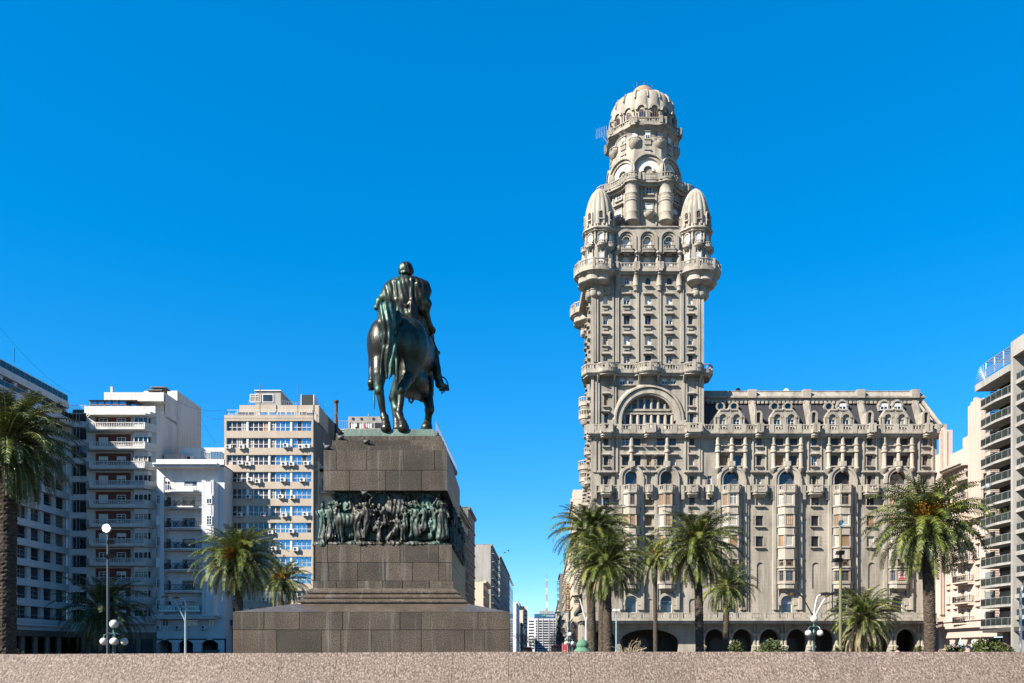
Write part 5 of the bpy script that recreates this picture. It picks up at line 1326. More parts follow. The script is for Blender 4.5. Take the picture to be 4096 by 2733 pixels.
def frond(m, R, base, az, el, Ln, droop, mat, twist=0, lw=.046, ll=.40, n=44, vdrop=.38):
    """feather leaf: curved rib with two rows of drooping leaflets"""
    seg = 12; pts = []; p = Vector(base); e = el; dirh = Vector((cos(az), sin(az), 0))
    sw = R.uniform(-.25, .25)
    for k in range(seg+1):
        pts.append(p.copy()); t = k/seg
        dh = Vector((cos(az+sw*t), sin(az+sw*t), 0)); d = dh*cos(e)+Z3*sin(e); p = p+d*(Ln/seg); e -= droop*(.35+1.3*t)/seg
        e = max(e, -1.5)
    m.tubew(pts[::2], [.045*(1-.85*i/(seg/2)) for i in range(seg//2+1)], 4, 5)
    for j in range(n):
        t = (.14+.86*j/n); f = t*seg; i = min(int(f), seg-1); q = pts[i].lerp(pts[i+1], f-i); T = (pts[i+1]-pts[i]).normalized()
        S = T.cross(Z3); 
        if S.length < .05: S = Vector((-sin(az), cos(az), 0))
        S.normalize(); N = S.cross(T)
        l = ll*(sin(pi*(t*.86+.10))**.6)*R.uniform(.85, 1.1)*Ln/3.6*1.15
        for s in (-1, 1):
            a = (S*s*.88+T*.5+N*(.42 if (j % 2) else .0)+Vector((0, 0, -vdrop*.6))+Vector((R.uniform(-.14, .14), R.uniform(-.14, .14), R.uniform(-.14, .14)))).normalized()
            b = (a+Vector((0, 0, -vdrop*1.4))).normalized()
            w = lw*R.uniform(.8, 1.2)*Ln/3.6; wd = T*w
            p0 = q; p1 = q+a*l*.5; p2 = p1+b*l*.5
            k0 = m.raw(p0-wd*.5); k1 = m.raw(p0+wd*.5); k2 = m.raw(p1+wd*.6); k3 = m.raw(p1-wd*.6); k4 = m.raw(p2)
            mm = mat if (mat == 4 or R.random() < .6) else R.choice((0, 0, 1, 1, 2)); m.face([k0, k1, k2, k3], mm); m.face([k3, k2, k4], mm)
LM = None
def palm(px, top, Y, R, rad, label, flowers=0, dead=.16, nfr=135, tw=None, span=2.3, dx=0, seed=0, wind=.12, shade=0, grp='date palms on the square'):
    """px of trunk foot, crown centre (px,py), spread radius in source px"""
    rg = random.Random(seed); base = W(px, HY, Y); base.z = 0
    c = W(top[0], top[1], Y); rm = rad/F*Y
    root = thing('palm_tree', label, 'palm tree', base, 0, grp)
    tw = tw or .33
    t = MB(); n = 30; pts = []; rs = []
    for k in range(n+1):
        q = k/n; z = c.z*q; x = base.x+(c.x-base.x)*q**1.5; pts.append((x, base.y, z))
        rs.append(tw*(1.12-.12*q)*(1+.22*max(0, (q-.8)/.2))*(1.25 if k == 0 else 1))
    # trunk rings
    rings = []; na = 20
    nz = int(c.z/.10)
    for k in range(nz+1):
        q = k/nz; z = c.z*q; x = base.x+(c.x-base.x)*q**1.5
        rr = tw*(1.1-.12*q)*(1+.30*max(0, (q-.86)/.14))*(1+.25*max(0, 1-q*12))
        ring = []
        for j in range(na):
            a = 2*pi*j/na; w = rr*(1+(.055+.06*max(0, (q-.8)/.2))*sin(j*5*2*pi/na+k*2.2)*rg.uniform(.3, 1.4)+rg.uniform(-.025, .025)); ring.append(t.raw((x+w*cos(a), base.y+w*sin(a), z)))
        rings.append(ring)
    for i in range(nz):
        for j in range(na): t.face([rings[i][j], rings[i][(j+1) % na], rings[i+1][(j+1) % na], rings[i+1][j]], 0)
    t.face(rings[-1], 0)
    t.obj('trunk', M['bark'], root)
    cr = MB(); dd = MB(); Ln = rm*1.15
    mats = [M['leaf'], M['leaf2'], M['leaf_y'], M['leaf_g'], M['leaf_d'], M['rachis']]
    for k in range(nfr):
        q = (k+.5)/nfr; el = 1.45-span*q**.9+rg.uniform(-.12, .12); az = k*2.39996+rg.uniform(-.2, .2)
        L = Ln*(.88+.22*sin(pi*min(1, q*1.2)))*rg.uniform(.9, 1.08)
        b = c+Vector((cos(az)*tw*.5, sin(az)*tw*.5, .35-.5*q))
        mt = rg.choices([0, 1, 2, 3], [.46, .28, .20, .06])[0] if not shade else 1  # a shaded palm has its shade put in as darker leaf colour
        azw = az+wind*sin(az-0)*-1
        frond(cr, rg, b, azw, el, L, rg.uniform(1.45, 2.0)*(1.0 if q > .2 else .8), mt, n=48)
    cr.obj('crown', mats, root)
    nd = int(nfr*dead)
    for k in range(nd):
        az = rg.uniform(0, 2*pi); b = c+Vector((cos(az)*tw*.8, sin(az)*tw*.8, -.25-rg.uniform(0, .5)))
        frond(dd, rg, b, az, rg.uniform(-1.0, -.2), Ln*rg.uniform(.55, .9), 1.5, 4, n=34, ll=.34, vdrop=.8)
    if nd: dd.obj('dry_fronds', mats, root)
    if flowers:
        for k in range(flowers):
            az = -pi/2+rg.uniform(-1.3, 1.3); el = rg.uniform(.25, .95); f = MB()
            for s in range(34):
                a2 = az+rg.uniform(-.35, .35); e2 = el+rg.uniform(-.25, .25); d = Vector((cos(a2)*cos(e2), sin(a2)*cos(e2), sin(e2)))
                st = c+Vector((cos(az)*tw*.7, sin(az)*tw*.7, .15)); l = rm*rg.uniform(.34, .55)
                f.tubew([st, st+d*l*.6, st+d*l+Vector((0, 0, -.15*l))], [.035, .032, .022], 4, 0)
            f.obj('fruit_stalks', M['flower'], root)
    return root
palm(18, (28, 1790), 32, 0, 238, 'tall palm with a thick dark trunk at the left edge, fronds blown right', nfr=130, tw=.36, seed=1, dead=.2, wind=.3)
palm(962, (950, 2245), 78, 0, 165, 'palm with orange fruit stalks just left of the granite monument', flowers=3, seed=2, tw=.34, dead=.1)
palm(1108, (1130, 2330), 96, 0, 105, 'small dark drooping palm tucked against the left side of the monument base', flowers=2, seed=3, dead=.35, shade=0, nfr=80)
palm(2368, (2358, 2135), 76, 0, 145, 'leftmost palm of the cluster before the domed palace, tall with a straight trunk', seed=4, tw=.36)
palm(2408, (2412, 2150), 84, 0, 125, 'palm hidden behind two others, its trunk seen between theirs, at the palace corner', seed=5, tw=.34, nfr=75)
palm(2432, (2425, 2262), 68, 0, 150, 'lower full palm in front of its cluster at the palace corner, thick trunk', seed=6, tw=.34)
palm(2622, (2620, 2235), 108, 0, 105, 'slender palm with a thin trunk and orange fruit, between two bigger palms before the palace', flowers=3, seed=7, tw=.26, nfr=75)
palm(2800, (2788, 2190), 72, 0, 165, 'tall palm with long brown hanging fronds before the slate-roofed wing', seed=8, tw=.33, dead=.3)
palm(2902, (2907, 2350), 84, 0, 112, 'short compact palm to the right of the tall one with hanging brown fronds', seed=9, tw=.28, nfr=85)
palm(3722, (3706, 2105), 60, 0, 222, 'large palm with bright orange fruit stalks in front of the pink building', flowers=5, seed=10, tw=.37, dead=.1, nfr=130)
palm(3465, (3455, 2478), 62, 0, 135, 'low grey-green palm with a skirt of dry fronds before the palace arcade', seed=11, tw=.36, dead=1.1, nfr=85, span=1.55, grp='low jelly palms')
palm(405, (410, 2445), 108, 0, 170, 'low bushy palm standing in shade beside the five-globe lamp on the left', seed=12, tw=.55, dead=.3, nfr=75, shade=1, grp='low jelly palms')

# ------------------------------------------------------------------ bushes, agaves and bare trees
def bush(px, py0, w, Y, label, name='shrub', mat='leaf', mat2='leaf2', nl=2600, cat='shrub', lsz=.10, seed=0, long=2.2):
    rg = random.Random(seed); c = W(px, HY, Y); c.z = 0; h = vz(py0, Y); wd = w/F*Y/2
    root = thing(name, label, cat, c)
    m = MB(); st = MB(); cl = []
    for k in range(14): a = rg.uniform(0, 2*pi); q = rg.random()**.5; cl.append((wd*.8*q*cos(a), wd*.5*q*sin(a), h*rg.uniform(.45, .85)*(1-.35*q), rg.uniform(.28, .5)*wd*.8))
    for k in range(nl):
        x, y, z, r = rg.choice(cl); a = rg.uniform(0, 2*pi); b = math.acos(rg.uniform(-1, 1)); rr = r*rg.uniform(.6, 1.15)
        p = c+Vector((x+rr*sin(b)*cos(a), y+rr*sin(b)*sin(a), max(.1, min(z+rr*cos(b)*.9, h*1.02))))
        d = Vector((rg.uniform(-1, 1), rg.uniform(-1, 1), rg.uniform(-.2, 1))).normalized(); s = d.cross(Vector((rg.uniform(-1, 1), rg.uniform(-1, 1), rg.uniform(-1, 1)))).normalized()
        l = lsz*long*rg.uniform(.7, 1.3); w_ = lsz*.4
        i = [m.raw(p), m.raw(p+d*l*.5+s*w_), m.raw(p+d*l), m.raw(p+d*l*.5-s*w_)]; m.face(i, rg.random() < .4)
    for k in range(9): a = rg.uniform(0, 2*pi); st.tubew([c, c+Vector((cos(a)*wd*.3, sin(a)*wd*.3, h*.4)), c+Vector((cos(a)*wd*.6, sin(a)*wd*.4, h*.75))], [.04, .03, .01], 4)
    m.obj('foliage', [M[mat], M[mat2]], root); st.obj('stem', M['bark'], root)
bush(2945, 2552, 90, 62, 'green shrub directly right of the short compact palm', seed=21)
bush(3080, 2535, 130, 64, 'grey-green twiggy shrub under the row of arcade arches', mat='leaf_g', mat2='leaf', seed=22, nl=2800)
bush(3905, 2533, 270, 62, 'wide dark green oleander at the foot of the pink building', seed=23, nl=6500, lsz=.11)
bush(60, 2560, 90, 60, 'dark bush behind the leftmost palm trunk', seed=24, mat='leaf2')
bush(2165, 2590, 60, 330, 'clipped street shrub far down the avenue', seed=25, mat='leaf2', nl=500, lsz=.3) if 0 else None
def agave(px, py, w, Y, label, seed):
    rg = random.Random(seed); c = W(px, HY, Y); c.z = 0; h = vz(py, Y); r = w/F*Y/2
    m = MB(); zc = max(0, h-r*1.0)
    for k in range(46):
        a = k*2.4; e = rg.uniform(.1, 1.4); d = Vector((cos(a)*cos(e), sin(a)*cos(e), sin(e))); s = d.cross(Z3).normalized()*.05
        b = c+Vector((0, 0, zc*rg.uniform(.7, 1)))
        i = [m.raw(b-s), m.raw(b+s), m.raw(b+d*r*.6+s*1.2), m.raw(b+d*r*.6-s*1.2), m.raw(b+d*r)]; m.face(i[:4], k % 3 == 0); m.face([i[3], i[2], i[4]], k % 3 == 0)
    m.tubew([c, c+Vector((0, 0, zc+.1))], .12, 8, 2)
    o = m.obj('spiky_plant', [M['leaf'], M['leaf_y'], M['bark']]); tagd(o, label, 'plant', 'spiky plants behind the ledge')
agave(3348, 2575, 68, 40, 'spiky green plant at the left foot of the low grey-green palm', 31)
agave(3505, 2558, 62, 44, 'spiky yellow-green plant partly under the low grey-green palm', 32)
agave(3672, 2566, 66, 40, 'spiky green plant immediately left of the large orange-fruited palm trunk', 33)
def branchy(m, rg, p, d, l, r, lev, spread=.6, kids=3):
    q = p+d*l; mid = p+d*l*.5+Vector((rg.uniform(-.06, .06)*l, rg.uniform(-.06, .06)*l, 0))
    m.tubew([p, mid, q], [r, r*.85, r*.65], 5 if lev > 2 else 4, 0, True, False)
    if lev == 0: return
    for k in range(kids):
        a = rg.uniform(0, 2*pi); dd = (d+Vector((cos(a)*spread, sin(a)*spread, rg.uniform(-.05, .35)))).normalized()
        branchy(m, rg, p.lerp(q, rg.uniform(.6, 1)), dd, l*rg.uniform(.6, .85), r*.6, lev-1, spread, kids)
M['twig'] = plain('bare_twig', (.13, .10, .085), .9, 0, .2, 3); M['twig_pale'] = plain('dry_twig', (.40, .31, .19), .8, 0, .2, 3)
def bare_tree(px, py, Y, label, seed, lev=5, spread=.55, grp='bare plane trees along the avenue', mat='twig', r=.14):
    rg = random.Random(seed); c = W(px, HY, Y); c.z = 0; h = vz(py, Y)
    root = thing('bare_tree', label, 'tree', c, 0, grp)
    t = MB(); t.tubew([c, c+Vector((0, 0, h*.33))], [r*1.3, r], 8); t.obj('trunk', M[mat], root)
    b = MB(); 
    for k in range(4): a = k*1.6+rg.random(); branchy(b, rg, c+Vector((0, 0, h*.3)), Vector((cos(a)*.45, sin(a)*.45, 1)).normalized(), h*.26, r*.6, lev-1, spread)
    b.obj('crown', M[mat], root)
for i, (px, py, Y, lab) in enumerate(((2090, 2520, 260, 'bare tree nearest the reflective right side of the monument base'), (2112, 2535, 340, 'bare tree second along the left side of the avenue'), (2128, 2548, 430, 'bare tree third along the left side of the avenue, farther off'), (2142, 2560, 560, 'smallest bare tree at the far left end of the avenue'),
        (2290, 2480, 170, 'tall bare tree on the right pavement beside the tower-corner globe lamp'), (2255, 2500, 210, 'bare tree below the vertical hotel sign'), (2236, 2515, 270, 'bare tree in front of the white striped office block, right side'), (2222, 2540, 350, 'bare tree before the striped block, slightly farther than its neighbour'), (2212, 2555, 460, 'farthest bare tree on the right side of the avenue'))):
    bare_tree(px, py, Y, lab, 40+i)
def twigball():
    rg = random.Random(77); c = W(2522, HY, 58); c.z = 0; root = thing('dry_shrub', 'leafless tangle of pale arching stems before the wide arcade arch', 'shrub', c)
    m = MB()
    for k in range(70):
        a = rg.uniform(0, 2*pi); e = rg.uniform(.2, 1.4); d = Vector((cos(a)*cos(e), sin(a)*cos(e)*.6, sin(e))); l = rg.uniform(.9, 2.0); s = c+Vector((rg.uniform(-.4, .4), 0, 1.1)); p1 = s+d*l*.5+Vector((0, 0, .1)); p2 = s+d*l*.85+Vector((0, 0, -.1*l))+Vector((rg.uniform(-.2, .2), 0, 0))
        m.tubew([s, p1, p2, p2+Vector((rg.uniform(-.2, .2), 0, rg.uniform(-.25, .2)))], [.03, .024, .016, .008], 4, 0, True, False)
    m.obj('stem', M['twig_pale'], root)
    p = MB(); p.lathe(c.x, c.y, [(.3, 0), (.45, .9), (.55, 1.12), (.5, 1.15)], 16); p.obj('pot', M['cream'], root)
twigball()
# ------------------------------------------------------------------ other buildings
def sidefr(px, Y, facing):
    """facade running away down the street direction, seen edge-on; facing=-1 looks left, +1 looks right"""
    O = (ux(px, Y), Y, 0); return Fr(O, (SK, 1, 0), (facing, -facing*SK, 0))
def X0(px, Y): return ux(px, Y)-SK*Y
def Yat(x0, px): return x0/((px-CX)/F-SK)
def rail(m, path, v0, v1, step=.14, mat=0, t=.03, glass=None, gm=0):
    for (a, b) in zip(path[:-1], path[1:]):
        d = Vector((b[0]-a[0], b[1]-a[1])); L = d.length
        if L < .01: continue
        d /= L; n = Vector((-d[1], d[0]))
        def bar(va, vb, q=t):
            m.plan([(a[0]-n[0]*q, a[1]-n[1]*q), (b[0]-n[0]*q, b[1]-n[1]*q), (b[0]+n[0]*q, b[1]+n[1]*q), (a[0]+n[0]*q, a[1]+n[1]*q)], va, vb, mat)
        bar(v1-.06, v1)
        if glass is not None: m.quad((a[0], v0+.08, a[1]), (b[0], v0+.08, b[1]), (b[0], v1-.1, b[1]), (a[0], v1-.1, a[1]), gm); bar(v0, v0+.06)
        else: bar(v0+.05, v0+.1)
        k = max(1, int(L/step))
        for i in range(k+1):
            p = (a[0]+d[0]*L*i/k, a[1]+d[1]*L*i/k); m.box(p[0]-t*.8, p[0]+t*.8, v0, v1, p[1]-t*.8, p[1]+t*.8, mat)
def ac_unit(parent, fr, u, v, w=0, s=1.0):
    m = MB(fr); a, h, d = .45*s, .62*s, .34*s
    m.box(u-a, u+a, v, v+h, w+.12, w+.12+d); m.arch(u-a*.25, v+h*.5, .0, h*.38, w+.12+d, w+.13+d, 14, 0, 2*pi, 1); m.arch(u-a*.25, v+h*.5, h*.38, h*.43, w+.12+d, w+.15+d, 14, 0, 2*pi)
    m.box(u-a*.8, u-a*.7, v-.2, v, w, w+.45, 2); m.box(u+a*.7, u+a*.8, v-.2, v, w, w+.45, 2)
    return m.obj('air_conditioner', [M['white'], M['iron'], M['steel']], parent)
def solid(m, fr, u0, u1, v0, v1, dep, mat=0):
    """roof and hidden faces behind a facade"""
    m.fr = fr
    m.quad((u0, v1, 0), (u1, v1, 0), (u1, v1, -dep), (u0, v1, -dep), mat); m.quad((u0, v0, -dep), (u1, v0, -dep), (u1, v1, -dep), (u0, v1, -dep), mat)
    m.quad((u0, v0, 0), (u0, v1, 0), (u0, v1, -dep), (u0, v0, -dep), mat); m.quad((u1, v0, 0), (u1, v1, 0), (u1, v1, -dep), (u1, v0, -dep), mat)

def corner_block():      # shaded office block on the left, receding, and its inner corner
    Yf = 146.0; x0 = X0(268, Yf); Yn = 84.0  # near end extended out of view so its shadow reaches the low palm
    root = thing('office_block', 'pale office block in shade at the far left with a glass roof railing', 'building', (x0+SK*130, 130, 0))
    fr = Fr((x0+SK*Yn, Yn, 0), (SK, 1, 0), (1, -SK, 0)); L = Yf-Yn
    top = 44.3; S = MB(fr); T = MB(fr); G = MB(fr); WS = Wins(root); rr = random.Random(4); ops = []
    n = 12; fh = 3.12; base = 6.4
    for f in range(n):
        v = base+f*fh+.62
        for k in range(17):
            u = L-1.9-k*3.5
            if u < 1.3: continue
            ops.append((u-1.35, u+1.35, v, v+2.0, False)); WS.add(fr, u, v, 2.7, 2.0, rr.choice(['plain', 'sash', 'plain', 'curt', 'dark', 'blue' if f > 9 else 'sash']), False, 'steel', -.5)
            T.box(u-1.3, u+1.3, v+.55, v+.63, -.42, -.36, 1)
    wall(S, 0, L, 5.2, top, ops, 0, .55)
    for f in range(n+1):
        v = base+f*fh-.55
        T.box(-.1, L-.02, v, v+1.1, .003, .42 if f not in (11,) else 1.2)
    T.box(-.1, L-.02, top-.5, top, .003, .45)
    # wing facing us at the inner corner
    f2 = front(Yf); a, b = ux(268, Yf), ux(348, Yf); ops = []
    for f in range(n):
        v = base+f*fh+.45
        for c, w_ in ((.38, 1.0), (.68, 1.5)):
            u = a+(b-a)*c+.1; ops.append((u-w_*.62, u+w_*.62, v, v+2.15, False)); WS.add(f2, u, v, w_*1.24, 2.15, rr.choice(['plain', 'plain', 'blue' if f > 8 else 'dark', 'dark']), False, 'steel', -.4)
    S.fr = f2; wall(S, a, b, 5.2, 42.6, ops, 0, .45); S.box(a-12, b, 42.5, 42.6, -14, -.01); S.quad((b, 0, 0), (b, 0, -12), (b, 42.6, -12), (b, 42.6, 0))
    S.fr = fr; S.box(0, L, top-.06, top-.01, -14, -.01); S.quad((0, 5, 0), (0, 5, -14), (0, top, -14), (0, top, 0)); S.box(0, L, 5, top, -14.2, -14)
    S.obj('wall', M['white_wall'], root); T.obj('floor_band', [M['white_wall'], M['steel']], root)
    rail(G, [(0, .2), (L-.1, .2)], top, top+1.35, 1.5, 0, .03, 1, 1); G.fr = fr
    rail(G, [(0, 1.1), (L-.1, 1.1)], base+11*fh+.55, base+11*fh+1.5, 1.3, 0, .03, 1, 1)
    G.obj('glass_railing', [M['steel'], M['rail_glass']], root)
    R_ = MB(f2); rail(R_, [(a, -.2), (b-.2, -.2)], 42.6, 44.0, .28, 0, .025); R_.obj('roof_railing', M['steel'], root)
    R_ = MB(fr); rail(R_, [(0, .4), (L-.1, .4)], base-.2, base+.9, .18, 0, .02); R_.obj('balcony_railing', M['iron'], root)
    C = MB(fr)
    for k in range(18): C.lathe(L-1.5-k*3.4, -.6, [(.55, 0), (.5, 5.2)], 12)
    C.box(0, L, 4.2, 5.2, -1.2, .1); C.box(0, L+12, 0, 5.2, -6, -5.8, 1); C.box(0, L+12, 5.0, 5.3, -6, -.01, 1)
    C.fr = f2; C.box(a-12, b+9, 0, 6, -9, -8.8, 1); C.box(a, b, 4.2, 5.2, -.4, .05); C.box(a, b, 0, 5.2, -6, -5.8, 1); C.lathe(b-.8, -.6, [(.55, 0), (.5, 5.2)], 12)
    C.obj('colonnade', [M['column_brown'], M['dark']], root); WS.flush()
    q = MB(); p = W(60, 1470, 128); q.tubew([W(58, 1450, 131), W(58, 1392, 131)], .04, 4); q.obj('roof_mast', M['iron'], root)
    q = MB(fr); q.box(48, 48.8, top, top+2.0, -3, -2.4); q.obj('chimney', M['concrete'], root)
corner_block()

def balcony_block():
    Y = 143.0; root = thing('apartment_block', 'apartment tower with pale balustraded balconies over red brick panels', 'building', (ux(480, Y), Y+6, 0))
    fr = front(Y); a, b = ux(347, Y), ux(626, Y); S = MB(fr); WS = Wins(root); rr = random.Random(6); BK = MB(fr); ops = []
    top = vz(1640, Y); fh = 76.6/F*Y; v1 = vz(1702, Y)
    n = 12; fl = [v1-1.05-fh*k for k in range(n)]
    for i, v in enumerate(fl):
        if v < 4: continue
        for px, w_, st in ((415, 1.5, rr.choice(['half', 'blind', 'sash'])), (487, 1.5, rr.choice(['sash', 'blind', 'half']))):
            u = ux(px, Y); ops.append((u-w_/2, u+w_/2, v+.9, v+2.2, False)); WS.add(fr, u, v+.9, w_, 1.3, st, False, 'white', .08)
        BK.box(ux(383, Y), ux(523, Y), v+.1, v+fh-.45, .003, .05)
        u = ux(571, Y); 
        pl = [(u-1.6, 0), (u-1.2, .7), (u+1.2, .7), (u+1.6, 0)]
        BK.plan(pl, v+.1, v+.95, 1); BK.plan(pl, v+2.25, v+fh-.2, 1); BK.plan([(u-1.3, 0), (u-1, .5), (u+1, .5), (u+1.3, 0)], v+.95, v+2.25, 2)
        WS.add(fr, u, v+.95, 2.3, 1.3, rr.choice(['plain', 'plain', 'curt']), False, 'white', .64)
        for q in (-1.15, -.4, .4, 1.15): BK.box(u+q-.05, u+q+.05, v+.95, v+2.25, .6, .74, 3)
    wall(S, a, b, 0, top, [], 0, .2)
    top2 = vz(1562, Y); d2 = 3.0
    S.box(a, b-.02, top-.25, top-.02, -17, .0)
    # rear storey, roof slab and blind right flank
    S.box(ux(382, Y), ux(655, Y+d2), vz(1605, Y+d2), top2+.6, -16, -d2); S.box(ux(382, Y), ux(640, Y+d2), top, vz(1605, Y+d2), -16, -d2-1.6)
    sf = sidefr(626, Y, 1); S.fr = sf
    S.quad((0, 0, 0), (16, 0, 0), (16, top, 0), (0, top, 0)); S.quad((3.2, top-.5, 0), (16, top-.5, 0), (16, top2+.6, 0), (3.2, top2+.6, 0))
    S.box(8, 18.5, 0, vz(1572, Y+8)+.4, -6, .05); S.fr = fr
    S.obj('wall', M['grey_wall'], root); BK.obj('brick_panel', [M['brick'], M['white_wall'], M['glass_open'], M['white']], root)
    for i, v in enumerate(fl):
        if v < 4: continue
        B = MB(fr); u0, u1 = ux(350, Y)-.2, ux(622, Y)+.1; out = 1.7
        pl = [(u0, .0), (u0+1.4, out), (u1-1.2, out), (u1, .0)]
        B.plan(pl, v-.02, v+.22); B.plan([(q[0], q[1]*.93) for q in pl], v-.18, v-.02)
        c0, c1 = ux(392, Y), ux(592, Y)
        def seg(p, q):
            B.balus([p, q], v+.2, v+1.12, .6, .14, .1, solid=True)
        seg(pl[0], pl[1]); seg((pl[1][0], out-.08), (c0, out-.08)); seg((c1, out-.08), (pl[2][0], out-.08)); seg(pl[2], pl[3])
        B.balus([(c0, out-.08), (c1, out-.08)], v+.2, v+1.12, .28, .13, .16)
        B.obj('balcony', M['grey_wall'], root)
    C = MB(fr); u0, u1 = ux(350, Y), ux(622, Y); C.plan([(u0, 0), (u0+1.2, 1.6), (u1-1, 1.6), (u1, 0)], top-1.25, top-1.0); C.plan([(u0-.2, 0), (u0+.6, 1.1), (u1-.4, 1.1), (u1+.1, 0)], top-1.0, top-.6); C.box(u0-.4, u1+.1, top-.6, top+.55, -.2, .3)
    C.obj('cornice', M['grey_wall'], root)
    G = MB(fr); u0, u1 = ux(357, Y), ux(500, Y)
    G.box(u0, u1, top+.5, vz(1601, Y), -2.9, -.4); G.frustum((u0-.2, u1+1.6, -3, .1, vz(1601, Y)), (u0-.2, u1+1.6, -3, -.8, vz(1597, Y)+.1), 1)
    for k in range(6): uu = u0+(u1-u0)*k/5; G.box(uu-.08, uu+.08, top+.5, vz(1601, Y), -.4, -.3, 1)
    G.box(u0, u1, vz(1618, Y), vz(1618, Y)+.12, -.4, -.3, 1); G.box(u0, u1, top+.5, top+.65, -.4, -.3, 1); G.box(u1, u1+1.4, top+.5, vz(1601, Y), -2.9, -1.2)
    G.obj('conservatory', [M['blue_glass'], M['wood']], root)
    for px in (575, 590):
        q = MB(fr); u = ux(px, Y); zz = top2+.6; q.box(u-.9, u+.9, zz, zz+.7+.5*(px > 580), -6, -4.6); q.box(u-1.3, u+1.3, zz+.7+.5*(px > 580), zz+.85+.5*(px > 580), -6.4, -4.2); q.obj('chimney', M['concrete_dk'], root)
    q = MB(fr); q.box(ux(403, Y), ux(412, Y), top2+.6, top2+1.7, -4, -3.4); q.obj('chimney', M['white_wall'], root)
    ar = MB(fr); ar.box(a, b, 3.9, 5, -.3, .06); ar.box(a, b, 0, 3.9, -.1, .06, 1)
    for k in range(5): ar.box(a+k*2.8, a+k*2.8+.7, 0, 3.9, .0, .2)
    ar.obj('ground_floor', [M['column_brown'], M['dark']], root); WS.flush()
balcony_block()

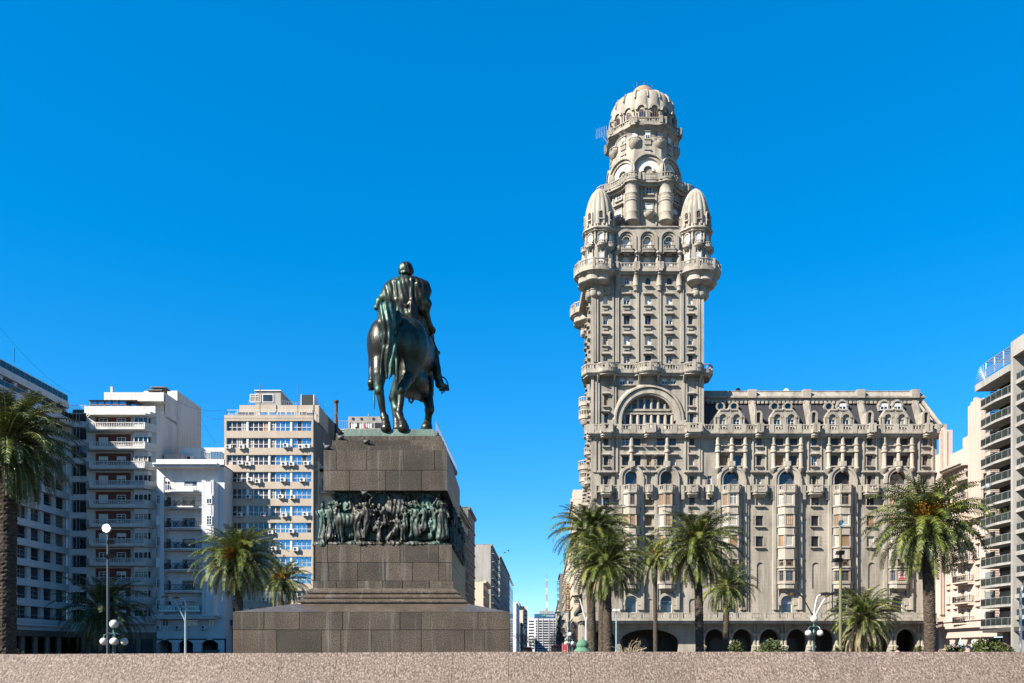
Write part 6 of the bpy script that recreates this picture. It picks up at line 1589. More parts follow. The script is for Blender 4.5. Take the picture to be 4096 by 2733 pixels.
def deco_block():
    Y = 142.0; root = thing('apartment_block', 'white art deco apartment house with rounded piers and wrought iron balconies', 'building', (ux(765, Y), Y+6, 0))
    fr = front(Y); a, b = ux(627, Y), ux(898, Y); top = vz(1862, Y); S = MB(fr); ops = []; WS = Wins(root); rr = random.Random(8)
    vb = vz(2465, Y)
    floors = [2035-1, 2117, 2200, 2283, 2367, 2450]
    def U(p): return ux(p, Y)
    # top storey openings
    for px, w_ in ((668, 26), (762, 52), (848, 26)):
        w2 = w_/F*Y; u = U(px); ops.append((u-w2/2, u+w2/2, vz(1945, Y), vz(1908, Y), False)); WS.add(fr, u, vz(1945, Y), w2, 37/F*Y, 'half', False, 'white', -.2)
    for k, yb in enumerate(floors):
        for px, w_ in ((675, 18), (755, 52)):
            w2 = w_/F*Y; u = U(px); y0 = yb-44 if k else yb-46
            ops.append((u-w2/2, u+w2/2, vz(yb-8, Y), vz(y0, Y), False)); WS.add(fr, u, vz(yb-8, Y), w2, (36 if k else 38)/F*Y, rr.choice(['half', 'sash', 'blind', 'half', 'curt']), False, 'white', -1.0 if px > 700 else -1.0)
    for px in (700, 765, 843):
        w2 = (24 if px != 765 else 50)/F*Y; u = U(px) if px != 700 else U(660); ops.append((u-w2/2, u+w2/2, vz(2505, Y), vz(2478, Y), False)); WS.add(fr, u, vz(2505, Y), w2, 27/F*Y, 'sash', False, 'white', -.25)
    wall(S, a, b, vz(2560, Y), top, ops, 0, .9)
    S.box(a, b, top-.2, top-.02, -14, 0); 
    # rounded piers
    P = MB(fr); pt = vz(1934, Y)
    P.plan([(U(636), 0), (U(637), .7), (U(645), 1.1), (U(656), 1.3), (U(664), 1.3), (U(667), .9), (U(668), 0)], vb, pt)
    P.plan([(U(820), 0), (U(821), 1.2), (U(824), 1.35), (U(838), 1.5), (U(857), 1.5), (U(868), 1.2), (U(873), .7), (U(875), 0)], vb, pt)
    for px in (659, 663, 667, 822, 827, 832, 858, 864): P.box(U(px)-.09, U(px)+.09, vb, pt+.25, .8, 1.45)
    P.obj('pier', M['white_wall'], root)
    for k, yb in enumerate([1972]+floors):
        v = vz(yb, Y)
        for px, st in ((645, 0), (850, 1)):
            if k: WS.add(fr, U(px), v+.5, .9 if st else .6, 1.5, rr.choice(['half', 'blind', 'sash']), False, 'white', 1.22 if not st else 1.53)
        if k == len(floors): continue
        B = MB(fr); pl = [(U(667), .0), (U(667), 1.3), (U(690), 1.5), (U(700), 1.9), (U(790), 1.9), (U(800), 1.5), (U(820), 1.3), (U(820), .0)]
        B.plan(pl, v-.12, v+.1); B.plan([(q[0]*.97+U(745)*.03, q[1]*.8) for q in pl], v-.3, v-.12)
        B.obj('balcony_slab', M['white_wall'], root)
        R_ = MB(fr); rail(R_, pl[1:7], v+.1, v+1.1, .22, 0, .022 if k else .03)
        for q in range(8):
            c = U(672+q*20); 
            if U(700) <= c <= U(790): R_.tube([(c, v+.15, 1.9), (c+.8, v+1.0, 1.9)], .03, 4); R_.tube([(c+.8, v+.15, 1.9), (c, v+1.0, 1.9)], .03, 4)
        R_.obj('balcony_railing', M['iron'] if k else M['white'], root)
        if 0 < k < 5:
            pp = MB(fr)
            for q in range(4):
                c = U(680+q*34+rr.uniform(-6, 6)); pp.box(c-.2, c+.2, v+.1, v+.4, 1.3, 1.6, 1)
                for z in range(26): x = c+rr.uniform(-.4, .4); y = v+.4+rr.uniform(0, .5); ww = 1.4+rr.uniform(-.3, .3); pp.face([pp.P(x, y, ww), pp.P(x+.16, y+.06, ww), pp.P(x+.1, y+.24, ww+.05)], 0)
            pp.obj('balcony_plants', [M['leaf2'], M['brick']], root, kind='stuff')
    C = MB(fr); C.box(a, U(882), top-.55, top-.2, 0, 1.6); C.box(a, U(884), top-.2, top+.05, 0, 1.9); C.box(a, b, top+.05, top+.95, -.2, .3); C.obj('cornice', [M['white_wall'], M['iron']], root); C = MB(fr); C.box(U(627), U(872), vb-.5, vb-.1, 0, 1.7); C.box(U(627), U(885), vb-.1, vb+.1, 0, 1.9)
    C.obj('cornice', [M['white_wall'], M['iron']], root)
    # setback attic
    A = MB(fr); A.box(U(672), b+.5, top+.5, vz(1800, Y+6)+.2, -14, -5.2); A.box(U(627), U(700), top+.5, top+2.6, -5.2, -3, 1); A.box(U(700), b, top+.5, top+1.5, -4.4, -4.2, 1)
    A.obj('attic', [M['white_wall'], M['pink']], root)
    R_ = MB(fr); rail(R_, [(U(762), -5.0), (U(850), -5.0)], vz(1835, Y+5), vz(1806, Y+5), .25, 0, .03); R_.obj('roof_railing', M['steel'], root)
    bl = MB(fr); bl.box(U(800), U(850), vz(1833, Y+5), vz(1808, Y+5), -5.12, -5.08); bl.obj('blue_panel', plain('blue_panel', (.05, .28, .55), .4), root)
    ac_unit(root, fr, U(716), top+1.8, -5.2, 1.4)
    # sign
    sg = MB(fr); sg.box(U(655), U(814), vz(2449, Y), vz(2425, Y), 1.75, 1.95); sg.box(U(654), U(815), vz(2449, Y)-.06, vz(2449, Y), 1.7, 2.0, 1); sg.box(U(654), U(815), vz(2425, Y), vz(2425, Y)+.06, 1.7, 2.0, 1)
    so_ = sg.obj('sign', [plain('sign_board', (.75, .95, .9), .5), M['iron']], root)
    lettering('INSTITUCION', fr, U(690), vz(2437, Y), 1.96, .88, M['iron'], so_, sx=.62); lettering('DALMANUTA', fr, U(778), vz(2437, Y), 1.96, .88, M['iron'], so_, sx=.66)
    em = MB(fr); em.arch(U(733), vz(2437, Y), .5, .58, 1.951, 1.99, 20, 0, 2*pi); em.box(U(733)-.03, U(733)+.03, vz(2437, Y)-.5, vz(2437, Y)+.5, 1.952, 1.98); em.tube([(U(733)-.4, vz(2437, Y)-.3, 1.97), (U(733), vz(2437, Y)+.05, 1.97), (U(733)+.4, vz(2437, Y)-.3, 1.97)], .03, 4); em.tube([(U(733)-.35, vz(2437, Y)+.35, 1.97), (U(733), vz(2437, Y), 1.97), (U(733)+.35, vz(2437, Y)+.35, 1.97)], .03, 4)
    em.obj('emblem', M['iron'], so_)
    for px in (638, 715, 818): ac_unit(root, fr, U(px), vz(2518, Y), 0, 1.0)
    # ground arcade with cut-corner openings
    G = MB(fr); g0 = vz(2560, Y)+.0; zz = vz(2555, Y)
    cs = [(U(628), U(688)), (U(712), U(772)), (U(805), U(872))]
    prev = a
    for (p, q) in cs:
        G.box(prev, p, 0, zz, -.8, .0); G.box(prev, p, 0, 1.7, .0, .05, 2); prev = q; G.extr([(p, zz), (p+1.1, zz), (p, zz-.8)], -.8, 0); G.extr([(q, zz), (q-1.1, zz), (q, zz-.8)], -.8, 0)
    G.box(prev, b, 0, zz, -.8, 0); G.box(a, b, 0, zz, -5, -4.8, 1)
    for k in range(6): u = a+1.2+k*1.9; G.extr([(u-.6, 0), (u+.6, 0), (u+.6, 2.0), (u+.35, 2.5), (u-.35, 2.5), (u-.6, 2.0)], -4.8, -4.7, 3)
    G.obj('arcade', [M['white_wall'], M['dark'], M['column_brown'], M['glass_open']], root)
    sd = MB(fr); sd.fr = front(Y+.0)
    S.fr = fr; S.quad((b, 0, 0), (b, 0, -14), (b, top, -14), (b, top, 0)); S.quad((a, 0, 0), (a, 0, -14), (a, top, -14), (a, top, 0)); S.box(a, b, 0, top, -14.2, -14); S.obj('wall', M['white_wall'], root); WS.flush()
    sg2 = MB(fr); sg2.box(U(815), U(880), vz(2609, Y), vz(2600, Y), .2, .25); s2 = sg2.obj('sign', [M['iron']], root); lettering('La Puerta del Sotelo', fr, U(847), vz(2604.5, Y), .26, .32, plain('teal_print', (.1, .45, .5), .5), s2)
deco_block()

def ac_block():
    Y = 146.0; root = thing('office_building', 'beige tiled office building with ribbon windows and many air conditioners', 'building', (ux(1075, Y), Y+8, 0))
    fr = front(Y); a, b = ux(897, Y), ux(1253, Y); top = vz(1661, Y); S = MB(fr); ops = []; rr = random.Random(9)
    def U(p): return ux(p, Y)
    GR = [(907, 985), (993, 1072), (1081, 1160), (1168, 1245)]
    rows = [1684+67.9*k for k in range(12)]; WS = Wins(root)
    for k, y in enumerate(rows):
        vt, vb = vz(y, Y), vz(y+39.5, Y)
        ops.append((U(906), U(1246), vb, vt, False))
        for gi, (p, q) in enumerate(GR):
            for j in range(4):
                c = p+(q-p)*(j+.5)/4; w_ = (q-p)/4/F*Y
                refl = (gi == 3) or (gi == 2 and (j > 0 or k == 0)) or (gi == 2 and k == 0)  # panes mirroring sky take the blue colour, the others mostly the brown
                st = 'blue' if refl and rr.random() < .9 else rr.choice(['brown_pane', 'brown_pane', 'brown_pane', 'curt', 'brown_pane', 'orange' if rr.random() < .4 else 'brown_pane'])
                WS.add(fr, U(c), vb, w_, vt-vb, st, False, 'white', -.35)
    wall(S, a, b, 0, top, ops, 0, .4)
    sf = sidefr(1253, Y, 1); S.fr = sf; S.quad((0, 0, 0), (22, 0, 0), (22, top-.6, 0), (0, top-.6, 0), 1); S.quad((4, top-.6, 0), (22, top-.6, 0), (22, top+2.6, 0), (4, top+2.6, 0), 1)
    S.fr = fr; S.box(a, b, top-.6, top-.55, -20, 0); S.box(a, a+.1, 0, top-.6, -20, -.02); S.box(a, b+.6, 0, top-.6, -20.2, -20)
    S.obj('wall', [M['beige_tile'], M['concrete_dk']], root)
    C = MB(fr)
    for y in rows:
        for px in (989, 1076.5, 1164): C.box(U(px)-.16, U(px)+.16, vz(y+39.5, Y), vz(y, Y), -.35, -.12)
        C.box(U(906), U(1246), vz(y+24, Y)-.04, vz(y+24, Y)+.04, -.33, -.27)
    C.obj('mullion', M['white'], root)
    # set-back top floor, terrace rail, penthouse, plant
    D = MB(fr); v0, v1 = top-.55, vz(1621, Y+2.6); D.box(U(938), U(1262), v0, v1, -20, -2.6); D.fr = fr
    D.obj('top_floor', M['beige_tile'], root)
    for (p, q) in ((945, 1018), (1038, 1180), (1198, 1252)):
        n = 2 if q-p < 90 else 4
        for j in range(n): WS.add(front(Y+2.6), ux(p+(q-p)*(j+.5)/n, Y+2.6), v0+.3, (q-p)/n/F*Y*1.02, 1.5, rr.choice(['plain', 'brown_pane', 'blue']), False, 'white', .02)
    R_ = MB(fr); rail(R_, [(U(906), -.2), (U(1250), -.2)], top-.5, top+.95, 1.65, 0, .035); R_.box(U(906), U(1250), top+.2, top+.26, -.23, -.17); rail(R_, [(U(906), -.2), (U(906), -2.4)], top-.5, top+.95, 1.1, 0, .035); rail(R_, [(U(1250), -.2), (U(1250)+.1, -6)], top-.5, top+.95, 1.1, 0, .035)
    R_.obj('terrace_railing', M['white'], root)
    Hh = MB(fr); y1 = vz(1565, Y+4); Hh.box(U(992), U(1098), v1, y1, -12, -4); Hh.box(U(990), U(1100), y1, y1+.15, -12.2, -3.8, 1)
    Hh.obj('penthouse', [M['concrete'], M['white']], root)
    for px in (1022, 1072): WS.add(front(Y+4), ux(px, Y+4), v1+.9, 1.9, 1.35, 'curt' if px < 1050 else 'plain', False, 'white', .03)
    q = MB(fr); q.box(U(1183), U(1232), v1, vz(1580, Y+4), -7, -4); q.box(U(1183)-.12, U(1183), v1, vz(1580, Y+4)+.1, -7, -3.95, 1); q.box(U(1232), U(1232)+.12, v1, vz(1580, Y+4)+.1, -7, -3.95, 1); q.obj('cooling_unit', [M['iron'], M['white']], root)
    rr2 = MB(fr); rail(rr2, [(U(965), -4), (U(992), -4)], v1, v1+1.2, .3, 0, .02); rail(rr2, [(U(1100), -4), (U(1270), -6)], v1, v1+1.2, .3, 0, .02); rr2.obj('roof_railing', M['steel'], root)
    for px in (1033, 1185): q = MB(fr); q.tube([(U(px), top-.5, -1), (U(px), vz(1526, Y), -1)], .07, 5); q.obj('roof_mast', plain('rusty_mast', (.18, .09, .06), .8) if px < 1100 else bpy.data.materials['rusty_mast'], root)
    acs = [(916, 1), (970, 1.12), (1145, 1), (1206, .8), (1230, 1)], [(965, 2), (995, 2), (1138, 2), (1169, 2), (1227, 2)], [(960, 3), (1002, 3), (1033, 3), (1134, 3), (1211, 3)], [(912, 4), (997, 4), (1126, 4), (1173, 4)], [(962, 5), (1054, 5), (1140, 5), (1224, 5)], [(1085, 6), (1168, 6)], [(1098, 7), (1185, 7)], [(1170, 8)], [(990, 9), (1025, 9), (940, 9)], [(945, 10), (1060, 10)]
    for k, row in enumerate(acs):
        for px, q in row:
            yy = 1684+67.9*(k+1)+44+rr.uniform(-6, 3); ac_unit(root, fr, U(px), vz(yy, Y), 0, 1.0)
    bal = MB(fr); v = vz(2505, Y); bal.box(U(880), U(960), v-.3, v, 0, 1.4); rail(bal, [(U(880), 1.3), (U(960), 1.3)], v, v+1.1, .3, 0, .03, 1, 1); bal.obj('balcony', [M['steel'], M['rail_glass']], root)
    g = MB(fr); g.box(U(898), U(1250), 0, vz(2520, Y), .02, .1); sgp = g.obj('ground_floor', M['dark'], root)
    bn = MB(fr); bn.box(U(905), U(940), .5, vz(2540, Y), .12, .2); bo = bn.obj('banner', plain('teal_banner', (.02, .09, .10), .6), root)
    for i, t_ in enumerate(('la casa', 'del', 'sol')): lettering(t_, fr, U(908), vz(2552+i*13, Y), .22, .55, bpy.data.materials['teal_print'], bo, align='LEFT')
    WS.flush()
    # chimney pipe behind
    p = MB(); Yp = 158; p.tubew([W(1345, 1760, Yp), W(1345, 1612, Yp)], [.32, .3], 12); p.lathe(ux(1345, Yp), Yp, [(.3, vz(1616, Yp)), (.5, vz(1608, Yp)), (.42, vz(1604, Yp)), (.48, vz(1603, Yp))], 12)
    p.tubew([W(1345, 1640, Yp), W(1325, 1690, Yp)], .04, 4); p.tubew([W(1345, 1640, Yp), W(1358, 1700, Yp-2)], .04, 4)
    p.obj('flue_pipe', plain('rusty_iron', (.10, .05, .035), .7, .3, .3), root)
    q = MB(); q.box(ux(1308, 158), ux(1328, 158), 0, 0, 0, 0) if 0 else None
ac_block()

def slot_tower():
    Y = 147.5; root = thing('apartment_house', 'narrow cream house with a slotted decorative pier, squeezed left of the monument', 'building', (ux(1280, Y), Y+5, 0))
    fr = front(Y); U = lambda p: ux(p, Y); S = MB(fr); top = vz(1848, Y)
    S.box(U(1246), U(1274), 0, top, -8, .0); 
    for k in range(5): S.box(U(1250+k*5), U(1250+k*5)+.07, vz(2020, Y), vz(1880, Y), .0, .06, 1)
    for k in range(3): S.box(U(1251+k*7), U(1255+k*7), vz(1875-k, Y), vz(1862, Y), 0, .05, 1)
    S.box(U(1244), U(1276), top-.3, top, -.2, .25); S.lathe(U(1262), -1, [(.6, top), (.5, top+.8), (.1, top+1.1)], 10, mat=2)
    S.box(U(1272), U(1500), 0, vz(1870, Y+2), -14, -1.6)
    for k in range(7):
        v = vz(1965+88*k, Y); S.plan([(U(1276), -1.6), (U(1276), -.6), (U(1310), -.3), (U(1400), -.3), (U(1400), -1.6)], v-.25, v); S.balus([(U(1277), -.7), (U(1310), -.4)], v, v+1, .3, .12, .1)
        S.box(U(1280), U(1292), v, v+2.4, -1.62, -1.55, 1); S.box(U(1272), U(1300), vz(1880, Y), vz(1872, Y), -1.6, -.7)
    S.obj('wall', [M['cream'], M['concrete_dk'], M['rust']], root)
slot_tower()

def roof_block():
    Y = 172.0; root = thing('apartment_block', 'weathered concrete rooftop storey with laundry, seen behind the bronze rider', 'building', (ux(1450, Y), Y+5, 0))
    fr = front(Y); U = lambda p: ux(p, Y); S = MB(fr)
    S.box(U(1340), U(1555), 0, vz(1722, Y), -14, 0); S.box(U(1345), U(1555), vz(1722, Y), vz(1716, Y), -.3, .1); S.box(U(1381), U(1528), vz(1712, Y), vz(1650, Y), -9, -3)
    S.box(U(1376), U(1560), vz(1722, Y), vz(1705, Y), -10, -1.8)
    S.frustum((U(1528), U(1552), -9, -3, vz(1712, Y)), (U(1528), U(1530), -9, -3, vz(1655, Y)))
    S.obj('wall', M['concrete'], root)
    d = MB(fr)
    for px in (1402, 1436, 1485, 1520): d.arch(U(px), vz(1660, Y), .0, .3, -3, -2.94, 12, 0, 2*pi)
    for px, w_ in ((1388, 14), (1412, 26), (1450, 22), (1490, 26)): d.box(U(px), U(px+w_), vz(1703, Y), vz(1676, Y), -3, -2.95)
    d.obj('openings', M['glass_open'], root)
    cl = MB(fr); rr = random.Random(2)
    for k in range(11): c = U(1400+k*8.5); cl.box(c-.15, c+.15, vz(1696, Y)-rr.uniform(0, .5), vz(1684, Y), -2.0, -1.96, (0, 2, 0, 3, 0, 2, 1, 0, 2, 0, 3)[k])
    cl.tube([(U(1388), vz(1684, Y), -2), (U(1500), vz(1684, Y), -2)], .02, 4, 3)
    cl.obj('laundry', [M['white'], M['red'], M['blind'], M['iron']], root)
    r_ = MB(fr); rail(r_, [(U(1350), -.2), (U(1395), -.2)], vz(1722, Y), vz(1722, Y)+2, .4, 0, .03); r_.tube([(U(1458), vz(1650, Y), -5), (U(1458), vz(1628, Y), -5)], .1, 4); r_.obj('roof_railing', M['steel'], root)
roof_block()

# ---- avenue, left side (facades look right) --------------------------------
AX = -21.0
def pxy(Y, x0=AX): return CX+F*(x0+SK*Y)/Y
def street_block(name_lab, Ya, Yb, top, side, mat, style, x0=None, seed=0, front_w=14, roofs=(), nat='apartment_block', bay=3.2, rails=True, cat='building', cap=40):
    rr = random.Random(seed); x0 = AX if x0 is None else x0
    root = thing(nat, name_lab, cat, (x0+SK*Ya, (Ya+Yb)/2, 0))
    fr = Fr((x0+SK*Ya, Ya, 0), (SK, 1, 0), (side, -side*SK, 0)); L = Yb-Ya; S = MB(fr); ops = []; WS = Wins(root, cap=cap)
    fh = 3.2; n = int((top-4.5)/fh); nb = max(1, int(L/bay)); B = MB(fr)
    for f in range(n):
        v = 4.6+f*fh
        for k in range(nb):
            u = L*(k+.5)/nb; w_ = bay*.42; ops.append((u-w_/2, u+w_/2, v+.5, v+2.3, False)); WS.add(fr, u, v+.5, w_, 1.8, rr.choice(['plain', 'blind', 'wood', 'half', 'shut', 'curt']), False, 'white', -.2)
        if style == 'balcony':
            for k in range(nb):
                if k % 2 == 0: u = L*(k+.5)/nb; B.box(u-1.4, u+1.4, v+.1, v+.28, 0, 1.2); B.box(u-1.4, u+1.4, v+.28, v+1.15, 1.1, 1.18, 1)
        elif style == 'classic':
            B.box(0, L, v-.25, v, .003, .3)
            for k in range(nb): u = L*(k+.5)/nb; B.box(u-.9, u+.9, v+2.4, v+2.6, .003, .4); B.box(u+bay*.42, u+bay*.55, v, v+fh-.3, .003, .25)
        else: B.box(0, L, v-.2, v+.25, .003, .25)
    wall(S, 0, L, 4.3, top, ops, 0, .25); wall(S, 0, L, 0, 4.3, [(L*(k+.5)/nb-1, L*(k+.5)/nb+1, -.01, 3.4, False) for k in range(nb)], 0, 1.0); S.box(0, L, 0, 4.2, -3.2, -3, 1)
    S.box(0, L, top-.3, top-.02, -front_w, -.01); S.quad((L, 0, 0), (L, 0, -front_w), (L, top, -front_w), (L, top, 0)); S.box(0, L, 0, top, -front_w-.2, -front_w)
    S.quad((0, 0, 0), (0, 0, -front_w), (0, top, -front_w), (0, top, 0))
    B.box(0, L, top-.7, top-.3, .003, .9 if style == 'classic' else .5); B.box(0, L, top-.3, top+.1, .003, 1.3 if style == 'classic' else .6)
    for (u0, u1, w0, w1, h) in roofs: S.box(u0, u1, top-.02, top+h, w0, w1)
    S.obj('wall', [M[mat], M['glass_open']], root); B.obj('bands' if style != 'balcony' else 'balconies', [M[mat], M['iron']], root); WS.flush()
    return root, fr
GB, _ = street_block('grand stone building with a roof railing, rising directly behind the monument block', 162, 199, 43.6, 1, 'concrete_dk', 'band', seed=51, front_w=18)
rl = MB(Fr((AX+SK*162, 162, 0), (SK, 1, 0), (1, -SK, 0))); rail(rl, [(0, .3), (37, .3)], 43.7, 45.6, 1.1, 0, .04); rl.obj('roof_railing', M['steel'], GB)
street_block('ornate classical facade with a deep cornice, just past the monument on the avenue', 200, 232, 36.0, 1, 'concrete', 'classic', seed=52, front_w=9)
street_block('dark grey apartment block with a stepped roof behind the ornate classical facade', 233, 255, 41.4, 1, 'concrete_dk', 'band', seed=53, front_w=9, roofs=((0, 8, -8.9, -3, 1.8),))
street_block('low pale house with a mansard roof, dwarfed by the blind pale wall behind it', 290, 318, 26.0, 1, 'cream', 'classic', seed=54, front_w=14)
street_block('tall pale block with a large blind end wall and stacked dark balconies', 330, 383, 43.6, 1, 'concrete', 'balcony', seed=55, front_w=19, roofs=((0, 12, -19, -9, 3.4),))
street_block('pale block with a thin green roof edge beyond the stacked dark balconies', 395, 500, 46.5, 1, 'concrete', 'band', seed=56, front_w=12, bay=5)
street_block('slim grey-blue glazed tower midway down the left of the avenue', 505, 560, 46, 1, 'rail_glass', 'band', seed=57, front_w=8, bay=8)
street_block('white stepped building halfway down the left side of the avenue', 620, 700, 38.0, 1, 'white_wall', 'band', seed=58, front_w=20, roofs=((0, 40, -18, -6, 5),), bay=8)
street_block('old domed corner building far down the left side', 720, 800, 27.0, 1, 'concrete_dk', 'classic', seed=59, front_w=16, bay=9)
street_block('pale tower with vertical ribs near the left end of the avenue', 810, 860, 42.0, 1, 'cream', 'band', seed=60, front_w=14, bay=9)
street_block('low white block last in the left row of the avenue', 865, 900, 26.0, 1, 'white_wall', 'band', seed=61, front_w=12, bay=9)
# ---- avenue, right side (facades look left)
RX = 7.6
street_block('beige block with big balconies squeezed between the palace corner and the hotel', 188, 228, 30.0, -1, 'cream', 'balcony', x0=RX+1.2, seed=62, front_w=14)
hr, hf = street_block('tall narrow cream hotel with a vertical letter sign on its side', 232, 262, 43.4, -1, 'cream', 'band', x0=RX, seed=63, front_w=14, roofs=((0, 6, -6, 0, 2.5),))
street_block('yellowish block behind the hotel sign', 268, 330, 33.0, -1, 'cream', 'balcony', x0=RX, seed=64, front_w=14, bay=4)
street_block('dark slender high-rise behind the yellowish block on the right of the avenue', 420, 450, 40.5, -1, 'concrete_dk', 'balcony', x0=RX-.2, seed=65, front_w=12, bay=5)
street_block('pale low block at the far right end of the avenue', 460, 620, 30, -1, 'concrete', 'band', x0=RX, seed=66, front_w=14, bay=9)
sg = MB(front(229.0)); Yh = 229.0
so_ = MB(front(Yh)); so_.box(ux(2262, Yh), ux(2281, Yh), vz(2446, Yh), vz(2334, Yh), -.25, 0)
sgo = so_.obj('vertical_sign', plain('sign_frame', (.10, .065, .04), .6), hr)
for i, ch in enumerate('HOTEL'): lettering(ch, front(Yh), ux(2271.5, Yh), vz(2345+i*22, Yh), .03, 1.6, plain('sign_letter', (.75, .52, .3), .5) if i == 0 else bpy.data.materials['sign_letter'], sgo)
def striped_block():
    Y = 900.0; root = thing('office_tower', 'white office block with grey horizontal stripes closing the end of the avenue', 'building', (ux(2182, Y), Y, 0))
    fr = front(Y); U = lambda p: ux(p, Y); S = MB(fr); top = vz(2472, Y)
    S.box(U(2140), U(2226), 0, top, -25, 0)
    for k in range(13): y = 2482+k*10; S.box(U(2143), U(2224), vz(y+5.5, Y), vz(y, Y), .0, .3, 1)
    for px in (2150, 2170, 2195, 2212): S.box(U(px), U(px)+.5, 0, top, .3, .6)
    S.obj('wall', [M['white_wall'], M['slate']], root)
    b = MB(fr); b.box(U(2139), U(2227), top, vz(2456, Y), -25, .5); bo = b.obj('sign_band', plain('blue_band', (.02, .10, .22), .5), root)
    lettering('movistar', fr, U(2194), vz(2463, Y), .6, 3.6, M['white'], bo)
    g = MB(fr); g.tube([(U(2168), vz(2461, Y), .8), (U(2171), vz(2466, Y), .8), (U(2174), vz(2462, Y), .8), (U(2177), vz(2466, Y), .8), (U(2180), vz(2460, Y), .8)], .5, 5); g.obj('emblem', plain('green_sign', (.05, .5, .12), .5), bo)
    r_ = MB(fr); r_.box(U(2158), U(2216), vz(2456, Y), vz(2443, Y), -20, -4); r_.box(U(2180), U(2190), vz(2443, Y), vz(2438, Y), -20, -4); r_.obj('roof_hut', M['concrete'], root)
striped_block()
def mast():
    Y = 940.0; root = thing('broadcast_mast', 'slender red and white lattice mast rising behind the striped office block', 'mast', (ux(2187, Y), Y, 0))
    z0, z1 = 0, vz(2316, Y); cx = ux(2187, Y); mats = [plain('mast_red', (.45, .12, .16), .6), M['white']]; n = 34
    m = MB()
    for k in range(n):
        a = z0+(z1-z0)*k/n; b = z0+(z1-z0)*(k+1)/n; w = 1.5*(1-k/n)+.18; w2 = 1.5*(1-(k+1)/n)+.18; c = (k//3) % 2
        for sx, sy in ((-1, -1), (1, -1), (1, 1), (-1, 1)): m.tubew([(cx+sx*w, Y+sy*w, a), (cx+sx*w2, Y+sy*w2, b)], .2, 4, c, False, False)
        m.tubew([(cx-w, Y-w, a), (cx+w2, Y-w2, b)], .14, 4, c, False, False); m.tubew([(cx+w, Y-w, a), (cx-w2, Y-w2, b)], .14, 4, c, False, False)
    m.obj('lattice', mats, root)
    m = MB(); m.tubew([(cx, Y, z1-6), (cx, Y, vz(2300, Y)+0)], .12, 4); m.obj('antenna', M['iron'], root)
mast()
for k, (pa, pb, py, Y, mat, lab) in enumerate(((2083, 2110, 2425, 1000, 'cream', 'distant ribbed pale tower left of the striped block'), (2112, 2140, 2470, 1050, 'white_wall', 'distant plain white slab beside the striped block'), (2060, 2085, 2440, 990, 'concrete', 'distant grey building with a small dome far down the avenue'))):
    root = thing('distant_building', lab, 'building', (ux((pa+pb)/2, Y), Y, 0)); m = MB(front(Y)); m.box(ux(pa, Y), ux(pb, Y), 0, vz(py, Y), -15, 0)
    for j in range(10): z = 6+j*(vz(py, Y)-8)/10; m.box(ux(pa, Y)+1, ux(pb, Y)-1, z, z+1.6, 0, .1, 1)
    if k == 2: m.lathe(ux(2072, Y), -6, [(4, vz(py, Y)), (4.2, vz(py, Y)+3), (3, vz(py, Y)+7), (1, vz(py, Y)+9), (.3, vz(py, Y)+13)], 14)
    m.obj('wall', [M[mat], M['slate']], root)

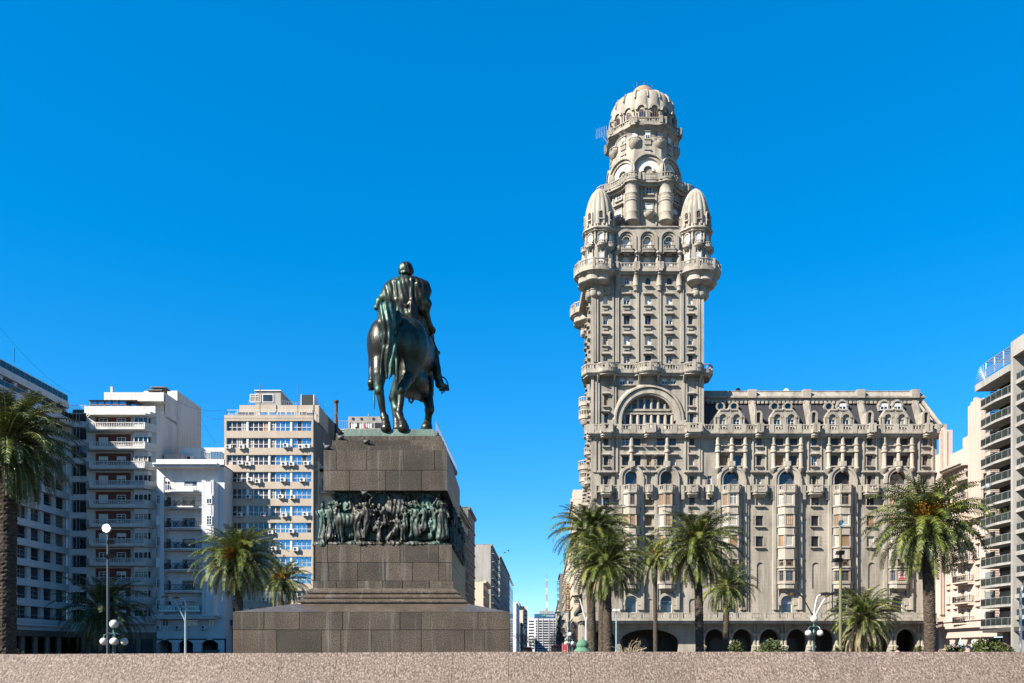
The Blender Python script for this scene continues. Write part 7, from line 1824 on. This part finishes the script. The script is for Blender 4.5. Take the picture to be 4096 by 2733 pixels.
# ---- right side: pink building and balconied block
def pink():
    Yn, Yf = 120.5, 144.0; x0 = X0(3778, Yf)
    root = thing('apartment_house', 'pale pink apartment house with curved cornice, bays and iron balconies, right of the palace', 'building', (x0+SK*130, 132, 0))
    fr = Fr((x0+SK*Yn, Yn, 0), (SK, 1, 0), (-1, SK, 0)); L = Yf-Yn; S = MB(fr); T = MB(fr); WS = Wins(root); rr = random.Random(71); ops = []
    top = 34.5; fh = 3.27; base = 6.1
    def uy(px): return Yat(x0, px)-Yn
    bays = [(uy(3795), 1.0), (uy(3822), 1.1), (uy(3850), 1.3), (uy(3875), 1.2), (uy(3912), 1.1), (uy(3937), 1.1)]
    for f in range(8):
        v = base+f*fh
        for u, w_ in bays:
            ops.append((u-w_/2, u+w_/2, v+.5, v+2.6, False)); WS.add(fr, u, v+.5, w_, 2.1, rr.choice(['sash', 'half', 'blind', 'pale', 'curt']), False, 'white', -.25); T.box(u-w_/2-.2, u+w_/2+.2, v+.3, v+.5, .003, .25); T.box(u-w_/2-.15, u+w_/2+.15, v+2.7, v+2.85, .003, .2)
        u0, u1 = uy(3897), uy(3836)
        a, b = min(u0, u1), max(u0, u1)
        pl = [(a, 0), (a+.2, 1.2), (b-.8, 1.5), (b, .6), (b, 0)]
        T.plan(pl, v+.0, v+.22); T.plan([(p, q*.7) for p, q in pl], v-.25, v)
        if f % 2 == 0 or f < 4:
            R_ = MB(fr); rail(R_, [(p, max(q-.05, 0)) for p, q in pl], v+.22, v+1.2, .2, 0, .028)
            for q in range(6): c = a+.5+q*(b-a-1)/6; R_.arch(c, v+.7, .12, .2, 1.35, 1.42, 8, 0, 2*pi)
            R_.obj('balcony_railing', M['iron'], root)
        else: T.balus([(p, q) for p, q in pl[1:4]], v+.22, v+1.15, .4, .14, .2)
    wall(S, 0, L, 5.6, top, ops, 0, .3)
    # ribbed pylons
    for (pa, pb, h) in ((3893, 3948, 3.0), (3752, 3800, 1.2)):
        a, b = sorted((uy(pa), min(uy(pb), L-.0) if pb < 3770 else uy(pb)))
        b = min(b, L)
        S.box(a, b, base+7*fh, top+h+3, -.4, .5)
        for k in range(5): c = a+(b-a)*(k+.5)/5; T.box(c-.35, c+.35, base+fh*5, top+h+3.6-abs(k-2)*.4, .5, .85)
    a, b = sorted((uy(3893), uy(3790))); T.plan([(a, 0), (a+.5, 1.9), (b-2, 2.3), (b-.3, 1.4), (b, 0)], top-3.0, top-2.7); T.plan([(a, 0), (a+.3, 1.6), (b-2, 2.0), (b-.6, 1.1), (b-.4, 0)], top-3.3, top-3.0)
    for k in range(9): c = a+.6+k*(b-a-1.5)/9; T.extr([(c, top-3.3), (c+.25, top-3.3), (c+.25, top-4.1), (c, top-4.1)], 0, 1.0)
    S.box(0, L, top-.2, top-.02, -12, -.01); S.box(0, L, 0, top, -12.2, -12); S.quad((0, 0, 0), (0, 0, -12), (0, top, -12), (0, top, 0)); S.box(L*.35, L, top, top+3.2, -10, -3)
    f2 = front(Yf-.2); fx0 = ux(3752, Yf); S.fr = f2; S.box(fx0+.1, x0+SK*Yf, 0, top+.6, -6, 0)
    for k in range(5): T.fr = f2; T.box(fx0+.1+k*.42, fx0+.34+k*.42, 8, top+.9-abs(k-2)*.3, .0, .3)
    T.fr = fr; S.fr = fr
    # small arcade
    S.box(0, L, 4.0, 5.6, -.8, .5); T.box(0, L, 5.5, 6.6, .003, 1.1); T.box(0, L, 6.6, 6.8, .003, 1.3)
    for px in (3779, 3813, 3862, 3905, 3945): u = uy(px); S.box(u-.5, u+.5, 0, 4.0, -.6, .2); S.extr([(u-1.3, 4.0), (u+1.3, 4.0), (u+.5, 2.9), (u-.5, 2.9)], -.5, .15); S.box(u-.65, u+.65, 0, 1.2, -.7, .35)
    S.box(0, L, 0, 4, -5, -4.8, 1)
    S.obj('wall', [M['pink'], M['dark']], root); T.obj('trim', M['pink'], root); WS.flush()
    d = MB(); d.sphere(W(3953, 1946, 118), .45, 10, 6, 0, .45); d.obj('satellite_dish', M['steel'], root)
pink()
def grey_block():
    Yn, Yf = 102.0, 120.7; x0 = X0(3938, 120.5)
    root = thing('balcony_block', 'grey concrete apartment block with glass-fronted balconies, cut by the right edge', 'building', (x0+SK*112, 112, 0))
    fr = Fr((x0+SK*Yn, Yn, 0), (SK, 1, 0), (-1, SK, 0)); L = Yf-Yn
    def uy(px): return Yat(x0, px)-Yn
    S = MB(fr); WS = Wins(root); fh = 83.0/F*116; top = vz(1500, 118)-1.3
    # corner geometry in plan: wall plane set back 2 m from the slab edge
    rr = random.Random(72)
    zc = [z for z in [5.2+fh*k for k in range(14)] if z < top-1]
    um = uy(4058)       # pier splitting the facade
    ops = []
    S.box(um, L-.0, 4.8, top, -12, -2.2, 1)
    S.box(-1, um-.0, 0, top+1.6, -12, -2.6, 1); S.box(um-.25, um+.25, 0, top+1.9, -2.6, .35); 
    for i, z in enumerate(zc):
        B = MB(fr); pl = [(um, -2.0), (um+.2, -.2), (um+4.2, .35), (L+.4, .35), (L+.4, -2.2), (um, -2.2)]
        B.plan(pl, z-.22, z+.08)
        rail(B, [(um+.3, -.15), (um+4.2, .25), (L+.3, .25), (L+.3, -2.0)], z+.08, z+1.15, 1.15, 1, .035, 1, 2)
        B.obj('balcony', [M['concrete'], M['steel'], M['rail_glass']], root)
        for k in range(3):
            u = um+2.0+k*4.2; WS.add(fr, u, z+.1, 2.6, 2.3, rr.choice(['plain', 'dark', 'curt', 'plain', 'half']), False, 'steel', -2.15)
        sh = MB(fr)
        for q in range(6): sh.box(L-.1, L+.05, z+1.2+q*.22, z+1.3+q*.22, -2.1, -.9)
        sh.box(um+.5, L-.5, z+2.15, z+2.9, -2.2, -1.9); sh.obj('louvre', M['iron'], root)
        # near bay
        B = MB(fr); B.box(-1, um-.25, z+.9, z+1.25, -.3, .0); B.box(-1, um-.25, z+.75, z+.9, -2.6, 0); B.obj('balcony', [M['concrete'], M['steel'], M['rail_glass']], root)
        B = MB(fr); rail(B, [(-1, -.1), (um-.3, -.1)], z+1.25, z+2.2, .9, 0, .03, 1, 1); B.obj('balcony_railing', [M['steel'], M['rail_glass']], root)
        if 3 <= i <= 5:
            p = MB(fr)
            for q in range(160): u = um+rr.uniform(1, L-um-.5); h = rr.uniform(0, 1.4 if i == 5 else .6); ww = rr.uniform(-.9, 0); d = rr.uniform(.1, .25); p.face([p.P(u, z+.4+h, ww), p.P(u+d, z+.45+h, ww), p.P(u+d*.5, z+.45+h+d, ww+.08)], 0)
            p.obj('balcony_plants', M['leaf'], root, kind='stuff')
    T = MB(fr); T.plan([(um, -2.2), (um+.2, .6), (L+1.3, .6), (L+1.3, -2.2)], top+.2, top+1.1); T.box(-1, um+.25, top+1.9, top+4.0, -2.6, .36)
    T.obj('roof_slab', M['concrete'], root); S.obj('wall', [M['concrete'], M['dark']], root)
    R_ = MB(fr); z = top+1.5
    for (a, b) in (((um, .2), (L-1, .2)), ((um, -3.0), (L-1, -3.0))):
        R_.tube([(a[0], z+2.1, a[1]), (b[0], z+2.1, b[1])], .08, 5)
    for k in range(12): u = um+(L-1-um)*k/11; R_.tube([(u, z+2.1, .2), (u, z+2.1, -3.0)], .06, 4); 
    for k in range(4): u = um+(L-1-um)*k/3; R_.tube([(u, z, .2), (u, z+2.1, .2)], .07, 4)
    rail(R_, [(um, .35), (L-1, .35)], z, z+1.1, .3, 0, .025)
    for k in range(12): a = pi*k/22; R_.tube([(L, z, -.2), (L+2.2*cos(a)+.0, z+2.2*sin(a), .1)], .03, 4)
    R_.obj('roof_pergola', M['steel'], root)
    C = MB(fr)
    for px in (3975, 4030, 4085): u = uy(px); C.lathe(u, -2.0, [(.75, 0), (.7, 4.8)], 16)
    C.box(-1, L, 4.4, 5.0, -3, .2, 1); C.box(-1, L, 0, 4.4, -8, -7.8, 1); C.obj('ground_columns', [M['column_brown'], M['dark']], root)
    WS.flush()
grey_block()

# ------------------------------------------------------------------ street furniture
M['globe'] = plain('opal_globe', (.74, .69, .60), .25, 0, .03)
M['green_iron'] = plain('green_iron', (.06, .13, .12), .45, .3)
M['post_blue'] = plain('blue_grey_paint', (.33, .45, .50), .45, .2)
M['amber'] = plain('amber_lens', (.75, .38, .04), .3)
def globe_lamp(px, py, Y, lab, mat='green_iron', n=4, q=.6):
    c = W(px, HY, Y); c.z = 0; zt = vz(py, Y); root = thing('globe_lamp', lab, 'street lamp', c, 0, 'five-globe lamps on the square'); r = .30*q
    m = MB(); m.fr = Fr(c, (1, 0, 0), (0, 1, 0))
    m.lathe(0, 0, [(.16, 0), (.14, .5), (.075, .7), (.06, zt-1.25*q), (.1, zt-1.15*q), (.07, zt-1.0*q), (.055, zt-.42*q), (.1, zt-.32*q)], 12); m.obj('post', M[mat], root)
    a = MB(); a.fr = m.fr
    for k in range(n):
        t = k*2*pi/n+.5; d = (cos(t), sin(t)); a.tube([(0, zt-.75*q, 0), (d[0]*.35*q, zt-.62*q, d[1]*.35*q), (d[0]*.62*q, zt-.78*q, d[1]*.62*q), (d[0]*.66*q, zt-.95*q, d[1]*.66*q)], .03, 6)
    a.lathe(0, 0, [(.3*q, zt-.72*q), (.36*q, zt-.68*q), (.2*q, zt-.62*q)], 12); a.obj('arms', M[mat], root)
    g = MB(); g.sphere((c.x, c.y, zt), r*1.02, 20, 12); g.obj('globe', M['globe'], root)
    for k in range(n):
        t = k*2*pi/n+.5; g = MB(); g.sphere((c.x+cos(t)*.66*q, c.y+sin(t)*.66*q, zt-1.22*q), r*.86, 18, 10); g.obj('globe', M['globe'], root)
globe_lamp(456, 2497, 36, 'lamp with one high and four low white globes in front of the shaded left blocks')
globe_lamp(3256, 2476, 44, 'lamp with opal globes on a green post before the palace arcade')
globe_lamp(2280, 2538, 70, 'lamp with opal globes beside the small green domed kiosk')
def arm_lamp(px, foot_py, Y, arms, lab, mat='post_blue', lens='amber', r=.09, top=None, fl=True):
    c = W(px, HY, Y); c.z = 0; root = thing('street_light', lab, 'street light', c, 0, 'curved arm street lights')
    m = MB(); zt = vz(foot_py, Y); m.tubew([c, c+Vector((0, 0, zt))], [r*1.3, r], 8); m.obj('post', M[mat], root)
    for pts, mt in arms:
        a = MB(); P = [Vector((c.x, c.y, zt-.1))]+[W(p, q, Y) for p, q in pts]; a.tubew(P, r*.75, 6); arm = a.obj('arm', M[mt], root)
        e = P[-1]; d = (P[-1]-P[-2]); d.z = 0; d = d.normalized() if d.length > .01 else Vector((1, 0, 0))
        h = MB(); h.fr = Fr(e, d, Vector((d.y, -d.x, 0))); h.extr([(-.1, -.05), (0, .16), (.35, .2), (.75, .1), (.85, -.02)], -.16, .16); h.obj('lamp_head', M['iron'], arm)
        l = MB(); l.fr = h.fr; l.lathe(.4, 0, [(.02, -.16), (.14, -.12), (.2, -.03)], 10); l.obj('lens', M[lens], arm)
arm_lamp(742, 2487, 108, [([(735, 2470), (716, 2435), (700, 2407), (687, 2393), (672, 2390)], 'post_blue'), ([(743, 2460), (742, 2420), (736, 2400), (728, 2394), (718, 2394)], 'post_blue')], 'twin-arm pale blue street light in front of the white art deco house', r=.13)
arm_lamp(3256, 2468, 62, [([(3245, 2452), (3225, 2415), (3208, 2387), (3198, 2376), (3188, 2372)], 'iron'), ([(3258, 2440), (3264, 2405), (3270, 2386), (3277, 2381), (3286, 2380)], 'white'), ([(3275, 2435), (3295, 2400), (3308, 2383), (3318, 2378), (3328, 2377)], 'white')], 'three-armed street light with one dark and two white arms before the palace', r=.062)
arm_lamp(2344, 2480, 90, [([(2338, 2468), (2328, 2430), (2321, 2400), (2316, 2388)], 'white'), ([(2350, 2465), (2354, 2430), (2358, 2405)], 'white')], 'V-shaped white street light at the palace corner next to the palms', mat='white')
arm_lamp(4082, 2378, 62, [([(4090, 2350), (4104, 2320)], 'white')], 'white street light post at the right edge before the grey balconies', mat='white')
arm_lamp(2270, 2455, 120, [([(2258, 2453), (2240, 2452)], 'post_blue')], 'thin blue lamp post below the vertical hotel sign')
def flat_lamp():
    Y = 60; c = W(2465, HY, Y); c.z = 0; root = thing('street_light', 'thin pale blue post with a flat double lamp head, right of the leftmost palms', 'street light', c); z = vz(2446, Y)
    m = MB(); m.tubew([c, c+Vector((0, 0, z))], [.06, .045], 8); m.obj('post', M['post_blue'], root)
    for s in (-1, 1): h = MB(); h.fr = Fr(c, (1, 0, 0), (0, -1, 0)); h.extr([(s*.02, z+.02), (s*.05, z+.14), (s*.2, z+.18), (s*.26, z+.1), (s*.24, z+.02)], -.16, .16); h.obj('lamp_head', M['white'], root)
flat_lamp()
def flood_mast(px, py, Y, lab, glint, mossy):
    c = W(px, HY, Y); c.z = 0; root = thing('floodlight_mast', lab, 'lamp mast', c, 0, 'round reflector masts'); z = vz(py, Y)
    M['lamp_grey'] = plain('dark_grey_paint', (.05, .06, .08), .5, .2); post = 'lamp_grey'
    if mossy: M['moss_post'] = stone('mossy_post', (.19, .19, .09), (.10, .10, .07), .5, .6); post = 'moss_post'
    m = MB(); m.tubew([c, c+Vector((0, 0, z-.2))], [.10, .075], 10); m.obj('post', M[post], root)
    d = MB(); e = c+Vector((0, -.12, z)); q = Fr(e, (1, 0, 0), (-.25, -1, 0)); d.fr = q; rd = (17 if glint else 13.5)/F*Y
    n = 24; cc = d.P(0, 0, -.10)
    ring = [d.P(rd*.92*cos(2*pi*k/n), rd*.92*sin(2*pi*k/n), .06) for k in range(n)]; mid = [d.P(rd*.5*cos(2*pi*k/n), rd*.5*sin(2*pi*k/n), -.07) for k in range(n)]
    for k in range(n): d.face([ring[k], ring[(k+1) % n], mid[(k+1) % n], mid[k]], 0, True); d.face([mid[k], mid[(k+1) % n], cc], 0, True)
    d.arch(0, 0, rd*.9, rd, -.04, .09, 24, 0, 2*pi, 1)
    ml = plain('glint_reflector', (.9, .9, .9), .2)
    if glint:
        b = ml.node_tree.nodes['Principled BSDF']; b.inputs['Emission Color'].default_value = (1, .84, .66, 1); b.inputs['Emission Strength'].default_value = 4  # sun glint on the disc put in as emission
    else: ml = plain('pale_reflector', (.45, .62, .68), .12, .5)
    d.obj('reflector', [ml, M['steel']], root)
    for (dy, dx, s_) in ((55, 12, 1.0), (113, 10, 1.2)) if glint else ((118, 0, 1), (148, -12, 1.3)):
        h = MB(); p = W(px+dx, py+dy, Y-.2); h.fr = Fr(p, (1, .2, 0), (.2, -1, 0)); h.frustum((-.22*s_, .22*s_, -.2, .05, -.1), (-.16*s_, .16*s_, -.2, .22, .12)); h.box(-.2*s_, .2*s_, -.09, .1, .05, .07, 1); h.tube([(0, 0, -.1), (-.2, .02, -.15)], .03, 5); h.obj('floodlight', [M['iron'], M['rail_glass']], root)
flood_mast(432, 2115, 52, 'mast on the left with a round lamp disc, its sun glint made to glow, and two floodlights', True, False)
flood_mast(3362, 2094, 50, 'mossy yellow-green mast with a pale round reflector in front of the palace oriels', False, True)
def kiosk():
    Y = 58; c = W(2330, HY, Y); c.z = 0; root = thing('kiosk', 'small round kiosk with a ribbed green dome roof', 'kiosk', c); g = stone('green_dome', (.10, .22, .14), (.04, .08, .06), .3, .4); z = lambda p: vz(p, Y)
    m = MB(); m.fr = Fr(c, (1, 0, 0), (0, 1, 0)); k = Y/F
    m.lathe(0, 0, [(37*k, z(2607)), (36*k, z(2604)), (24*k, z(2592)), (23*k, z(2590)), (26*k, z(2584)), (25*k, z(2576)), (19*k, z(2566)), (9*k, z(2559)), (4*k, z(2556)), (3*k, z(2550)), (.1*k, z(2547))], 32, mod=lambda a: .96+.04*abs(sin(4*a))); m.obj('roof', g, root)
    b = MB(); b.fr = m.fr; b.lathe(0, 0, [(22*k, 0), (22*k, z(2606))], 8); b.obj('body', M['green_iron'], root)
kiosk()
# red advertising flags / bus shelters at street level, far pedestrians are hidden by the ledge
def red_sign(pa, pb, py, Y, lab):
    root = thing('advertising_sign', lab, 'sign', (ux((pa+pb)/2, Y), Y, 0)); m = MB(front(Y)); m.extr([(ux(pa, Y), vz(2609, Y)), (ux(pb, Y), vz(2609, Y)), (ux(pb, Y), vz(py+4, Y)), (ux(pa, Y), vz(py, Y))], -.15, .15)
    m.obj('panel', M['red'], root); q = MB(front(Y)); q.box(ux(pa, Y)-.06, ux(pa, Y), 0, vz(py, Y), -.06, .06); q.box(ux(pb, Y), ux(pb, Y)+.06, 0, vz(py+4, Y), -.06, .06); q.obj('post', M['steel'], root)
    w = MB(front(Y)); w.box(ux(pa+(pb-pa)*.3, Y), ux(pa+(pb-pa)*.7, Y), vz(2604, Y), vz(2602, Y), .151, .16); w.obj('stripe', M['white'], root)
red_sign(2250, 2267, 2574, 110, 'large red advertising panel beside the green domed kiosk')
def car(px, Y, lab, col, L_=4.2):
    c = W(px, HY, Y); c.z = 0
    root = thing('parked_car', lab, 'car', c); fr = Fr(c, (SK, 1, 0), (-1, SK, 0)); m = MB(fr)
    prof = [(-2.1, .35), (-2.1, .75), (-1.9, .9), (-1.2, .98), (-.7, 1.42), (.7, 1.46), (1.3, 1.0), (1.95, .92), (2.1, .7), (2.1, .35)]
    m.extr(prof, -.85, .85); m.obj('body', col, root)
    g = MB(fr); g.extr([(-1.1, 1.0), (-.68, 1.38), (.66, 1.41), (1.18, 1.0)], -.87, .87); g.fr = fr; g.obj('window', M['glass'], root)
    for u in (-1.3, 1.3):
        for w_ in (-.8, .8): t = MB(fr); t.arch(u, .33, .0, .33, w_-.1, w_+.1, 14, 0, 2*pi); t.obj('wheel', M['iron'], root)
red_car = plain('red_car_paint', (.55, .03, .02), .3)
def bus(px, Y, lab, col):
    c = W(px, HY, Y); c.z = 0; root = thing('bus', lab, 'bus', c); fr = Fr(c, (SK, 1, 0), (-1, SK, 0)); m = MB(fr)
    m.box(-5.5, 5.5, .4, 3.0, -1.25, 1.25); m.frustum((-5.4, 5.4, -1.2, 1.2, 3.0), (-5.1, 5.1, -1, 1, 3.2)); m.obj('body', col, root)
    g = MB(fr); g.box(-5.53, -5.5, 1.2, 2.5, -1.1, 1.1)
    for k in range(7): u = -4.8+k*1.45; g.box(u, u+1.2, 1.4, 2.4, -1.27, 1.27)
    g.obj('window', M['glass'], root); s = MB(fr); s.box(-5.55, -5.52, 2.6, 2.9, -.8, .8); s.obj('destination_sign', M['iron'], root)
    for u in (-3.5, 3.2):
        for w_ in (-1.1, 1.1): t = MB(fr); t.arch(u, .5, 0, .5, w_-.14, w_+.14, 16, 0, 2*pi); t.obj('wheel', M['iron'], root)
bus(2112, 250, 'red bus at the left kerb of the avenue under bare trees', red_car)
bus(2228, 185, 'red bus on the right side of the avenue left of the red advertising panel', red_car)
car(2168, 240, 'white car in the middle of the distant avenue', M['white'])
# hoarding wires, a head behind the ledge
def wires():
    for i, (a, b, sag) in enumerate((((0, 1310, 118), (290, 1577, 142), 1.0), ((700, 1600, 150), (900, 1640, 146), .8), ((780, 1620, 155), (900, 1670, 146), 1.2), ((780, 1620, 155), (878, 1795, 150), .6))):
        A, B = W(*a), W(*b); m = MB(); m.tubew([A.lerp(B, t/10)-Vector((0, 0, sag*4*(t/10)*(1-t/10))) for t in range(11)], .022, 4, 0, True)
        o = m.obj('cable', M['iron']); tagd(o, ['overhead cable slanting down across the sky at the left edge', 'upper cable strung from the brick-panelled tower towards the office building with air conditioners', 'lower sagging cable between the brick-panelled tower and the air-conditioned office building', 'cable dropping steeply towards the white art deco roof'][i], 'cable', 'overhead cables')
wires()
def person(px, py, Y, lab, hair, coat, facing=1):
    c = W(px, HY, Y); c.z = 0; h = vz(py, Y); s = h/1.75; root = thing('person', lab, 'person', c)
    def v(x, y, z): return (c.x+x*s, c.y+y*s, z*s)
    P = [('c', v(-.09, 0, .08), v(-.08, 0, .5), .055*s, .07*s, .03), ('c', v(-.08, 0, .5), v(-.07, 0, .92), .075*s, .1*s, .03), ('c', v(.1, .22, .1), v(.09, .06, .5), .055*s, .07*s, .03), ('c', v(.09, .06, .5), v(.07, 0, .92), .075*s, .1*s, .03),
         ('c', v(-.09, -.02, .05), v(-.09, -.2, .035), .045*s, .035*s, .02), ('c', v(.1, .2, .06), v(.1, .05, .035), .045*s, .035*s, .02),
         ('e', v(0, 0, .98), (.17*s, .12*s, .14*s), None, .05), ('c', v(0, 0, 1.0), v(0, 0, 1.35), .13*s, .15*s, .06), ('c', v(-.15, 0, 1.4), v(.15, 0, 1.4), .06*s, .06*s, .05),
         ('c', v(0, 0, 1.42), v(0, -.01, 1.52), .055*s, .05*s, .02), ('e', v(0, -.01, 1.62), (.078*s, .095*s, .12*s), None, .02), ('c', v(0, -.1, 1.61), v(0, -.115, 1.595), .012*s, .014*s, .01)]
    for sg in (-1, 1):
        P += [('c', v(sg*.19, 0, 1.39), v(sg*.24, .03*sg, 1.12), .05*s, .04*s, .03), ('c', v(sg*.24, .03*sg, 1.12), v(sg*.24, -.1, .9), .038*s, .028*s, .02), ('e', v(sg*.24, -.12, .86), (.025*s, .03*s, .04*s), None, .01), ('e', v(sg*.08, 0, 1.61), (.012*s, .02*s, .03*s), None, .01)]
        for f in range(4): P.append(('c', v(sg*.24, -.14+.018*f, .84), v(sg*.24, -.13+.018*f, .775-.008*(f % 2)), .009*s, .007*s, .004))
        P.append(('c', v(sg*.225, -.15, .87), v(sg*.215, -.17, .82), .01*s, .008*s, .004))
    sdf_obj('body', P, .02, plain('skin', (.42, .26, .19), .6), root)
    Q = [('c', v(0, 0, .95), v(0, 0, 1.36), .155*s, .17*s, .05), ('c', v(-.16, 0, 1.4), v(.16, 0, 1.4), .075*s, .075*s, .05)]
    for sg in (-1, 1): Q += [('c', v(sg*.19, 0, 1.39), v(sg*.24, .03*sg, 1.12), .066*s, .055*s, .03), ('c', v(sg*.24, .03*sg, 1.12), v(sg*.24, -.09, .93), .052*s, .043*s, .02)]
    sdf_obj('coat', Q, .022, coat, root)
    Q = [('c', v(-.09, 0, .1), v(-.08, 0, .95), .068*s, .115*s, .03), ('c', v(.1, .21, .12), v(.08, .02, .95), .068*s, .115*s, .03)]
    sdf_obj('trousers', Q, .022, plain('trousers', (.05, .06, .10), .8), root)
    sdf_obj('hair', [('e', v(0, .012, 1.65), (.092*s, .105*s, .11*s), None, .02), ('e', v(0, .05, 1.6), (.08*s, .07*s, .1*s), None, .02)], .014, hair, root)
person(3867, 2583, 21, 'dark-haired passer-by whose head shows above the ledge before the oleander', plain('dark_hair', (.012, .01, .01), .5), plain('dark_coat', (.04, .04, .05), .8))
person(3590, 2603, 24, 'passer-by in a pinkish cap barely visible above the ledge, left of the large palm', plain('pink_cap', (.5, .26, .2), .7), bpy.data.materials['dark_coat'])
def gull(px, py, Y, lab):
    c = W(px, py, Y); m = MB(); m.sphere(c, .12, 8, 6, 0, .09)
    for s in (-1, 1): m.face([m.raw(c+Vector((0, -.1, 0))), m.raw(c+Vector((0, .12, 0))), m.raw(c+Vector((s*.5, .08, .22)))]); m.face([m.raw(c+Vector((s*.5, .08, .22))), m.raw(c+Vector((s*.45, -.06, .2))), m.raw(c+Vector((s*.95, .1, .1)))])
    tagd(m.obj('flying_bird', M['iron']), lab, 'bird', 'birds over the avenue')
gull(2033, 2203, 110, 'higher of two tiny birds flying above the avenue'); gull(2019, 2211, 115, 'lower of two tiny birds flying above the avenue')
